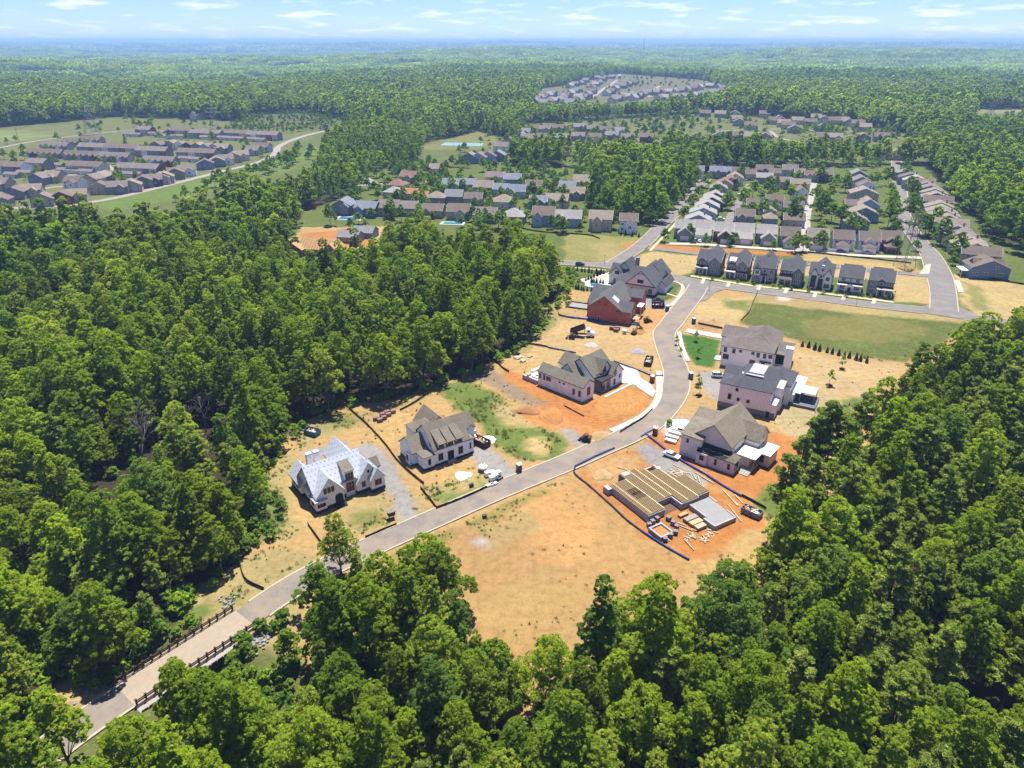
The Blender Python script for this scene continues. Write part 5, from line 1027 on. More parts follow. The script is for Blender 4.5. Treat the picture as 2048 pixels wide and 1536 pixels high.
for i, (u, v, lb) in enumerate(K3):
    xy = P(u, v, 8); xy = P(u, v, 8+T(*xy)); rt = ('blue','taupe','grey','brown','pale')[i % 5]
    o = house('distant_house', lb % rt if '%s' in lb else lb, xy, -30 if i % 2 else 60, (0,0,12), group='faraway houses')
    gable(o, -9, 9, -7, 7, 6, 5, 'x', SD[('cream','slate','tan','greige')[i % 4]], RC[rt], .5)
# ---------------------------------------------------------------- townhouses on the left
TR = [(189,290,5,0),(246,292,6,0),(307,297,5,0),(166,306,6,1),(231,309,5,1),(174,327,5,0),(279,331,6,0),(93,302,6,1),(76,321,3,0),(25,328,4,0),(320,317,5,1),(183,276,4,1),(112,288,5,1),(149,281,4,1),(290,256,3,0),(360,258,5,0),(413,263,6,0),(473,263,6,0),(527,266,6,0),(396,301,6,0)]
UC = ['slate','greige','red','white','tan','blue','taupe','cream']
for i, (u, v, n, sm) in enumerate(TR):
    h, rise, uw, d = (6.2, 3.2, 6.6, 12) if not sm else (4.6, 3.4, 6.4, 10); xy = P(u, v, h+rise*.4)
    o = house('townhouse_row', '%s row of %d brown roofed townhouses, %s listed in left neighbourhood' % ('long' if n > 4 else 'short', n, ORD[i]), xy, -13, (0,0,n*uw*.5), group='townhouse rows'); L_ = n*uw
    tr_ = gable(o, -L_/2, L_/2, -d/2, d/2, h, rise, 'x', SD[UC[(i*3) % 8]], RC[('taupe','brown')[i % 2]], .3)
    for k in range(n):
        x0 = -L_/2+k*uw; c_ = SD[UC[(i*3+k*5) % 8]]; box(o, 'front_wall', x0+.05, x0+uw-.05, -d/2-.12, -d/2+.02, 0, h-.05, c_)
        for j in (.28, .72): win(o, 'S', -d/2-.12, x0+uw*j, h*.62, 1.1, 1.3, 'white', 1, 2)
        win(o, 'S', -d/2-.12, x0+uw*.5, .8, 1.6, 1.4, 'white', 2, 2)
        if k: MB().obox((x0, -d/4-.05, h+rise/2+.28), (.12, d/2*1.16, .12), (math.atan2(rise, d/2), 0, 0)).build('party_ridge', RC['tan'], tr_)
        if sm: gable(o, x0+1.4, x0+uw-1.2, -d/2-1.4, 0, h*.9, rise*.55, 'y', c_, RC['brown'], .25)
TG = [(25,346,2),(50,342,2),(130,337,2),(151,338,2),(173,340,2),(234,343,2),(259,345,2),(274,345,1),(113,327,2),(305,265,1),(322,268,2),(340,270,2),(360,270,2),(381,270,1),(393,270,2),(412,272,2),(447,273,2),(466,274,2),(480,275,1),(500,276,2),(520,277,2),(258,266,2),(272,267,2),(372,314,2),(394,316,2)]
for i, (u, v, n) in enumerate(TG):
    o = house('detached_garage', 'low brown roofed garage block, %s along the townhouse lanes' % ORD[i], P(u, v, 3.5), -13, (0,0,7), 'garage', 'townhouse garages'); gable(o, -5*n/2-2, 5*n/2+2, -3.2, 3.2, 2.8, 1.5, 'x', SD[UC[i % 8]], RC['taupe'], .3)
    for k in range(n): door(o, 'S', -3.2, (k-(n-1)/2)*5, 4.2, 2.2, GDOOR, .03, 'garage_door')
TS = [(507,297,-13,'x','paleblue'),(527,291,-13,'x','paleblue'),(447,293,-13,'x','slate'),(432,292,-13,'y','cream'),(316,287,-13,'y','blue'),(345,286,-13,'y','greige'),(362,287,-13,'y','white'),(379,289,-13,'y','navy'),(398,290,-13,'y','slate'),(414,292,-13,'y','paleblue'),(410,324,20,'y','blue'),(432,319,25,'y','slate'),(450,315,25,'x','white'),(466,311,25,'y','greige'),(481,307,25,'x','cream'),(373,336,20,'x','white'),(350,342,20,'y','taupe'),(328,350,20,'y','tan'),(305,355,20,'x','navy'),(286,358,20,'y','green'),(262,366,20,'y','tan'),(236,369,15,'x','slate'),(199,370,15,'y','tan'),(204,349,-13,'y','green'),(186,354,-13,'y','tan'),(149,359,-13,'x','white'),(108,348,-13,'x','tan'),(80,352,-13,'y','blue'),(28,380,15,'y','slate'),(63,375,15,'x','tan'),(86,393,15,'y','tan'),(124,389,15,'y','red'),(153,385,15,'x','tan'),(4,362,-13,'x','greige'),(-2,395,10,'y','slate'),(320,352,20,'y','cream')]
for i, (u, v, rot, ax, wl) in enumerate(TS):
    suburb('%s cottage with brown roof, %s listed in left townhouse neighbourhood' % (cname[wl], ORD[i] if i < 29 else 'late '+ORD[i-29]), P(u, v, 6), rot, 14, 10, 5.2, 3.4, ax, wl, ('taupe','brown','tan')[i % 3], 2 if ax == 'x' else None, 3, False, 'cottages of townhouse neighbourhood', False, i)
# timber-framed roof rising out of the wood
o = house('framed_house', 'new house roof of bare orange timber framing above the wood', P(640,487,5), -12, (0,0,11)); FRM = M('fresh framing', (.62,.36,.15), .8, .15)
for q in ((-10,10,-6,6,3.4,4.2,'x'),(-16,-6,-9,2,3.4,3.2,'y'),(5,13,-8,3,3.4,3.6,'y')): gable(o, *q[:6], q[6], M('sheathing board', (.55,.36,.18), .8, .15), FRM, .3)
for i in range(14): MB().obox((-9+i*1.4, -3.2, 6.3), (.14, 7.2, .16), (math.atan2(4.2, 6), 0, 0)).build('rafter', WOOD, o)
o = house('framed_house', 'low brown roofed new house beside the timber-framed one in the wood', P(545,491,4), -12, (0,0,10)); gable(o, -9, 9, -6, 6, 3.2, 3, 'x', SD['tan'], RC['brown'], .4); win(o, 'S', -6, 0, 1, 1.4, 1.3)
for u, v, lb in ((700,464,'grey roofed house hidden in trees right of timber-framed roof'),(730,455,'small grey house peeking through trees behind timber-framed roof')):
    o = house('framed_house', lb, P(u, v, 5), -12, (0,0,8)); gable(o, -6, 6, -5, 5, 3.2, 2.6, 'x', SD['grey'], RC['grey'], .4); win(o, 'S', -5, 0, 1, 1.4, 1.3)
# ---------------------------------------------------------------- bridge
pl = ROADS[0][1]; ys = pl[:, 1]
i0 = int(np.argmin(np.hypot(pl[:,0]-P(253,1391)[0], pl[:,1]-P(253,1391)[1]))); i1 = int(np.argmin(np.hypot(pl[:,0]-P(494,1233)[0], pl[:,1]-P(494,1233)[1])))
A0, A1 = pl[i0, :2], pl[i1, :2]; L_ = float(np.linalg.norm(A1-A0)); ang = math.atan2(*(A1-A0)[::-1])
BCONC = M('bridge deck concrete', (.42,.34,.25), .9, .10, 1.); RAIL = M('brown rail timber', (.10,.055,.038), .8, .25); RUST = M('rust brown panels', (.13,.07,.05), .8, .2)
o = thing('road_bridge', 'concrete road bridge with brown timber railings crossing the creek', 'bridge', (A0[0], A0[1], 0), ang)
box(o, 'deck', 0, L_, -3.9, 3.9, -.9, .135, BCONC)
for s in (1, -1):
    y_ = 3.62*s
    box(o, 'kerb', 0, L_, min(y_-.3*s, y_+.24*s), max(y_-.3*s, y_+.24*s), .136, .34, BCONC)
    n = 15
    for k in range(n):
        x_ = .3+(L_-.6)*k/(n-1); p = box(o, 'rail_post', x_-.13, x_+.13, y_-.13, y_+.13, .34, 1.5, RAIL); box(p, 'post_cap', x_-.19, x_+.19, y_-.19, y_+.19, 1.5, 1.62, RAIL)
        if k < n-1:
            x2 = .3+(L_-.6)*(k+1)/(n-1)
            for z_ in (.75, 1.15): box(o, 'rail', x_+.13, x2-.13, y_-.07, y_+.07, z_, z_+.2, RAIL)
box(o, 'ledge', 0, L_, -5.2, -3.92, -.9, -.1, M('grey ledge concrete', (.42,.38,.36), .9, .1))
for k in range(18): box(o, 'side_panel', .2+k*(L_-.4)/18, .2+(k+.88)*(L_-.4)/18, -5.34, -5.22, -1.4, .25, RUST)
for x_ in (0.2, L_-1.4): box(o, 'abutment', x_, x_+1.2, -5, 4.2, -4.5, -.92, BCONC)
ROCK = M('grey riprap', (.36,.35,.36), .9, .25, 2.)
def lump(r, seed, mat, name='rock', flat=.7, sub=1):
    bm = bmesh.new(); bmesh.ops.create_icosphere(bm, subdivisions=sub, radius=r); q = random.Random(seed)
    for v in bm.verts: v.co *= q.uniform(.72, 1.2); v.co.z *= flat
    me = bpy.data.meshes.new(name); bm.to_mesh(me); bm.free(); me.materials.append(mat); return me
RKS = [lump(.42, s, ROCK) for s in range(5)]
mb = MB()
for (u, v), n, sp in (((500,1275),190,2.0),((205,1377),60,2.4),((455,1208),34,1.3),((520,1255),40,1.5)):
    c = P(u, v)
    for k in range(n):
        me = RKS[k % 5]; x_, y_ = c[0]+rnd.gauss(0, sp), c[1]+rnd.gauss(0, sp*.8); z_ = T(x_, y_); off = len(mb.v)
        if seg_dist(np.array([x_]), np.array([y_]), [tuple(p_[:2]) for p_ in pl[::3]])[0] < 5.0: continue
        mb.v += [(v_.co.x*.7+x_, v_.co.y*.7+y_, v_.co.z*.7+z_+.1) for v_ in me.vertices]; mb.f += [tuple(i+off for i in p.vertices) for p in me.polygons]
tag(mb.build('riprap', ROCK), 'grey riprap stones on the banks at the bridge ends', kind='stuff')
cw = catmull([(*p, 2.4) for p in CREEK], 3); v, f = ribbon(offs(cw, 1.6), offs(cw, -1.6), -2.85); struct('creek_water', MB().add(v, f).mesh('creek', M('creek water', (.05,.045,.03), .12, .2, .6)))
# ---------------------------------------------------------------- silt fences and wattles
FAB = M('black silt fabric', (.022,.020,.020), .85, .3); BLUE = M('blue filter sock', (.020,.055,.22), .6, .25, 2.); STK = M('fence stake', (.20,.14,.09), .9, .2)
def fence(px, label, h=.75):
    pts = catmull([(*P(*p), 0) for p in px], 1.2); o = thing('silt_fence', label, 'fence', group='silt fences'); n = len(pts)
    v = []; 
    for i, p in enumerate(pts): a = h*(.85+.25*rnd.random()); v += [(p[0], p[1], 0), (p[0], p[1]+.05*rnd.uniform(-1, 1), a), (p[0]+.05, p[1]+.05, a), (p[0]+.05, p[1]+.05, 0)]
    f = []
    for i in range(n-1):
        for k in range(4): f.append((4*i+k, 4*i+(k+1) % 4, 4*i+4+(k+1) % 4, 4*i+4+k))
    MB().add(v, f).build('fabric', FAB, o)
    for i in range(0, n, 2): MB().box(pts[i][0]-.03, pts[i][0]+.03, pts[i][1]-.09, pts[i][1]-.03, 0, h+.25).build('stake', STK, o)
def sock(px, label, r=.36, mat=None):
    r *= .7; pts = catmull([(*P(*p), 0) for p in px], .9); mb = MB()
    for i in range(len(pts)-1):
        q = r*(.85+.3*rnd.random()); mb.tube((pts[i][0], pts[i][1], q*.8), (pts[i+1][0], pts[i+1][1], r*.8), q, r*(.85+.3*rnd.random()), 8, i in (0, len(pts)-2))
    tag(mb.build('filter_sock', mat or BLUE, smooth=True), label, 'barrier', 'filter socks')
fence([(698,818),(715,833),(736,852),(770,889),(794,921),(821,947),(848,969)], 'black silt fence winding between the two left unfinished houses')
fence([(841,977),(856,995),(873,1017)], 'short black silt fence at roadside corner left of blue-white house')
fence([(873,1018),(920,1000),(965,980),(1006,958)], 'black silt fence along the kerb in front of blue-white house')
fence([(616,1050),(634,1075),(655,1104)], 'short black silt fence near left tree on the road verge'); fence([(731,1077),(760,1064),(793,1050)], 'black silt fence on the kerb below white-wrapped house')
fence([(800,822),(830,806),(862,784)], 'black silt fence at forest foot behind blue-white house'); fence([(478,1122),(486,1150),(496,1165),(528,1180)], 'dark silt fence running down to the road above the bridge'); fence([(352,1195),(400,1165),(440,1146),(500,1105)], 'dark silt fence along the wood edge above the bridge')
fence([(1042,687),(1068,690),(1095,695)], 'black silt fence at forest side of white brick house lot'); fence([(986,716),(1004,736),(1018,745)], 'short black silt fence at top of the bank left of white brick house'); fence([(1128,812),(1150,824),(1168,833)], 'low dark silt strip at the foot of the grey bank', .4)
fence([(1119,606),(1116,620),(1118,631),(1131,634)], 'black silt fence corner behind red brick house'); fence([(1616,505),(1690,513),(1760,520),(1822,527)], 'long black silt fence behind the new row of houses'); fence([(1950,554),(1990,560),(2048,570)], 'black silt fence across the right-hand field')
fence([(1514,588),(1506,605),(1498,625),(1482,642)], 'dark silt fence between sandy lot and green field'); fence([(1396,648),(1425,654),(1445,658)], 'black silt strip on sandy lot left of long white house'); fence([(1483,993),(1505,1004),(1532,1019)], 'black silt fence end near trailer and trees'); fence([(1240,866),(1262,852),(1285,838),(1305,820)], 'black silt fence on verge curving along road below white brick house')
fence([(1020,452),(1080,464),(1170,470),(1200,478)], 'black silt fence across the field below the far houses')
sock([(1229,897),(1190,914),(1150,934)], 'blue filter sock along the road edge of the foundation lot', .42); sock([(1150,935),(1148,945),(1157,955),(1176,970),(1219,1008),(1252,1039),(1282,1062)], 'dark blue filter sock curving down the left side of foundation lot', .3, M('navy filter sock', (.014,.028,.075), .7, .3))
sock([(1282,1062),(1313,1082),(1345,1102),(1378,1120)], 'bright blue filter sock at the near corner of foundation lot'); sock([(1290,868),(1305,879),(1341,907),(1375,929),(1409,948),(1446,972),(1483,993)], 'purple-blue filter sock between foundation and pale brick house', .38, M('violet blue sock', (.055,.045,.22), .6, .25))
sock([(1282,874),(1295,866),(1310,858)], 'short blue sock at the kerb by red portable toilet', .3); sock([(1131,634),(1165,638),(1190,641),(1240,647),(1280,651)], 'wide bright blue filter sock in front of red brick house', .55, M('bright blue tarp sock', (.02,.11,.50), .5, .2)); sock([(1096,695),(1125,701),(1152,706)], 'blue filter sock behind white brick house'); sock([(1228,723),(1255,733),(1280,742),(1303,751),(1326,752)], 'blue filter sock beside white brick house driveway')
# ---------------------------------------------------------------- vehicles
TYRE = M('tyre rubber', (.02,.02,.02), .9, .2); RIM = M('alloy rim', (.45,.45,.46), .35, .05, metal=.7); LAMP = M('headlamp', (.75,.75,.72), .2, .02); TAIL = M('tail lamp', (.35,.02,.02), .3)
def wheel(o, x, y, r, w_=.24, rim=RIM):
    t_ = MB().tube((x, y-w_/2, r), (x, y+w_/2, r), r, r, 14).build('wheel', TYRE, o); s = -1 if y < 0 else 1
    MB().tube((x, y+s*w_/2, r), (x, y+s*(w_/2+.015), r), r*.62, r*.55, 10).build('rim', rim, t_)
def car(name, label, u, v, rotd, paint, kind='suv', xy=None):
    x, y = xy or P(u, v); o = thing(name, label, {'pickup':'pickup','van':'van'}.get(kind, 'car'), (x, y, T(x, y)+.03), R(rotd), 'parked vehicles'); W_ = .95
    prof = {'suv': [(-2.35,.45),(-2.35,1.0),(-2.25,1.15),(1.05,1.15),(2.2,.98),(2.35,.75),(2.35,.42)], 'sedan': [(-2.3,.4),(-2.3,.9),(-2.2,1.0),(1.1,.98),(2.15,.82),(2.3,.65),(2.3,.38)], 'pickup': [(-2.8,.55),(-2.8,1.15),(1.2,1.18),(2.6,1.08),(2.75,.8),(2.75,.5)], 'van': [(-2.6,.45),(-2.6,1.2),(1.6,1.2),(2.4,1.0),(2.55,.7),(2.55,.42)]}[kind]
    cab = {'suv': [(-2.25,1.13),(-2.0,1.72),(.2,1.76),(1.15,1.13)], 'sedan': [(-1.7,.98),(-1.05,1.42),(.25,1.44),(1.2,.98)], 'pickup': [(-.95,1.15),(-.75,1.82),(.75,1.84),(1.5,1.15)], 'van': [(-2.55,1.18),(-2.45,2.0),(1.0,2.05),(1.9,1.18)]}[kind]
    bm = bmesh.new()
    def sweep(pr, w0, w1):
        a = [bm.verts.new((p, -(w0 if z < (pr[0][1]+.35) or True else w1), z)) for p, z in pr]; b_ = [bm.verts.new((p, w0, z)) for p, z in pr]; n = len(pr)
        for i in range(n): bm.faces.new((a[i], a[(i+1) % n], b_[(i+1) % n], b_[i]))
        bm.faces.new(a[::-1]); bm.faces.new(b_)
    sweep(prof, W_, W_); bmesh.ops.recalc_face_normals(bm, faces=bm.faces); bmesh.ops.bevel(bm, geom=list(bm.edges), offset=.07, segments=2, affect='EDGES'); me = bpy.data.meshes.new('car body'); bm.to_mesh(me); bm.free(); me.materials.append(paint); ob('body', me, o)
    g = MB(); n = len(cab); g.add([(p, -W_*(.93 if i in (0, n-1) else .76), z) for i, (p, z) in enumerate(cab)]+[(p, W_*(.93 if i in (0, n-1) else .76), z) for i, (p, z) in enumerate(cab)], [(0,1,2,3),(7,6,5,4),(0,4,5,1),(2,6,7,3),(1,5,6,2),(0,3,7,4)]); g.build('glasshouse', GLASS, o)
    (p1, z1), (p2, z2) = cab[1], cab[2]; box(o, 'roof', p1-.03, p2+.03, -W_*.77, W_*.77, min(z1, z2)-.02, max(z1, z2)+.05, paint)
    for q in (-.4, .3): box(o, 'pillar', (p1+p2)/2+q-.04, (p1+p2)/2+q+.04, -W_*.87, W_*.87, cab[0][1], z2-.02, paint)
    if kind == 'pickup': box(o, 'load_bed', -2.7, -1.05, -W_*.86, W_*.86, 1.13, 1.185, DARK)
    fx = prof[-1][0]
    for s in (-1, 1): box(o, 'headlight', fx-.12, fx+.02, s*.8-.16, s*.8+.16, .68, .84, LAMP); box(o, 'tail_light', prof[0][0]-.02, prof[0][0]+.08, s*.82-.1, s*.82+.1, .75, 1.0, TAIL)
    for a in ((-1.45, 1.45) if kind != 'pickup' else (-1.75, 1.7)):
        for s in (-1, 1): wheel(o, a, s*(W_-.1), .36)
    return o
PW, PS, PB, PD, PRD = (M(n_, c, .25, .04, spec=.6) for n_, c in (('white car paint', (.75,.75,.74)), ('silver car paint', (.55,.56,.57)), ('blue car paint', (.03,.045,.14)), ('dark car paint', (.03,.035,.05)), ('red car paint', (.3,.02,.02))))
car('parked_car', 'silver sedan parked on the gravel beside joisted foundation', 1343, 914, -40, PW, 'sedan'); car('parked_car', 'white sport utility vehicle parked by the pink sheathed house', 1437, 754, -8, PW); car('parked_car', 'dark blue sport utility vehicle parked at an alley garage', 1682, 505, -12, PB); car('pickup_truck', 'silver pickup parked at the alley garage second from right', 1732, 508, -10, PS, 'pickup'); car('parked_car', 'white hatchback beside leftmost alley garage', 1389, 483, 75, PW); car('parked_car', 'small white car next to white hatchback in alley', 1399, 484, 80, PW, 'sedan')
car('parked_car', 'dark blue car parked on the street left of corner house', 1160, 531, -4, PD); car('pickup_truck', 'dark pickup parked on drive beside red brick house', 1316, 604, -10, PD, 'pickup')
for i, (u, v, c, lb) in enumerate(((1499,357,PD,'dark car on the alley behind left street column'),(1488,362,PW,'white car near the top of the left alley'),(1442,440,PW,'white car on a drive in the left column'),(1555,422,PW,'white car beside the white two-storey house'),(1480,392,PW,'white car at the alley among middle trees'),(1463,412,PRD,'red car at the alley lower left'))): car('parked_car', lb, u, v, rnd.uniform(-40, 60), c)
for i, (u, v) in enumerate(((60,345),(110,350),(310,262),(330,266),(455,276),(440,274),(205,352),(350,330),(210,300),(1170,268),(1300,273),(1700,275))): car('parked_car', 'tiny parked car, %s along the far neighbourhood lanes' % ORD[i], u, v, rnd.uniform(-30, 30), (PW, PS, PD, PRD)[i % 4])
# dump truck, raised bed
x, y = P(1165, 672); o = thing('dump_truck', 'white cabbed dump truck with its brown bed raised', 'truck', (x, y, .03), R(-8)); BEDM = M('brown steel bed', (.055,.035,.03), .6, .25)
box(o, 'chassis', -4.2, 3.6, -.5, .5, .75, 1.05, DARK); c = MB().extr([(1.5,.8),(4.3,.8),(4.3,1.75),(3.1,1.95),(2.8,3.0),(1.5,3.0)], 'y', -1.15, 1.15)
c.v = [(a, b_, z_) for (a, b_, z_) in c.v]; c.build('cab', PW, o); box(o, 'windscreen', 2.86, 3.02, -.95, .95, 2.05, 2.8, GLASS); box(o, 'side_window', 1.8, 2.7, -1.17, 1.17, 2.05, 2.75, GLASS); box(o, 'bumper', 4.3, 4.5, -1.1, 1.1, .6, .95, RIM)
b_ = ob('dump_bed', None, o, (-3.6, 0, 1.25)); b_.rotation_euler = (0, R(-24), 0)
for q in ((-.6,5.0,-1.2,1.2,0,.15),(-.6,5.0,-1.3,-1.2,0,1.5),(-.6,5.0,1.2,1.3,0,1.5),(4.9,5.05,-1.2,1.2,.15,1.7),(-.7,-.6,-1.2,1.2,0,1.3)): MB().box(*q).build('bed_panel', BEDM, b_)
for k in range(6): MB().box(.2+k*.85, .3+k*.85, -1.36, -1.3, 0, 1.5).build('rib', BEDM, b_)
MB().tube((.6,0,1.1),(.9,0,3.0),.1,.1,8).build('lift_ram', RIM, o)
for a in (-3.4, -2.2, 3.3):
    for s in (-1, 1): wheel(o, a, s*1.0, .52, .34, PW)
# skid steers and excavators
YEL = M('brown equipment paint', (.11,.055,.03), .5, .25); ORG = M('orange equipment paint', (.42,.16,.03), .45, .15)
def skid(label, u, v, rotd, pm):
    x, y = P(u, v); o = thing('skid_steer', label, 'loader', (x, y, .03), R(rotd), 'skid steer loaders'); box(o, 'body', -1.3, 1.0, -.65, .65, .4, 1.2, pm); box(o, 'engine_cover', -1.4, -.5, -.6, .6, 1.2, 1.6, pm); box(o, 'cab_roof', -.6, .7, -.6, .6, 2.0, 2.12, pm); posts(o, [(-.5,-.55),(-.5,.55),(.6,-.55),(.6,.55)], 1.2, 2.0, DARK, .09); box(o, 'seat', -.3, .2, -.3, .3, 1.2, 1.6, DARK)
    for s in (-1, 1): MB().obox((.2, s*.8, 1.15), (2.9, .14, .22), (0, R(16), 0)).build('lift_arm', pm, o)
    MB().extr([(1.4,.15),(2.2,.1),(2.2,.2),(1.55,.28),(1.5,.9),(1.4,.9)], 'y', -.95, .95).build('bucket', DARK, o)
    for a in (-.75, .65):
        for s in (-1, 1): wheel(o, a, s*.82, .42, .3, pm)
skid('dark brown skid steer loader left of the dump truck', 1143, 677, 170, YEL); skid('small brown skid steer parked on gravel by the road', 1172, 882, 150, YEL); skid('brown loader beside the red brick house', 1294, 644, 20, YEL)
def excav(label, u, v, rotd, pm):
    x, y = P(u, v); o = thing('mini_excavator', label, 'excavator', (x, y, .03), R(rotd), 'excavators')
    for s in (-1, 1): MB().extr([(-1.2,.25),(-1.0,.02),(1.0,.02),(1.2,.25),(1.0,.5),(-1.0,.5)], 'y', s*.75-.2, s*.75+.2).build('track', DARK, o)
    box(o, 'undercarriage', -.5, .5, -.55, .55, .3, .6, DARK); box(o, 'body', -1.1, .8, -.75, .75, .6, 1.3, pm); box(o, 'canopy', -.6, .6, -.6, .6, 2.2, 2.3, pm); posts(o, [(-.5,-.5),(-.5,.5),(.5,-.5),(.5,.5)], 1.3, 2.2, DARK, .08)
    MB().tube((.8,0,.9),(2.4,0,2.5),.16,.12,6).build('boom', pm, o); MB().tube((2.4,0,2.5),(3.2,0,1.1),.12,.1,6).build('stick', pm, o); MB().extr([(3.0,.4),(3.6,.35),(3.5,1.0),(3.1,1.1)], 'y', -.3, .3).build('bucket', DARK, o)
excav('orange mini excavator among the earth piles by red brick house', 1268, 668, 60, ORG)
x, y = P(1250, 667); o = thing('mortar_mixer', 'white mortar mixer trailer beside mini excavator', 'mixer', (x, y, 0), R(-20)); MB().tube((-.9,0,1.0),(.7,0,1.1),.75,.55,12).build('drum', PW, o); box(o, 'frame', -1.2, 2.4, -.15, .15, .45, .6, DARK)
for s in (-1, 1): wheel(o, -.1, s*.85, .36)
x, y = P(966, 941); o = thing('mortar_mixer', 'white rounded mixer tank in front of blue-white house', 'mixer', (x, y, 0), R(-10)); MB().tube((0,0,.7),(0,0,1.3),1.0,1.15,14).build('tank', PW, o); MB().tube((0,0,1.3),(0,0,1.9),1.15,.5,14).build('tank_top', PW, o); MB().tube((0,0,1.9),(0,0,2.05),.22,.22,8).build('hatch', DARK, o)
for a in range(4): MB().tube((.8*math.cos(a*1.57+.7),.8*math.sin(a*1.57+.7),0),(.7*math.cos(a*1.57+.7),.7*math.sin(a*1.57+.7),.75),.08,.08,5).build('leg', DARK, o)
for s in (-1, 1): wheel(o, s*.9, -.7, .34)
# ---------------------------------------------------------------- portable toilets, bins, dumpsters
def toilet(label, u, v, rotd, body):
    x, y = P(u, v); o = thing('portable_toilet', label, 'toilet', (x, y, .03), R(rotd), 'portable toilets'); box(o, 'body', -.58, .58, -.58, .58, .12, 2.1, body); box(o, 'skid', -.65, .65, -.65, .65, 0, .12, DARK)
    MB().extr([(-.64,2.1),(.64,2.1),(.5,2.38),(-.5,2.38)], 'x', -.62, .62).build('roof', PW, o); box(o, 'door', -.42, .42, -.62, -.585, .2, 2.0, body); box(o, 'vent_strip', -.5, .5, -.6, -.585, 2.0, 2.09, DARK); MB().tube((.4,.4,2.1),(.4,.4,2.75),.05,.05,6).build('vent_pipe', PW, o)
TB, TRD, TGY = M('blue toilet plastic', (.06,.13,.30), .5, .08), M('red toilet plastic', (.42,.04,.02), .5, .08), M('grey toilet plastic', (.12,.13,.14), .5, .08)
toilet('blue portable toilet with white roof on the sandy lot', 1387, 647, 20, TB); toilet('grey portable toilet beside black dumpster near red brick house', 1334, 622, 20, TGY); toilet('red portable toilet next to white brick house driveway', 1304, 764, 30, TRD); toilet('red portable toilet at the kerb by pale brick house', 1310, 869, -30, TRD); toilet('grey portable toilet at the kerb of pink house', 1381, 758, 20, TGY); toilet('grey portable toilet on the verge right of blue-white house', 1038, 943, 30, TGY)
def dumpster(label, u, v, rotd, L_, W_, H_, pm, fill=True, name='dumpster'):
    x, y = P(u, v); o = thing(name, label, 'dumpster', (x, y, .03), R(rotd), 'dumpsters'); w2, l2 = W_/2, L_/2
    for q in ((-l2,l2,-w2,w2,.15,.25),(-l2,l2,-w2,-w2+.08,.25,H_),(-l2,l2,w2-.08,w2,.25,H_),(-l2,-l2+.08,-w2+.08,w2-.08,.25,H_),(l2-.08,l2,-w2+.08,w2-.08,.25,H_)): box(o, 'side', *q, pm)
    for k in range(int(L_/1.0)):
        for s in (-1, 1): box(o, 'rib', -l2+.4+k*1.0, -l2+.52+k*1.0, min(s*w2, s*(w2+.07)), max(s*w2, s*(w2+.07)), .2, H_, pm)
    for a in (-l2*.7, l2*.7): box(o, 'skid', a-.15, a+.15, -w2+.1, w2-.1, 0, .15, DARK)
    if fill:
        for k in range(26):
            q = MB().obox((rnd.uniform(-l2+.6, l2-.6), rnd.uniform(-w2+.4, w2-.4), H_*.72+rnd.uniform(0, .25)), (rnd.uniform(.3, 1.2), rnd.uniform(.15, .6), rnd.uniform(.1, .35)), (rnd.uniform(-.4,.4), rnd.uniform(-.4,.4), rnd.uniform(0, 3))); q.build('debris', (WOOD, CONCW, WHITE, RC['tan'], TAIL)[k % 5], o)
    return o
dumpster('light blue open dumpster with white rubbish behind white-wrapped house', 625, 868, -25, 4.2, 2.4, 1.5, M('cyan dumpster paint', (.05,.28,.40), .5, .12)); dumpster('dark maroon dumpster full of debris right of blue-white house', 959, 887, -40, 6.2, 2.5, 1.7, M('maroon dumpster paint', (.07,.025,.025), .6, .2)); dumpster('dark rusty dumpster with tan debris beside the road bend', 1297, 726, 72, 6.0, 2.5, 1.5, M('rust dumpster paint', (.06,.035,.03), .6, .3)); dumpster('black dumpster near red brick house', 1316, 615, -4, 5.2, 2.3, 1.5, M('black dumpster paint', (.015,.015,.017), .6, .2))
o = dumpster('grey trailer full of scrap at the tree edge right of foundation', 1503, 1029, -42, 4.6, 2.2, 1.5, M('grey trailer paint', (.33,.31,.32), .5, .15), True, 'trailer')
for s in (-1, 1): wheel(o, 0, s*1.2, .4)
for k, u in enumerate((1193, 1202)):
    x, y = P(u, 543); o = thing('trash_bin', '%s of two dark red wheeled bins on the street verge' % ('left','right')[k], 'bin', (x, y, 0)); MB().extr([(-.35,.05),(.35,.05),(.42,1.2),(-.42,1.2)], 'x', -.4, .4).build('body', M('dark red bin', (.22,.02,.02), .5), o); box(o, 'lid', -.44, .44, -.46, .46, 1.2, 1.28, M('dark red bin'))
# ---------------------------------------------------------------- stacks, piles, boards
def pallet(name, label, u, v, rotd, size, mat, group, grid=(3,2,3), cat='pallet', xy=None):
    x, y = xy or P(u, v); o = thing(name, label, cat, (x, y, .02), R(rotd), group); L_, W_, H_ = size; box(o, 'pallet_base', -L_/2, L_/2, -W_/2, W_/2, 0, .14, STK); g = grid
    for i in range(g[0]):
        for j in range(g[1]):
            for k in range(g[2]):
                e = .015; MB().box(-L_/2+L_*i/g[0]+e, -L_/2+L_*(i+1)/g[0]-e, -W_/2+W_*j/g[1]+e, -W_/2+W_*(j+1)/g[1]-e, .15+(H_-.15)*k/g[2], .15+(H_-.15)*(k+1)/g[2]-e).build('brick_bundle' if 'brick' in name else 'bundle', mat, o)
    return o
BRK = M('rose brick bundle', (.34,.19,.16), .9, .2, 5.)
for i, (u, v) in enumerate(((752,840),(760,843),(768,838),(765,832),(777,832),(774,827),(786,826))): pallet('brick_pallet', 'rose brick pallet, %s of the cluster behind blue-white house' % ORD[i], u, v, 30, (1.5,1.1,1.0), BRK, 'brick pallets', (2,1,2))
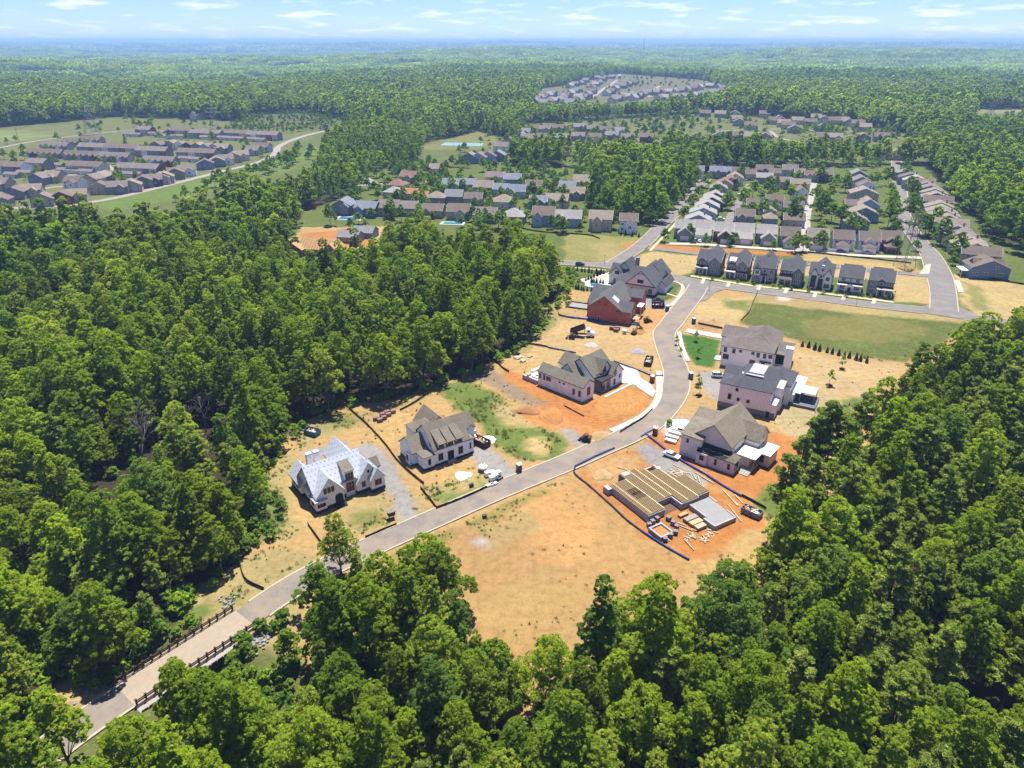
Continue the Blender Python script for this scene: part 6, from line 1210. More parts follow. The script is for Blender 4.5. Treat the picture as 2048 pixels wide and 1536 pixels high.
for i, (u, v) in enumerate(((1224,659),(1232,663),(1235,659))): pallet('brick_pallet', 'rose brick pallet, %s of three beside the dump truck' % ORD[i], u, v, -20, (1.9,1.4,1.2), BRK, 'brick pallets by the truck', (2,1,2))
for i, (u, v) in enumerate(((975,952),(984,951),(990,957),(996,951),(984,961))): pallet('wrapped_pallet', 'white wrapped pallet, %s of the group at the road by blue-white house' % ORD[i], u, v, 30, (1.4,1.2,1.3), WHITE, 'white wrapped pallets', (1,1,1))
for i, (u, v, L_) in enumerate(((980,972,2.2),(988,970,1.8))): pallet('wrapped_pallet', '%s low white bundle on the verge behind the kerb' % ('left','right')[i], u, v, 34, (L_,.8,.6), WHITE, 'low white bundles', (1,1,1))
for i, (u, v, L_) in enumerate(((1341,884,3.2),(1344,876,3.8),(1352,869,4.2),(1360,863,4.6),(1372,866,5.2),(1385,858,5.4))): pallet('lumber_stack', 'white wrapped lumber stack, %s counting away from camera by pale brick house' % ORD[i], u, v, -32, (L_,1.2,.7), M('white lumber wrap', (.68,.67,.62), .6, .08), 'white lumber stacks', (1,1,1), 'lumber')
for i, (u, v, c, L_) in enumerate(((1366,1031,WOOD,2.6),(1381,1040,M('grey lumber', (.42,.38,.33), .85, .12),3.6),(1391,1048,M('yellow lumber', (.62,.48,.24), .8, .12),3.4),(1400,1056,M('pale lumber', (.58,.48,.34), .8, .12),2.8))): pallet('lumber_stack', '%s lumber pack, %s from the joisted foundation toward camera' % (('small tan','grey','yellow','pale')[i], ORD[i]), u, v, 31, (L_,1.4 if i else .9,.8 if i else .5), c, 'lumber packs at foundation', (1,4,3), 'lumber')
BLK = M('block cube', (.30,.29,.30), .9, .15, 4.)
for i, (u, v) in enumerate(((1305,1047),(1314,1041),(1337,1040),(1346,1049),(1353,1057),(1351,1068),(1341,1074),(1330,1082),(1298,1053))): pallet('block_pallet', 'grey concrete block cube, %s around the small footing' % ORD[i], u, v, 25+i*9, (1.0,1.0,1.0), BLK, 'concrete block cubes', (2,2,2))
BRD = M('loose board', (.60,.48,.30), .8, .12)
for i, (a, b_) in enumerate([((q[0], q[1]), (q[2], q[3])) for q in ((1344,934,1372,946),(1350,941,1380,947),(1360,935,1378,943),(1345,929,1360,936),(1390,945,1428,968),(1445,979,1475,1012),(1456,992,1478,1012),(1470,990,1486,1008),(1455,1009,1483,1044),(1360,1052,1385,1062),(1355,1046,1372,1052),(1369,1080,1388,1101),(1385,948,1392,960),(1234,934,1254,940),(1340,948,1356,956),(1380,1072,1392,1078),(1404,1070,1412,1081),(1395,952,1400,966),(1352,950,1366,951),(1400,940,1416,952))]):
    p, q = np.array(P(*a)), np.array(P(*b_)); L_ = float(np.linalg.norm(q-p)); tag(MB().obox((*(p+q)/2, .05+.012*i), (L_, .26, .09), (0,0,math.atan2(*(q-p)[::-1]))).build('loose_board', BRD), 'pale loose board on red earth, %s laid around the joisted foundation' % ORD[i], 'board', 'loose boards')
for i, (u, v) in enumerate(((1362,944),(1356,949),(1332,1078),(1375,1076),(1383,1070),(1398,968),(1346,944),(1422,1068),(1408,1080))):
    x, y = P(u, v); o = thing('scrap_heap', 'small heap of wood scraps on the red earth, %s from the left' % ORD[i], 'scrap', (x, y, 0), rnd.uniform(0, 3), 'wood scrap heaps')
    for k in range(9): MB().obox((rnd.gauss(0, .6), rnd.gauss(0, .5), .06+.02*k), (rnd.uniform(.4, 1.3), rnd.uniform(.1, .4), .06), (0, rnd.uniform(-.15,.15), rnd.uniform(0, 3))).build('scrap', (BRD, CONCW, WOOD)[k % 3], o)
def pile(label, u, v, r, h, mat, seed=0, cat='pile', sx=1.):
    x, y = P(u, v); rs_ = np.random.RandomState(seed); n, mr = 22, 9; vv = [(0, 0, h)]; f = []
    for i in range(1, mr+1):
        for k in range(n):
            a = 2*math.pi*k/n; rr = r*i/mr*(1+.14*math.sin(3*a+seed)+.06*rs_.normal()); z_ = h*max(0, (1-(i/mr)**1.25))*(1+.10*rs_.normal())+(-.05 if i == mr else .02); vv.append((rr*math.cos(a)*sx, rr*math.sin(a), z_))
    for k in range(n): f.append((0, 1+k, 1+(k+1) % n))
    for i in range(mr-1):
        for k in range(n): b_ = 1+i*n; f.append((b_+k, b_+n+k, b_+n+(k+1) % n, b_+(k+1) % n))
    tag(MB().add(vv, f).build('material_pile', mat, loc=(x, y, .02), rz=rnd.uniform(0, 3), smooth=True), label, cat, 'material piles')
SAND = M('white sand', (.645,.63,.60), .95, .08, 4., bump=.5); REDE = M('red earth pile', (.55,.24,.07), .95, .2, 2., bump=.6); GRV = M('grey gravel pile', (.36,.36,.37), .95, .2, 8., bump=.6); TANE = M('tan earth pile', (.50,.33,.15), .95, .2, 2., bump=.6)
pile('white sand heap beside the maroon dumpster', 976, 880, 2.2, 1.2, SAND, 1); pile('white sand heap in front of blue-white house', 926, 951, 2.0, .8, SAND, 2); pile('red earth heap below the white brick house', 1105, 832, 3.6, 1.6, REDE, 3, sx=1.4); pile('brown earth heap beside the red earth heap', 1055, 822, 2.8, 1.3, M('brown earth pile', (.42,.20,.08), .95, .2, 2., bump=.6), 4, sx=1.5); pile('grey gravel pile on the sandy lot near road', 1276, 703, 2.6, .7, GRV, 5); pile('pale gravel patch below dump truck', 1183, 690, 2.4, .3, M('pale gravel pile', (.48,.45,.42), .95, .15, 6., bump=.5), 6); pile('tan earth heap on foundation lot', 1205, 950, 2.6, .6, TANE, 7); pile('tan earth heap by the mini excavator', 1278, 664, 2.4, 1.0, REDE, 8); pile('white stone heap at the drive of pale brick house', 1355, 851, 3.4, .7, SAND, 9, sx=1.3); pile('earth mound on the near side of the road above red skid steer', 1200, 872, 2.2, 1.0, TANE, 10, sx=1.5)
for i, (u, v, s) in enumerate(((1034,716,1.5),(1046,722,1.2),(1040,714,1.0),(1058,714,.8),(1063,712,.7))):
    x, y = P(u, v); tag(ob('boulder', lump(.8*s, 50+i, CONC, 'boulder', .45, 2), None, (x, y, .2), i), 'pale stone slab, %s of the heap left of white brick house' % ORD[i], 'boulder', 'stone slabs')
# wooden box on the verge
x, y = P(783, 1036); o = thing('site_mailbox_stand', 'small brown wooden box on posts in front of white-wrapped house', 'box', (x, y, 0), R(30)); posts(o, [(-.5,-.4),(.5,-.4),(-.5,.4),(.5,.4)], 0, .9, STK, .14); box(o, 'box', -.8, .8, -.6, .6, .9, 1.9, M('brown crate', (.14,.09,.055), .8, .2)); box(o, 'lid', -.95, .95, -.75, .75, 1.9, 2.05, M('grey lid board', (.26,.22,.19), .8, .15))
x, y = P(943, 973); tag(MB().obox((x, y, .45), (1.0,.6,.9), (0,0,R(30))).build('utility_box', M('dark green utility', (.05,.07,.06), .6, .1)), 'small dark utility box on the verge by blue-white house', 'utility box'); x, y = P(969, 1035); tag(MB().obox((x, y, .4), (.9,.7,.8), (0,0,R(30))).build('utility_box', M('dark green utility')), 'small dark utility box at the near road verge above open lot', 'utility box')
x, y = P(91, 1389); o = thing('manhole', 'rusty round manhole cover on grassy bank at lower left', 'manhole', (x, y, 0)); MB().tube((0,0,-.3),(0,0,.5),.85,.8,16).build('ring', CONC, o); MB().tube((0,0,.5),(0,0,.56),.6,.6,16).build('cover', M('rust cover', (.35,.15,.05), .8, .2), o)
# pool pit and pools
o = thing('pool_excavation', 'rectangular block-lined pit on the lot left of red brick house', 'pit', (*P(1158,612), 0), R(-22))
for q in ((-4.5,4.5,-3.6,-3.2),(-4.5,4.5,3.2,3.6),(-4.5,-4.1,-3.2,3.2),(4.1,4.5,-3.2,3.2)): box(o, 'block_wall', *q, 0, .55, M('dark timber edge', (.16,.11,.08), .9, .2))
box(o, 'floor', -4.1, 4.1, -3.2, 3.2, .0, .12, M('grey slab'))
for u, v, w_, d, lb in ((700,437,14,7,'bright blue pool behind the leftmost far house'),(905,447,11,5,'small pale pool behind brown house in centre row')):
    x, y = P(u, v); o = thing('swimming_pool', lb, 'pool', (x, y, .05), R(-8)); box(o, 'deck', -w_/2-2, w_/2+2, -d/2-1.5, d/2+1.5, 0, .12, CONCW); box(o, 'water', -w_/2, w_/2, -d/2, d/2, .12, .16, M('pool water')); FOOT.append((x, y, 11))
x, y = P(925, 289); o = thing('tennis_court', 'pale teal tennis court at the park beyond the centre houses', 'court', (x, y, .1), R(-8)); box(o, 'surface', -22, 22, -12, 12, 0, .1, M('teal court', (.22,.42,.42), .8, .06)); box(o, 'playing_area', -16, 16, -8, 8, .1, .12, M('blue court', (.20,.36,.48), .8, .06)); posts(o, [(a, b_) for a in (-22, -7, 7, 22) for b_ in (-12, 12)], 0, 3, DARK, .15); box(o, 'net', -.05, .05, -6, 6, .12, 1.1, WHITE); FOOT.append((x, y, 26))
# ---------------------------------------------------------------- street lamps
def lamp(u, v, label, h=4.6):
    x, y = P(u, v); o = thing('street_lamp', label, 'lamp', (x, y, 0), 0, 'black street lamps'); MB().tube((0,0,0),(0,0,.6),.16,.1,8).build('base', BLACK, o); MB().tube((0,0,.6),(0,0,h-.7),.06,.05,8).build('pole', BLACK, o); MB().tube((0,0,h-.7),(0,0,h-.1),.12,.22,8).build('lantern', BLACK, o); MB().tube((0,0,h-.1),(0,0,h+.15),.28,.05,8).build('cap', BLACK, o)
for q in ((1418,582,'black street lamp at the junction corner left of new row'),(1209,528,'black street lamp on the verge behind corner house'),(1515,584,'black street lamp at the sandy lot corner'),(1551,574,'black lamp in front of the third house of new row'),(1614,583,'black lamp in front of fifth house of new row'),(1786,603,'black lamp at right end of the new row'),(1712,612,'black lamp on the near side of the row street')): lamp(*q)
# ---------------------------------------------------------------- transmission towers, poles, wires
GALV = M('galvanised steel', (.42,.42,.43), .5, .1, metal=.5)
def pylon(label, u, v, h, wb, r=.16, arms=((.72,9),(.86,7))):
    x, y = P(u, v); x, y = (x, y); o = thing('transmission_tower', label, 'tower', (x, y, T(x, y)), R(20), 'transmission towers'); lev = 7; q = []
    for i in range(lev+1):
        f = i/lev; w_ = wb*(1-f*.86)/2; q.append([(s*w_, t_*w_, h*f) for s, t_ in ((-1,-1),(1,-1),(1,1),(-1,1))])
    for k in range(4):
        mb = MB()
        for i in range(lev): mb.tube(q[i][k], q[i+1][k], r, r*.9, 4)
        mb.build('leg', GALV, o)
    mb = MB()
    for i in range(lev):
        for k in range(4): j = (k+1) % 4; mb.tube(q[i][k], q[i+1][j], r*.55, None, 4); mb.tube(q[i][j], q[i+1][k], r*.55, None, 4); mb.tube(q[i+1][k], q[i+1][j], r*.5, None, 4)
    mb.build('bracing', GALV, o)
    for f, L_ in arms: MB().tube((-L_,0,h*f),(L_,0,h*f),r*.8,None,4).tube((-L_,0,h*f),(0,0,h*f+2.2),r*.5,None,4).tube((L_,0,h*f),(0,0,h*f+2.2),r*.5,None,4).build('cross_arm', GALV, o)
    return (x, y, h)
pyl = [pylon('tall steel transmission tower behind the left townhouses', 184, 269, 36, 15, .17), pylon('steel transmission tower on the ridge beyond the middle wood', 1226, 255, 34, 12, .17), pylon('steel lattice tower beside the tree-lined right street', 1808, 534, 27, 7, .12), pylon('steel lattice tower rising from the wood at upper right', 1972, 262, 34, 12, .17), pylon('steel lattice tower behind the townhouses near the nursery', 430, 262, 30, 11, .13)]
WIRE = M('dark wire', (.10,.10,.11), .6, .1, metal=.4)
def wire(a, b_, label, sag=6, r=.07, offs_=(-8, 0, 8), lv=(.72,.86,.72)):
    o = thing('power_line', label, 'wire', group='power lines')
    for dy, l in zip(offs_, lv):
        p = Vector((a[0]+dy*.94, a[1]+dy*.34, a[2]*l)); q = Vector((b_[0]+dy*.94, b_[1]+dy*.34, b_[2]*l)); mb = MB(); n = 20; pr = None
        for k in range(n+1):
            t_ = k/n; c = p.lerp(q, t_); c.z -= sag*4*t_*(1-t_)
            if pr is not None: mb.tube(pr, c, r, r, 3, False)
            pr = c
        mb.build('conductor', WIRE, o)
wire(pyl[0], pyl[4], 'power lines strung between the two left towers', 5, .06); wire(pyl[4], pyl[1], 'power lines crossing above the middle woods', 12, .07); wire(pyl[1], pyl[3], 'power lines crossing the right hillside', 12, .07); wire((-900, 700, 42), pyl[0], 'power lines leaving the left edge of view', 6, .06); wire(pyl[2], (420, 300, 27), 'thin power lines running right from the street tower', 4, .05); wire((60, 520, 26), pyl[2], 'thin power lines running left from the street tower', 4, .05)
x, y = P(38, 283); o = thing('utility_pole', 'slim dark utility pole beside the left field', 'pole', (x, y, 0)); MB().tube((0,0,0),(0,0,14),.22,.15,6).build('shaft', STK, o); box(o, 'crossarm', -1.6, 1.6, -.1, .1, 12.6, 12.85, STK)
# far radio mast
x, y = P(1286, 112); z0 = T(x, y); hm_ = (HCAM-z0)*1.0+22; o = thing('radio_mast', 'thin dark radio mast standing on the far horizon', 'mast', (x, y, z0)); MB().tube((0,0,0),(0,0,hm_),2.6,1.6,4).build('mast', DARK, o); MB().tube((0,0,hm_*.9),(0,0,hm_*.94),3.4,3.4,6).build('antenna_drum', DARK, o)
# ---------------------------------------------------------------- garden trees and hedges
def yard(kind, i, x, y, s, label, group, name='garden_tree'): 
    o = thing(name, label, 'tree', (x, y, T(x, y)), rnd.uniform(0, 6.28), group); o.scale = (s,)*3; ob('trunk', SMALL[i][1], o); ob('crown', SMALL[i][0], o); FOOT.append((x, y, 1.5)); return o
PLANTED = []
RPTS = np.concatenate([np.c_[pl_[:, :2], pl_[:, 2]] for _, pl_, _k in ROADS])
def yards(poly, n, label, group, smin=.8, smax=1.25, gap=4.0, seed=1):
    q = random.Random(seed); rs_ = np.random.RandomState(seed); pl_ = PL(poly); a = np.array(pl_); lo, hi = a.min(0), a.max(0)
    c = rs_.uniform(lo, hi, (n*40, 2)); c = c[inpoly(c[:, 0], c[:, 1], pl_)][:n*14]; F = np.array(FOOT)
    ok = np.ones(len(c), bool)
    for fx, fy, fr in F: ok &= np.hypot(c[:, 0]-fx, c[:, 1]-fy) > fr*.8+1.
    c = c[ok]; ok = np.ones(len(c), bool)
    for rx, ry, rw in RPTS[(RPTS[:, 0] > lo[0]-9) & (RPTS[:, 0] < hi[0]+9) & (RPTS[:, 1] > lo[1]-9) & (RPTS[:, 1] < hi[1]+9)]: ok &= np.hypot(c[:, 0]-rx, c[:, 1]-ry) > rw/2+1.6
    k = 0
    for x, y in c[ok]:
        if k >= n: break
        if PLANTED and np.min(np.hypot(*(np.array(PLANTED)-(x, y)).T)) < gap: continue
        i = q.randrange(4); s = q.uniform(smin, smax); PLANTED.append((x, y)); k += 1; x, y = float(x), float(y)
        if label is None: MASS.append((x, y, T(x, y), i, s, q.uniform(0, 6))); continue
        o = thing('garden_tree', label, 'tree', (x, y, T(x, y)), q.uniform(0, 6), group); o.scale = (s,)*3; ob('trunk', SMALL[i][1], o); ob('crown', SMALL[i][0], o)
STREET = [(1849,474,1.5),(1880,490,1.4),(1895,500,1.15),(1912,520,1.2),(1838,470,1.5),(1868,460,1.3),(1790,470,1.2),(1775,455,1.3),(1790,440,1.3),(1782,425,1.2),(1786,405,1.2),(1820,445,1.3),(1822,420,1.3),(1825,400,1.3),(1780,388,1.2),(1776,372,1.2),(1818,380,1.2),(1812,365,1.2),(1770,355,1.2),(1808,350,1.1)]
for i, (u, v, s) in enumerate(STREET): x, y = P(u, v); yard(SMALL, i % 4, x, y, s*1.15, 'leafy street tree, %s from the near end of the tree-lined right street' % ORD[i], 'trees of right street')
MIDT = [(1505,398,1.5),(1535,398,1.5),(1580,402,1.6),(1484,420,1.2),(1500,440,1.3),(1523,440,1.3),(1566,448,1.3),(1585,450,1.4),(1600,420,1.1),(1632,410,1.3),(1650,420,1.4),(1640,440,1.5),(1662,445,1.4),(1680,455,1.3),(1640,470,1.2),(1700,470,1.1),(1660,400,1.2),(1690,385,1.2),(1672,370,1.2),(1640,365,1.2),(1430,395,1.1),(1455,420,1.2),(1470,380,1.2),(1480,360,1.1)]
for i, (u, v, s) in enumerate(MIDT): x, y = P(u, v); yard(SMALL, i % 4, x, y, s*1.15, 'round green tree, %s among the middle blocks of the street grid' % ORD[i], 'trees of the middle blocks')
for i, (u, v, s) in enumerate(((1329,484,1.0),(1377,480,1.0),(1460,492,1.0),(1590,505,1.1),(1605,503,1.2),(1640,500,1.15),(1385,486,.7),(1410,492,.7),(1545,500,.7),(1905,530,.7),(1830,502,1.0),(1790,505,.9),(1470,487,.8))): x, y = P(u, v); yard(SMALL, i % 4, x, y, s, 'small tree along the alley behind the new row, %s from left' % ORD[i], 'alley trees')
for i in range(13): x, y = P(1338+i*7.5, 444-i*9.0); yard(SMALL, i % 4, x-5, y, 1.2, 'street tree on the left side of the diagonal road, %s from the near end' % ORD[i], 'diagonal road trees'); 
for i in range(8): x, y = P(1378+i*7, 442-i*11); yard(SMALL, (i+1) % 4, x-4, y, 1.0, 'street tree on the right side of the diagonal road, %s from the near end' % ORD[i], 'diagonal road right trees')
yards([(650,460),(690,400),(740,350),(830,330),(1010,335),(1180,335),(1200,400),(1290,440),(1320,465),(1250,478),(1050,470),(900,455)], 120, 'leafy garden tree among the centre neighbourhood houses', 'centre garden trees', .8, 1.35, 4.2, 3)
yards([(1420,430),(1440,325),(1700,320),(1800,320),(1850,330),(1960,470),(1990,520),(1920,530),(1850,480),(1640,480),(1420,480)], 60, 'leafy garden tree among the right street grid', 'street grid garden trees', .8, 1.3, 4.5, 4)
MASS = []
yards([(640,462),(690,400),(740,350),(830,326),(1010,335),(1180,335),(1200,400),(1290,440),(1320,465),(1250,478),(1050,470),(900,455)], 110, None, None, .8, 1.2, 3.4, 13)
yards([(-40,410),(60,410),(160,400),(440,345),(590,290),(620,262),(560,250),(240,240),(0,290)], 110, None, None, .7, 1.2, 5, 5)
yards([(250,410,6),(440,360),(560,320),(600,300),(640,310),(520,360),(380,400)], 40, None, None, .8, 1.4, 5, 6)
yards([(440,268),(640,262),(720,248),(620,226),(500,230)], 260, None, None, .5, .8, 3, 16)
yards([(900,330),(1010,330),(1320,290),(1880,290),(1800,262),(1420,228),(1240,240),(1020,262),(900,300)], 260, None, None, .8, 1.4, 7, 7)
yards([(1050,206),(1180,206),(1400,196),(1480,178),(1400,156),(1240,150),(1080,184)], 110, None, None, .8, 1.3, 9, 8)
def hedge(pts, label, s=1., name='arborvitae'):
    for i, (u, v) in enumerate(pts): x, y = P(u, v); o = thing(name, label % ORD[i], 'shrub', (x, y, 0), rnd.uniform(0, 6), 'evergreen screens'); q_ = rnd.uniform(.82, 1.15); o.scale = (s*q_, s*q_, s*q_*rnd.uniform(.85, 1.2)); o.location.x += rnd.gauss(0, .25); o.location.y += rnd.gauss(0, .2); ob('crown', CONE, o); MB().tube((0,0,-.1),(0,0,.5),.07,.06,5).build('stem', BARK, o)
hedge([(1605+k*11.8, 693+k*2.9) for k in range(12)], 'dark cone shrub, %s in the row behind long white house', .85); hedge([(1148+k*7.2, 541+k*.9) for k in range(9)], 'cone shrub, %s along the street hedge left of corner house', .8); hedge([(1171+k*5.5, 562-k*2.4) for k in range(7)], 'cone shrub, %s along the curved drive of corner house', .8); hedge([(1182+k*6, 565+k*.6) for k in range(5)], 'cone shrub, %s beside the pool of corner house', .8); hedge([(1150+k*6.5, 578+k*1.0) for k in range(8)], 'cone shrub, %s on the fence line above the pit', .8)
hedge([(1240+k*12, 470+k*1.5) for k in range(4)], 'cone shrub, %s on the lawn below the rightmost far house', .9)
def sapling(u, v, label, s=1.):
    x, y = P(u, v); o = thing('young_tree', label, 'tree', (x, y, 0), rnd.uniform(0, 6), 'young planted trees'); o.scale = (s,)*3; ob('trunk', SAPT, o); ob('crown', SAPL, o); MB().tube((0,0,0),(0,0,.12),.9,.7,12).build('mulch_shadow_ring', M('mulch with shadow', (.05,.025,.015), .95, .3), o)  # dark ring is mulch with the tree's shadow put into its colour
for q in ((1658,770,'young tree with mulch ring on the sandy yard right of pink house',1.3),(1684,737,'young tree with mulch ring below the cone shrubs',1.1),(1391,683,'young tree on the bright lawn near its top edge',1.0),(1395,716,'young tree on the bright lawn near its lower edge',.9),(1353,690,'young street tree on the verge beside bright lawn',.9),(1360,712,'second young street tree beside bright lawn',.8),(1398,790,'thin young tree in front of pink house',1.2),(1396,768,'thin leafless-looking sapling at pink house kerb',.9)): sapling(*q)
for i, (u, v) in enumerate(((1424,560),(1475,566),(1508,571),(1561,577),(1582,580),(1645,588),(1672,588),(1725,594),(1770,598),(1448,560),(1617,583),(1545,574),(1690,594),(1740,596),(1400,553))):
    x, y = P(u, v); o = thing('garden_shrub', 'rounded green shrub, %s along the fronts of the new row' % ORD[i], 'shrub', (x, y, 0), i, 'front garden shrubs'); o.scale = (1.3,)*3; ob('crown', SHRUB, o); MB().tube((0,0,-.1),(0,0,.4),.06,.05,5).build('stem', BARK, o)
for i, (u, v) in enumerate(((1280,662),(1338,852))):
    x, y = P(u, v); o = thing('wild_bush', 'wild green bush growing on bare earth, %s from the left' % ORD[i], 'shrub', (x, y, 0), i, 'wild bushes'); o.scale = (1.6,)*3; ob('crown', SHRUB, o); MB().tube((0,0,-.1),(0,0,.4),.06,.05,5).build('stem', BARK, o)
# ---------------------------------------------------------------- planting
def open_ground(x, y):
    r = np.zeros(x.shape, bool)
    for c in CLEAR: r |= inpoly(x, y, c)
    d = seg_dist(x, y, [tuple(p[:2]) for p in ROADS[0][1][::3]]); r |= d < 5.5
    r |= seg_dist(x, y, CREEK) < 1.6
    for du, dv in ((290,945),(412,862),(380,865),(330,770),(480,880)):
        dx, dy = P(du, dv); r |= ((x-dx)/6.5)**2+((y-dy+9)/16.)**2 < 1
    return r
def jitter_grid(x0, x1, y0, y1, s, seed):
    rs = np.random.RandomState(seed); a, b_ = np.meshgrid(np.arange(x0, x1, s), np.arange(y0, y1, s)); n = a.size
    return a.ravel()+rs.uniform(-.42, .42, n)*s, b_.ravel()+rs.uniform(-.42, .42, n)*s, rs
def visible(x, y, pad_=.12, h=22):
    D = y*CP+(HCAM-h)*SP; ok = D > 5; u = np.where(ok, (1024+FPX*x/np.where(ok, D, 1))/2048, 9)
    D0 = y*CP+HCAM*SP; vt = (768+FPX*((HCAM-h)*CP-y*SP)/D)/1536
    return ok & (u > -pad_) & (u < 1+pad_) & (vt < 1.1) & (y > 40)
def free_of(x, y, foot, m_=0):
    r = np.ones(x.shape, bool)
    for fx, fy, fr in foot: r &= np.hypot(x-fx, y-fy) > fr+m_
    return r
trees = []   # x, y, kind, index, scale, rot, dist
def forest(x0, x1, y0, y1, s, rmin, rmax, seed, lod):
    x, y, rs = jitter_grid(x0, x1, y0, y1, s, seed); r = np.hypot(x, y)
    k = (r >= rmin) & (r < rmax) & visible(x, y); x, y = x[k], y[k]
    k = ~open_ground(x, y); x, y = x[k], y[k]
    return x, y, rs
x, y, rs = forest(-330, 380, 45, 380, 6.1, 0, 365, 3, 0)
east = inpoly(x, y, PL([(1380,1200,10),(1560,990),(1700,800,15),(2100,560),(2400,700),(2300,1700),(1750,1700),(1500,1400)]))
pn = rs.rand(len(x)) < np.where(east, .42, .05)
sc_ = rs.uniform(.60, 1.12, len(x)); gap = fbm(x/30+8, y/30+2, 2); sc_ *= .82+.36*gap
dist = np.hypot(np.hypot(x, y), HCAM)
U, V = Q(x, y, 14.); onscreen = (U > -60) & (U < 2108) & (V < 1600) & (V > 0)
nearT = [(x[i], y[i], bool(pn[i]), sc_[i], dist[i], bool(onscreen[i]), bool(east[i])) for i in range(len(x))]
# trees that stand out in the photograph: (foot or crown-top pixel, height, kind, label)
SPECIAL = [((668,1040),15,0,'light green broadleaf tree standing in front of white-wrapped house beside the road'), ((708,1105),14,7,'slim light green tree on the near verge of the road'), ((850,1092),17,2,'round dark green tree at left edge of the open dirt lot'),
           ((628,1130),13,4,'leafy tree leaning over the near kerb of the road above the bridge'), ((572,1262),9,8,'small bright tree on the bank beside the bridge railing'), ((348,1322),11,8,'spreading dark tree covering the middle of the bridge'), ((470,1370),10,8,'bushy tree at the creek just below the bridge'),
           ((1222,1195),19,7,'slim pale tree rising alone at near edge of the dirt lot'), ((1490,1150),17,1,'dark tree nearest the foundation lot at right'), ((1100,1290),16,2,'broad tree at the near edge of the open dirt lot'), ((640,1300),14,7,'tall green tree right of the bridge'), ((760,1190),15,4,'light tree behind round dark tree by the open lot')]
treec = 0
PINES = [(1605,1004,23),(1622,992,25),(1640,985,24),(1668,1000,23),(1580,1030,20),(1548,1085,22),(1700,950,24)]
def plant(kind, i, x, y, s, rz, label, group, name):
    global treec
    o = thing(name, label, 'tree', (x, y, T(x, y)), rz, group); o.scale = (s, s, s*rnd.uniform(.94, 1.08))
    ob('trunk', kind[i][1], o); ob('crown', kind[i][0], o); treec += 1; return o
FOOT_T = []
def region(x, y, ea):
    """which part of the woods a tree stands in, named after what it stands near"""
    u, v = Q(x, y, 14.)
    if ea: k = 'in the wood right of the pale brick house' if v < 900 else 'in the pine and broadleaf wood right of the foundation lot' if v < 1150 else 'in the wood at the lower right corner'
    elif y < 118 and x > -42: k = 'below the left half of the open dirt lot' if u < 1000 else 'below the right half of the open dirt lot' if v < 1380 else 'along the bottom edge right of centre'
    elif v > 1300: k = 'at the lower left corner beside the bridge road'
    elif v > 1080: k = 'on the wood side of the bridge'
    elif u > 420 and v > 760: k = 'at the wood edge beside the white-wrapped house'
    elif u > 420: k = 'at the wood edge above the two left unfinished houses'
    elif v > 800: k = 'in the left wood level with the white-wrapped house'
    else: k = 'in the upper left wood around the bare dead tree'
    return 'broadleaf tree '+k, 'trees '+k
for (u, v), h, k, lb in SPECIAL:
    px_, py_ = P(u, v, h*.93); plant(BROAD, k % len(BROAD), px_, py_, h/BROAD[k % len(BROAD)][2], rnd.uniform(0, 6.28), lb, None, 'broadleaf_tree'); FOOT_T.append((px_, py_, 3.5))
for i, (u, v, h) in enumerate(PINES):
    px_, py_ = P(u, v); plant(PINE, i % 4, px_, py_, h/PINE[i % 4][2], i*1.3, 'tall bare-trunked pine, %s of those beside the green patch below pale brick house' % ORD[i], 'pines beside the green patch', 'pine_tree'); FOOT_T.append((px_, py_, 4.))
nearT = [q for q in nearT if all(math.hypot(q[0]-a, q[1]-b_) > r_ for a, b_, r_ in FOOT_T)]
nearT.sort(key=lambda q: q[4])
solo = 285; npine = 110; rest = []
for q in nearT:
    xx, yy, isp, s, d, on, ea = q; rz = rnd.uniform(0, 6.28)
    if isp and on and npine > 0:
        npine -= 1; plant(PINE, rnd.randrange(4), xx, yy, s*.95, rz, 'tall pine with bare trunk in the wood right of the foundation lot' if ea else 'pine among the broadleaf trees of the near woods', 'pines of the eastern wood' if ea else 'pines scattered in the woods', 'pine_tree')
    elif not isp and on and solo > 0:
        solo -= 1; reg = region(xx, yy, ea)
        plant(BROAD, rnd.randrange(9), xx, yy, s, rz, reg[0], reg[1], 'broadleaf_tree')
    else: rest.append((xx, yy, rnd.randrange(4)+9 if isp else rnd.randrange(9), s, rz))
# dead trees in the western wood
def deadtree(u, v, h, label, seed):
    rs2 = random.Random(seed); x_, y_ = P(u, v); o = thing('dead_tree', label, 'tree', (x_, y_, 0), rs2.uniform(0, 6), 'dead trees')
    mb = MB(); br = MB()
    def grow(p, d, L, r, n, tgt):
        e = p+d*L; tgt.tube(p, e, r, r*.62, 5, n == 0)
        if n == 0: return
        for _ in range(3 if n > 1 else 4):
            dd = (d+Vector((rs2.uniform(-1,1), rs2.uniform(-1,1), rs2.uniform(-.15,.7)))*.62).normalized(); grow(p.lerp(e, rs2.uniform(.55, 1)), dd, L*rs2.uniform(.55, .8), r*.55, n-1, br)
    grow(Vector((0,0,-.3)), Vector((.08,.04,1)).normalized(), h*.42, .24*h/14, 4, mb)
    mb.build('trunk', DEADW, o, smooth=True); br.build('branches', DEADW, o, smooth=True)
for q in ((290,945,17,'large bare grey dead tree spreading branches over left woods',1),(412,862,13,'pale bare dead tree right of the large one',2),(380,865,11,'slim bare dead tree beside the pale one in left woods',3),(330,770,14,'thin bare treetop among the green left woods',4),(1200,1520,9,'bare branching dead tree at bottom centre of the wood',5),(1285,1500,8,'small bare dead tree near bottom edge right of centre',6),(480,880,8,'broken dead snag at edge of left wood',7),(850,1545,8,'bare dead tree at the bottom edge left of centre',8)): deadtree(*q)
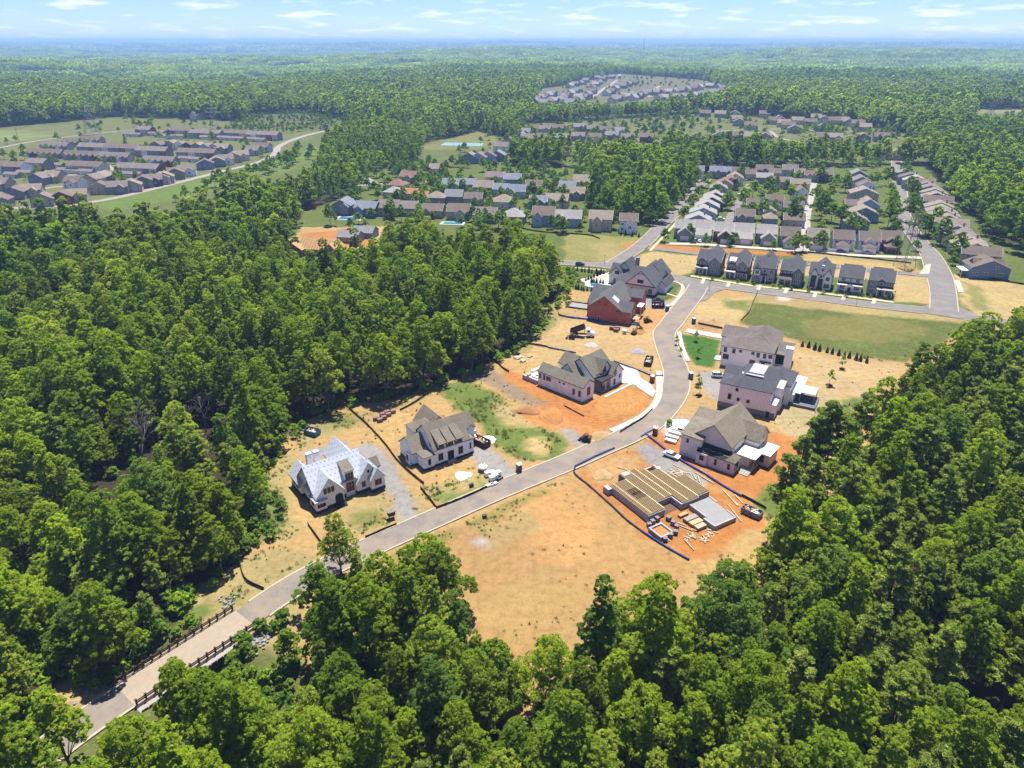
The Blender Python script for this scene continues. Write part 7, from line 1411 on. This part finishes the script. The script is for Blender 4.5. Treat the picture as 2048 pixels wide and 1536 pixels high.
# woodland beyond: one mass each, instanced
LIB = bpy.data.collections.new('plant library')
def lib(prefix, items):
    for i, me in enumerate(items):
        o = bpy.data.objects.new('%s%02d' % (prefix, i), me); c_.objects.link(o)
def whole(c, tr, name):
    """crown and trunk in one mesh for the massed wood"""
    bm = bmesh.new(); bm.from_mesh(c); n = len(bm.faces); bm.from_mesh(tr); bm.faces.ensure_lookup_table()
    for f in bm.faces[n:]: f.material_index = 1
    me = bpy.data.meshes.new(name); bm.to_mesh(me); bm.free(); me.materials.append(c.materials[0]); me.materials.append(tr.materials[0]); return me
def scatter(name, colls, pts, label, cat=None):
    """pts: x, y, z, index, scale, rot"""
    c = bpy.data.collections.new(name+' kinds')
    for i, me in enumerate(colls): c.objects.link(bpy.data.objects.new('%s kind %02d' % (name, i), me))
    a = np.array(pts, np.float32); me = bpy.data.meshes.new(name); me.vertices.add(len(a)); me.vertices.foreach_set('co', a[:, :3].ravel())
    for nm, typ, dat in (('kind_index', 'INT', a[:, 3].astype(np.int32)), ('grow', 'FLOAT', a[:, 4].copy()), ('turn', 'FLOAT', a[:, 5].copy())):
        at_ = me.attributes.new(nm, typ, 'POINT'); at_.data.foreach_set('value', dat)
    o = ob(name, me); g = bpy.data.node_groups.new(name, 'GeometryNodeTree')
    g.interface.new_socket('Geometry', in_out='INPUT', socket_type='NodeSocketGeometry'); g.interface.new_socket('Geometry', in_out='OUTPUT', socket_type='NodeSocketGeometry')
    gi_ = g.nodes.new('NodeGroupInput'); go = g.nodes.new('NodeGroupOutput'); ip = g.nodes.new('GeometryNodeInstanceOnPoints'); ci = g.nodes.new('GeometryNodeCollectionInfo')
    ci.inputs['Collection'].default_value = c; ci.inputs['Separate Children'].default_value = True; ci.inputs['Reset Children'].default_value = True
    def na(nm, typ):
        n_ = g.nodes.new('GeometryNodeInputNamedAttribute'); n_.data_type = typ; n_.inputs['Name'].default_value = nm; return n_.outputs['Attribute']
    cx = g.nodes.new('ShaderNodeCombineXYZ'); g.links.new(na('turn', 'FLOAT'), cx.inputs[2])
    er = g.nodes.new('FunctionNodeEulerToRotation'); g.links.new(cx.outputs[0], er.inputs[0])
    ip.inputs['Pick Instance'].default_value = True
    mp = g.nodes.new('GeometryNodeMeshToPoints'); g.links.new(gi_.outputs[0], mp.inputs[0])
    g.links.new(mp.outputs[0], ip.inputs['Points']); g.links.new(ci.outputs[0], ip.inputs['Instance']); g.links.new(na('kind_index', 'INT'), ip.inputs['Instance Index'])
    g.links.new(er.outputs[0], ip.inputs['Rotation']); g.links.new(na('grow', 'FLOAT'), ip.inputs['Scale']); g.links.new(ip.outputs[0], go.inputs[0])
    md = o.modifiers.new('scatter', 'NODES'); md.node_group = g
    tag(o, label, cat, kind='stuff'); return o
near_kinds = [whole(c, tr, 'broadleaf') for c, tr, h in BROAD]+[whole(c, tr, 'pine') for c, tr, h in PINE]
pts = [(xx, yy, T(xx, yy), k, s, rz) for xx, yy, k, s, rz in rest]
x, y, rs = forest(-760, 760, 240, 1000, 7.6, 365, 950, 4, 1)
s_ = rs.uniform(.72, 1.12, len(x))*(.8+.4*fbm(x/40, y/40, 2)); low = inpoly(x, y, PL([(440,300),(700,250),(1000,290),(900,420),(600,400)])); s_ = np.where(low, s_*.72, s_)
zz = terr(x, y); isp = rs.rand(len(x)) < np.where(fbm(x/120+5, y/120, 2) > .55, .35, .06)
pts += [(x[i], y[i], zz[i], (18+rs.randint(2)) if isp[i] else 13+rs.randint(5), s_[i], rs.rand()*6.28) for i in range(len(x))]
scatter('neighbourhood_trees', [whole(c, tr, 'garden tree') for c, tr, h in SMALL], MASS, 'many small garden trees between the far houses')
tag(scatter('woodland', near_kinds+BROAD1+PINE1, pts, 'dense green woodland filling the land between the house lots'), kind='stuff')
print('near trees', len(nearT), 'rest', len(rest), 'mid', len(x))
pts = []
x, y, rs = forest(-2100, 2100, 500, 2700, 9.6, 950, 2700, 5, 2)
zz = terr(x, y); s_ = rs.uniform(.7, 1.2, len(x))*(.55+.85*fbm(x/110, y/110, 3))
pts += [(x[i], y[i], zz[i], rs.randint(5), s_[i], rs.rand()*6.28) for i in range(len(x))]
def patch(seed, size=64, nt=58):
    rs2 = np.random.RandomState(seed); V_, F_ = [], []
    c = np.stack([rs2.uniform(-size/2, size/2, nt), rs2.uniform(-size/2, size/2, nt)], 1); P_, N_, S_ = [], [], []
    for a, b_ in c:
        h = rs2.uniform(13, 22); d = unit(rs2.normal(size=(26, 3))); d[:, 2] = np.abs(d[:, 2])*1.1-.15; P_.append(np.array([a, b_, h*.55])+d*np.array([4.6, 4.6, h*.45])); N_.append(unit(d*np.array([1,1,.55])+rs2.normal(size=d.shape)*.55)); S_.append(rs2.uniform(1.7, 2.9, 26))
    global RS
    RS = rs2; p = np.concatenate(P_); v, f = quads(p, np.concatenate(N_), np.concatenate(S_), np.concatenate(S_)*.75); me = npmesh('distant wood', v, f, LEAF)
    at_ = me.attributes.new('tint', 'FLOAT', 'POINT'); at_.data.foreach_set('value', np.repeat(np.repeat(rs2.rand(nt), 26), 4).astype(np.float32)); return me
x, y, rs = jitter_grid(-8000, 8000, 1500, 9500, 58, 6); r = np.hypot(x, y); k = (r >= 2690) & (r < 9500) & visible(x, y, .1); x, y = x[k], y[k]
k = ~open_ground(x, y) & (fbm(x/500+2, y/400, 3) > .30); x, y = x[k], y[k]; zz = terr(x, y); fb = fbm(x/300+4, y/260, 3)
pts += [(x[i], y[i], zz[i]-1, 5+rs.randint(4), (.6+.9*fb[i])*rs.uniform(.85, 1.15), rs.rand()*6.28) for i in range(len(x))]
x, y, rs = jitter_grid(-22000, 22000, 6000, 24000, 190, 8); r = np.hypot(x, y); k = (r >= 9500) & (r < 24000) & visible(x, y, .06); x, y = x[k], y[k]; k = fbm(x/1500, y/900, 2) > .32; x, y = x[k], y[k]; zz = terr(x, y)
pts += [(x[i], y[i], zz[i]-3, 5+rs.randint(4), rs.uniform(2.6, 3.4), rs.rand()*6.28) for i in range(len(x))]
scatter('distant_woodland', BROAD2+[patch(s) for s in range(4)], pts, 'hazy blue green forest rolling away to the horizon'); print('far pts', len(pts))
# undergrowth along the wood edges and weeds on the open ground
up = []
for poly in (CLEAR[0],):
    n = len(poly)
    for i in range(n):
        a = np.array(poly[i]); b_ = np.array(poly[(i+1) % n]); L = np.linalg.norm(b_-a)
        if b_[1] > 330 or L > 90: continue
        for q in range(int(L/1.3)):
            p = a+(b_-a)*rnd.random(); p = p+np.array([rnd.gauss(0, 1.8), rnd.gauss(0, 1.8)])
            if ROADS[0][1] is not None and seg_dist(np.array([p[0]]), np.array([p[1]]), [tuple(z_[:2]) for z_ in ROADS[0][1][::3]])[0] < 5: continue
            up.append((p[0], p[1], T(*p)-.05, 0, rnd.uniform(.7, 2.3), rnd.uniform(0, 6.28)))
for _ in range(900):
    u, v = rnd.uniform(-50, 1000), rnd.uniform(800, 1530); p = P(u, v)
    if not bool(open_ground(np.array([p[0]]), np.array([p[1]]))[0]): up.append((*p, T(*p), 0, rnd.uniform(1.2, 3.2), rnd.uniform(0, 6)))
bank = np.array(CREEK)
for _ in range(520):
    i = rnd.randrange(len(CREEK)-2); p = np.array(CREEK[i])*(1-(q := rnd.random()))+np.array(CREEK[i+1])*q+np.array([rnd.gauss(0, 5), rnd.gauss(0, 5)])
    if seg_dist(np.array([p[0]]), np.array([p[1]]), [tuple(z_[:2]) for z_ in ROADS[0][1][::3]])[0] > 5.5: up.append((p[0], p[1], T(*p)-.05, 0, rnd.uniform(.6, 2.0), rnd.uniform(0, 6.28)))
scatter('undergrowth', [SHRUB], up, 'low green undergrowth along the edge of the woods')
GRASS = leafmat('grass blades', [(.15,.19,.05),(.19,.21,.065),(.12,.16,.04),(.24,.24,.09)], .4, 0)
HAY = leafmat('dry grass blades', [(.34,.27,.13),(.29,.23,.10),(.24,.20,.08)], .3, 0)
rs = np.random.RandomState(77); n = 70000
u = rs.uniform(330, 2048, n); v = rs.uniform(520, 1420, n); k = (HCAM)/(SP+(v-768)/FPX*CP); x = k*(u-1024)/FPX; y = k*(CP-(v-768)/FPX*SP)
c4 = soil_at(x, y); prob = np.where((c4[:, 3] > .9) & (c4[:, 0] < c4[:, 1]*.82) & (y > 215), .12, 1.)*np.clip((c4[:, 3]-.22)*.9, 0, 1)*np.clip((fbm(x/5, y/5, 3)-.42)*5, 0, 1)
ok = (rs.rand(n) < prob)&inpoly(x, y, CLEAR[0])
for _, pl, kb in ROADS[:6]: ok &= seg_dist(x, y, [tuple(p[:2]) for p in pl[::3]]) > 5.2
ok &= free_of(x, y, [f for f in FOOT if f[1] < 330], .0) & ~((y > 232) & (x > 90))
x, y, c4 = x[ok], y[ok], c4[ok]; dry = (c4[:, 0] > .28) & (rs.rand(len(x)) < .55)
pts = [(x[i], y[i], T(x[i], y[i])-.05, (2 if dry[i] else 0)+rs.randint(2), rs.uniform(.6, 1.6)*(1 if c4[i,3] > .8 else .7), rs.rand()*6.28) for i in range(len(x))]
print('tufts', len(pts))
scatter('weeds', [tuft('weed', 26, .45, .5, GRASS, 1), tuft('weed', 18, .6, .35, GRASS, 2), tuft('hay', 26, .35, .5, HAY, 3), tuft('hay', 20, .5, .4, HAY, 4)], pts, 'scattered weeds and dry grass on the open lots')
# ---------------------------------------------------------------- air
hz = MB().box(-46000, 46000, -1500, 46000, -90, 150)
hm = bpy.data.materials.new('haze'); hm.use_nodes = True; ht = hm.node_tree; ht.nodes.clear()
pv = N(ht, 'ShaderNodeVolumePrincipled'); pv.inputs['Color'].default_value = (.38, .60, .95, 1); pv.inputs['Density'].default_value = 1.2e-4; pv.inputs['Anisotropy'].default_value = 0.0
oo = N(ht, 'ShaderNodeOutputMaterial'); ht.links.new(pv.outputs[0], oo.inputs['Volume'])
tag(hz.build('haze', hm), 'pale blue haze over the far woods', kind='stuff')
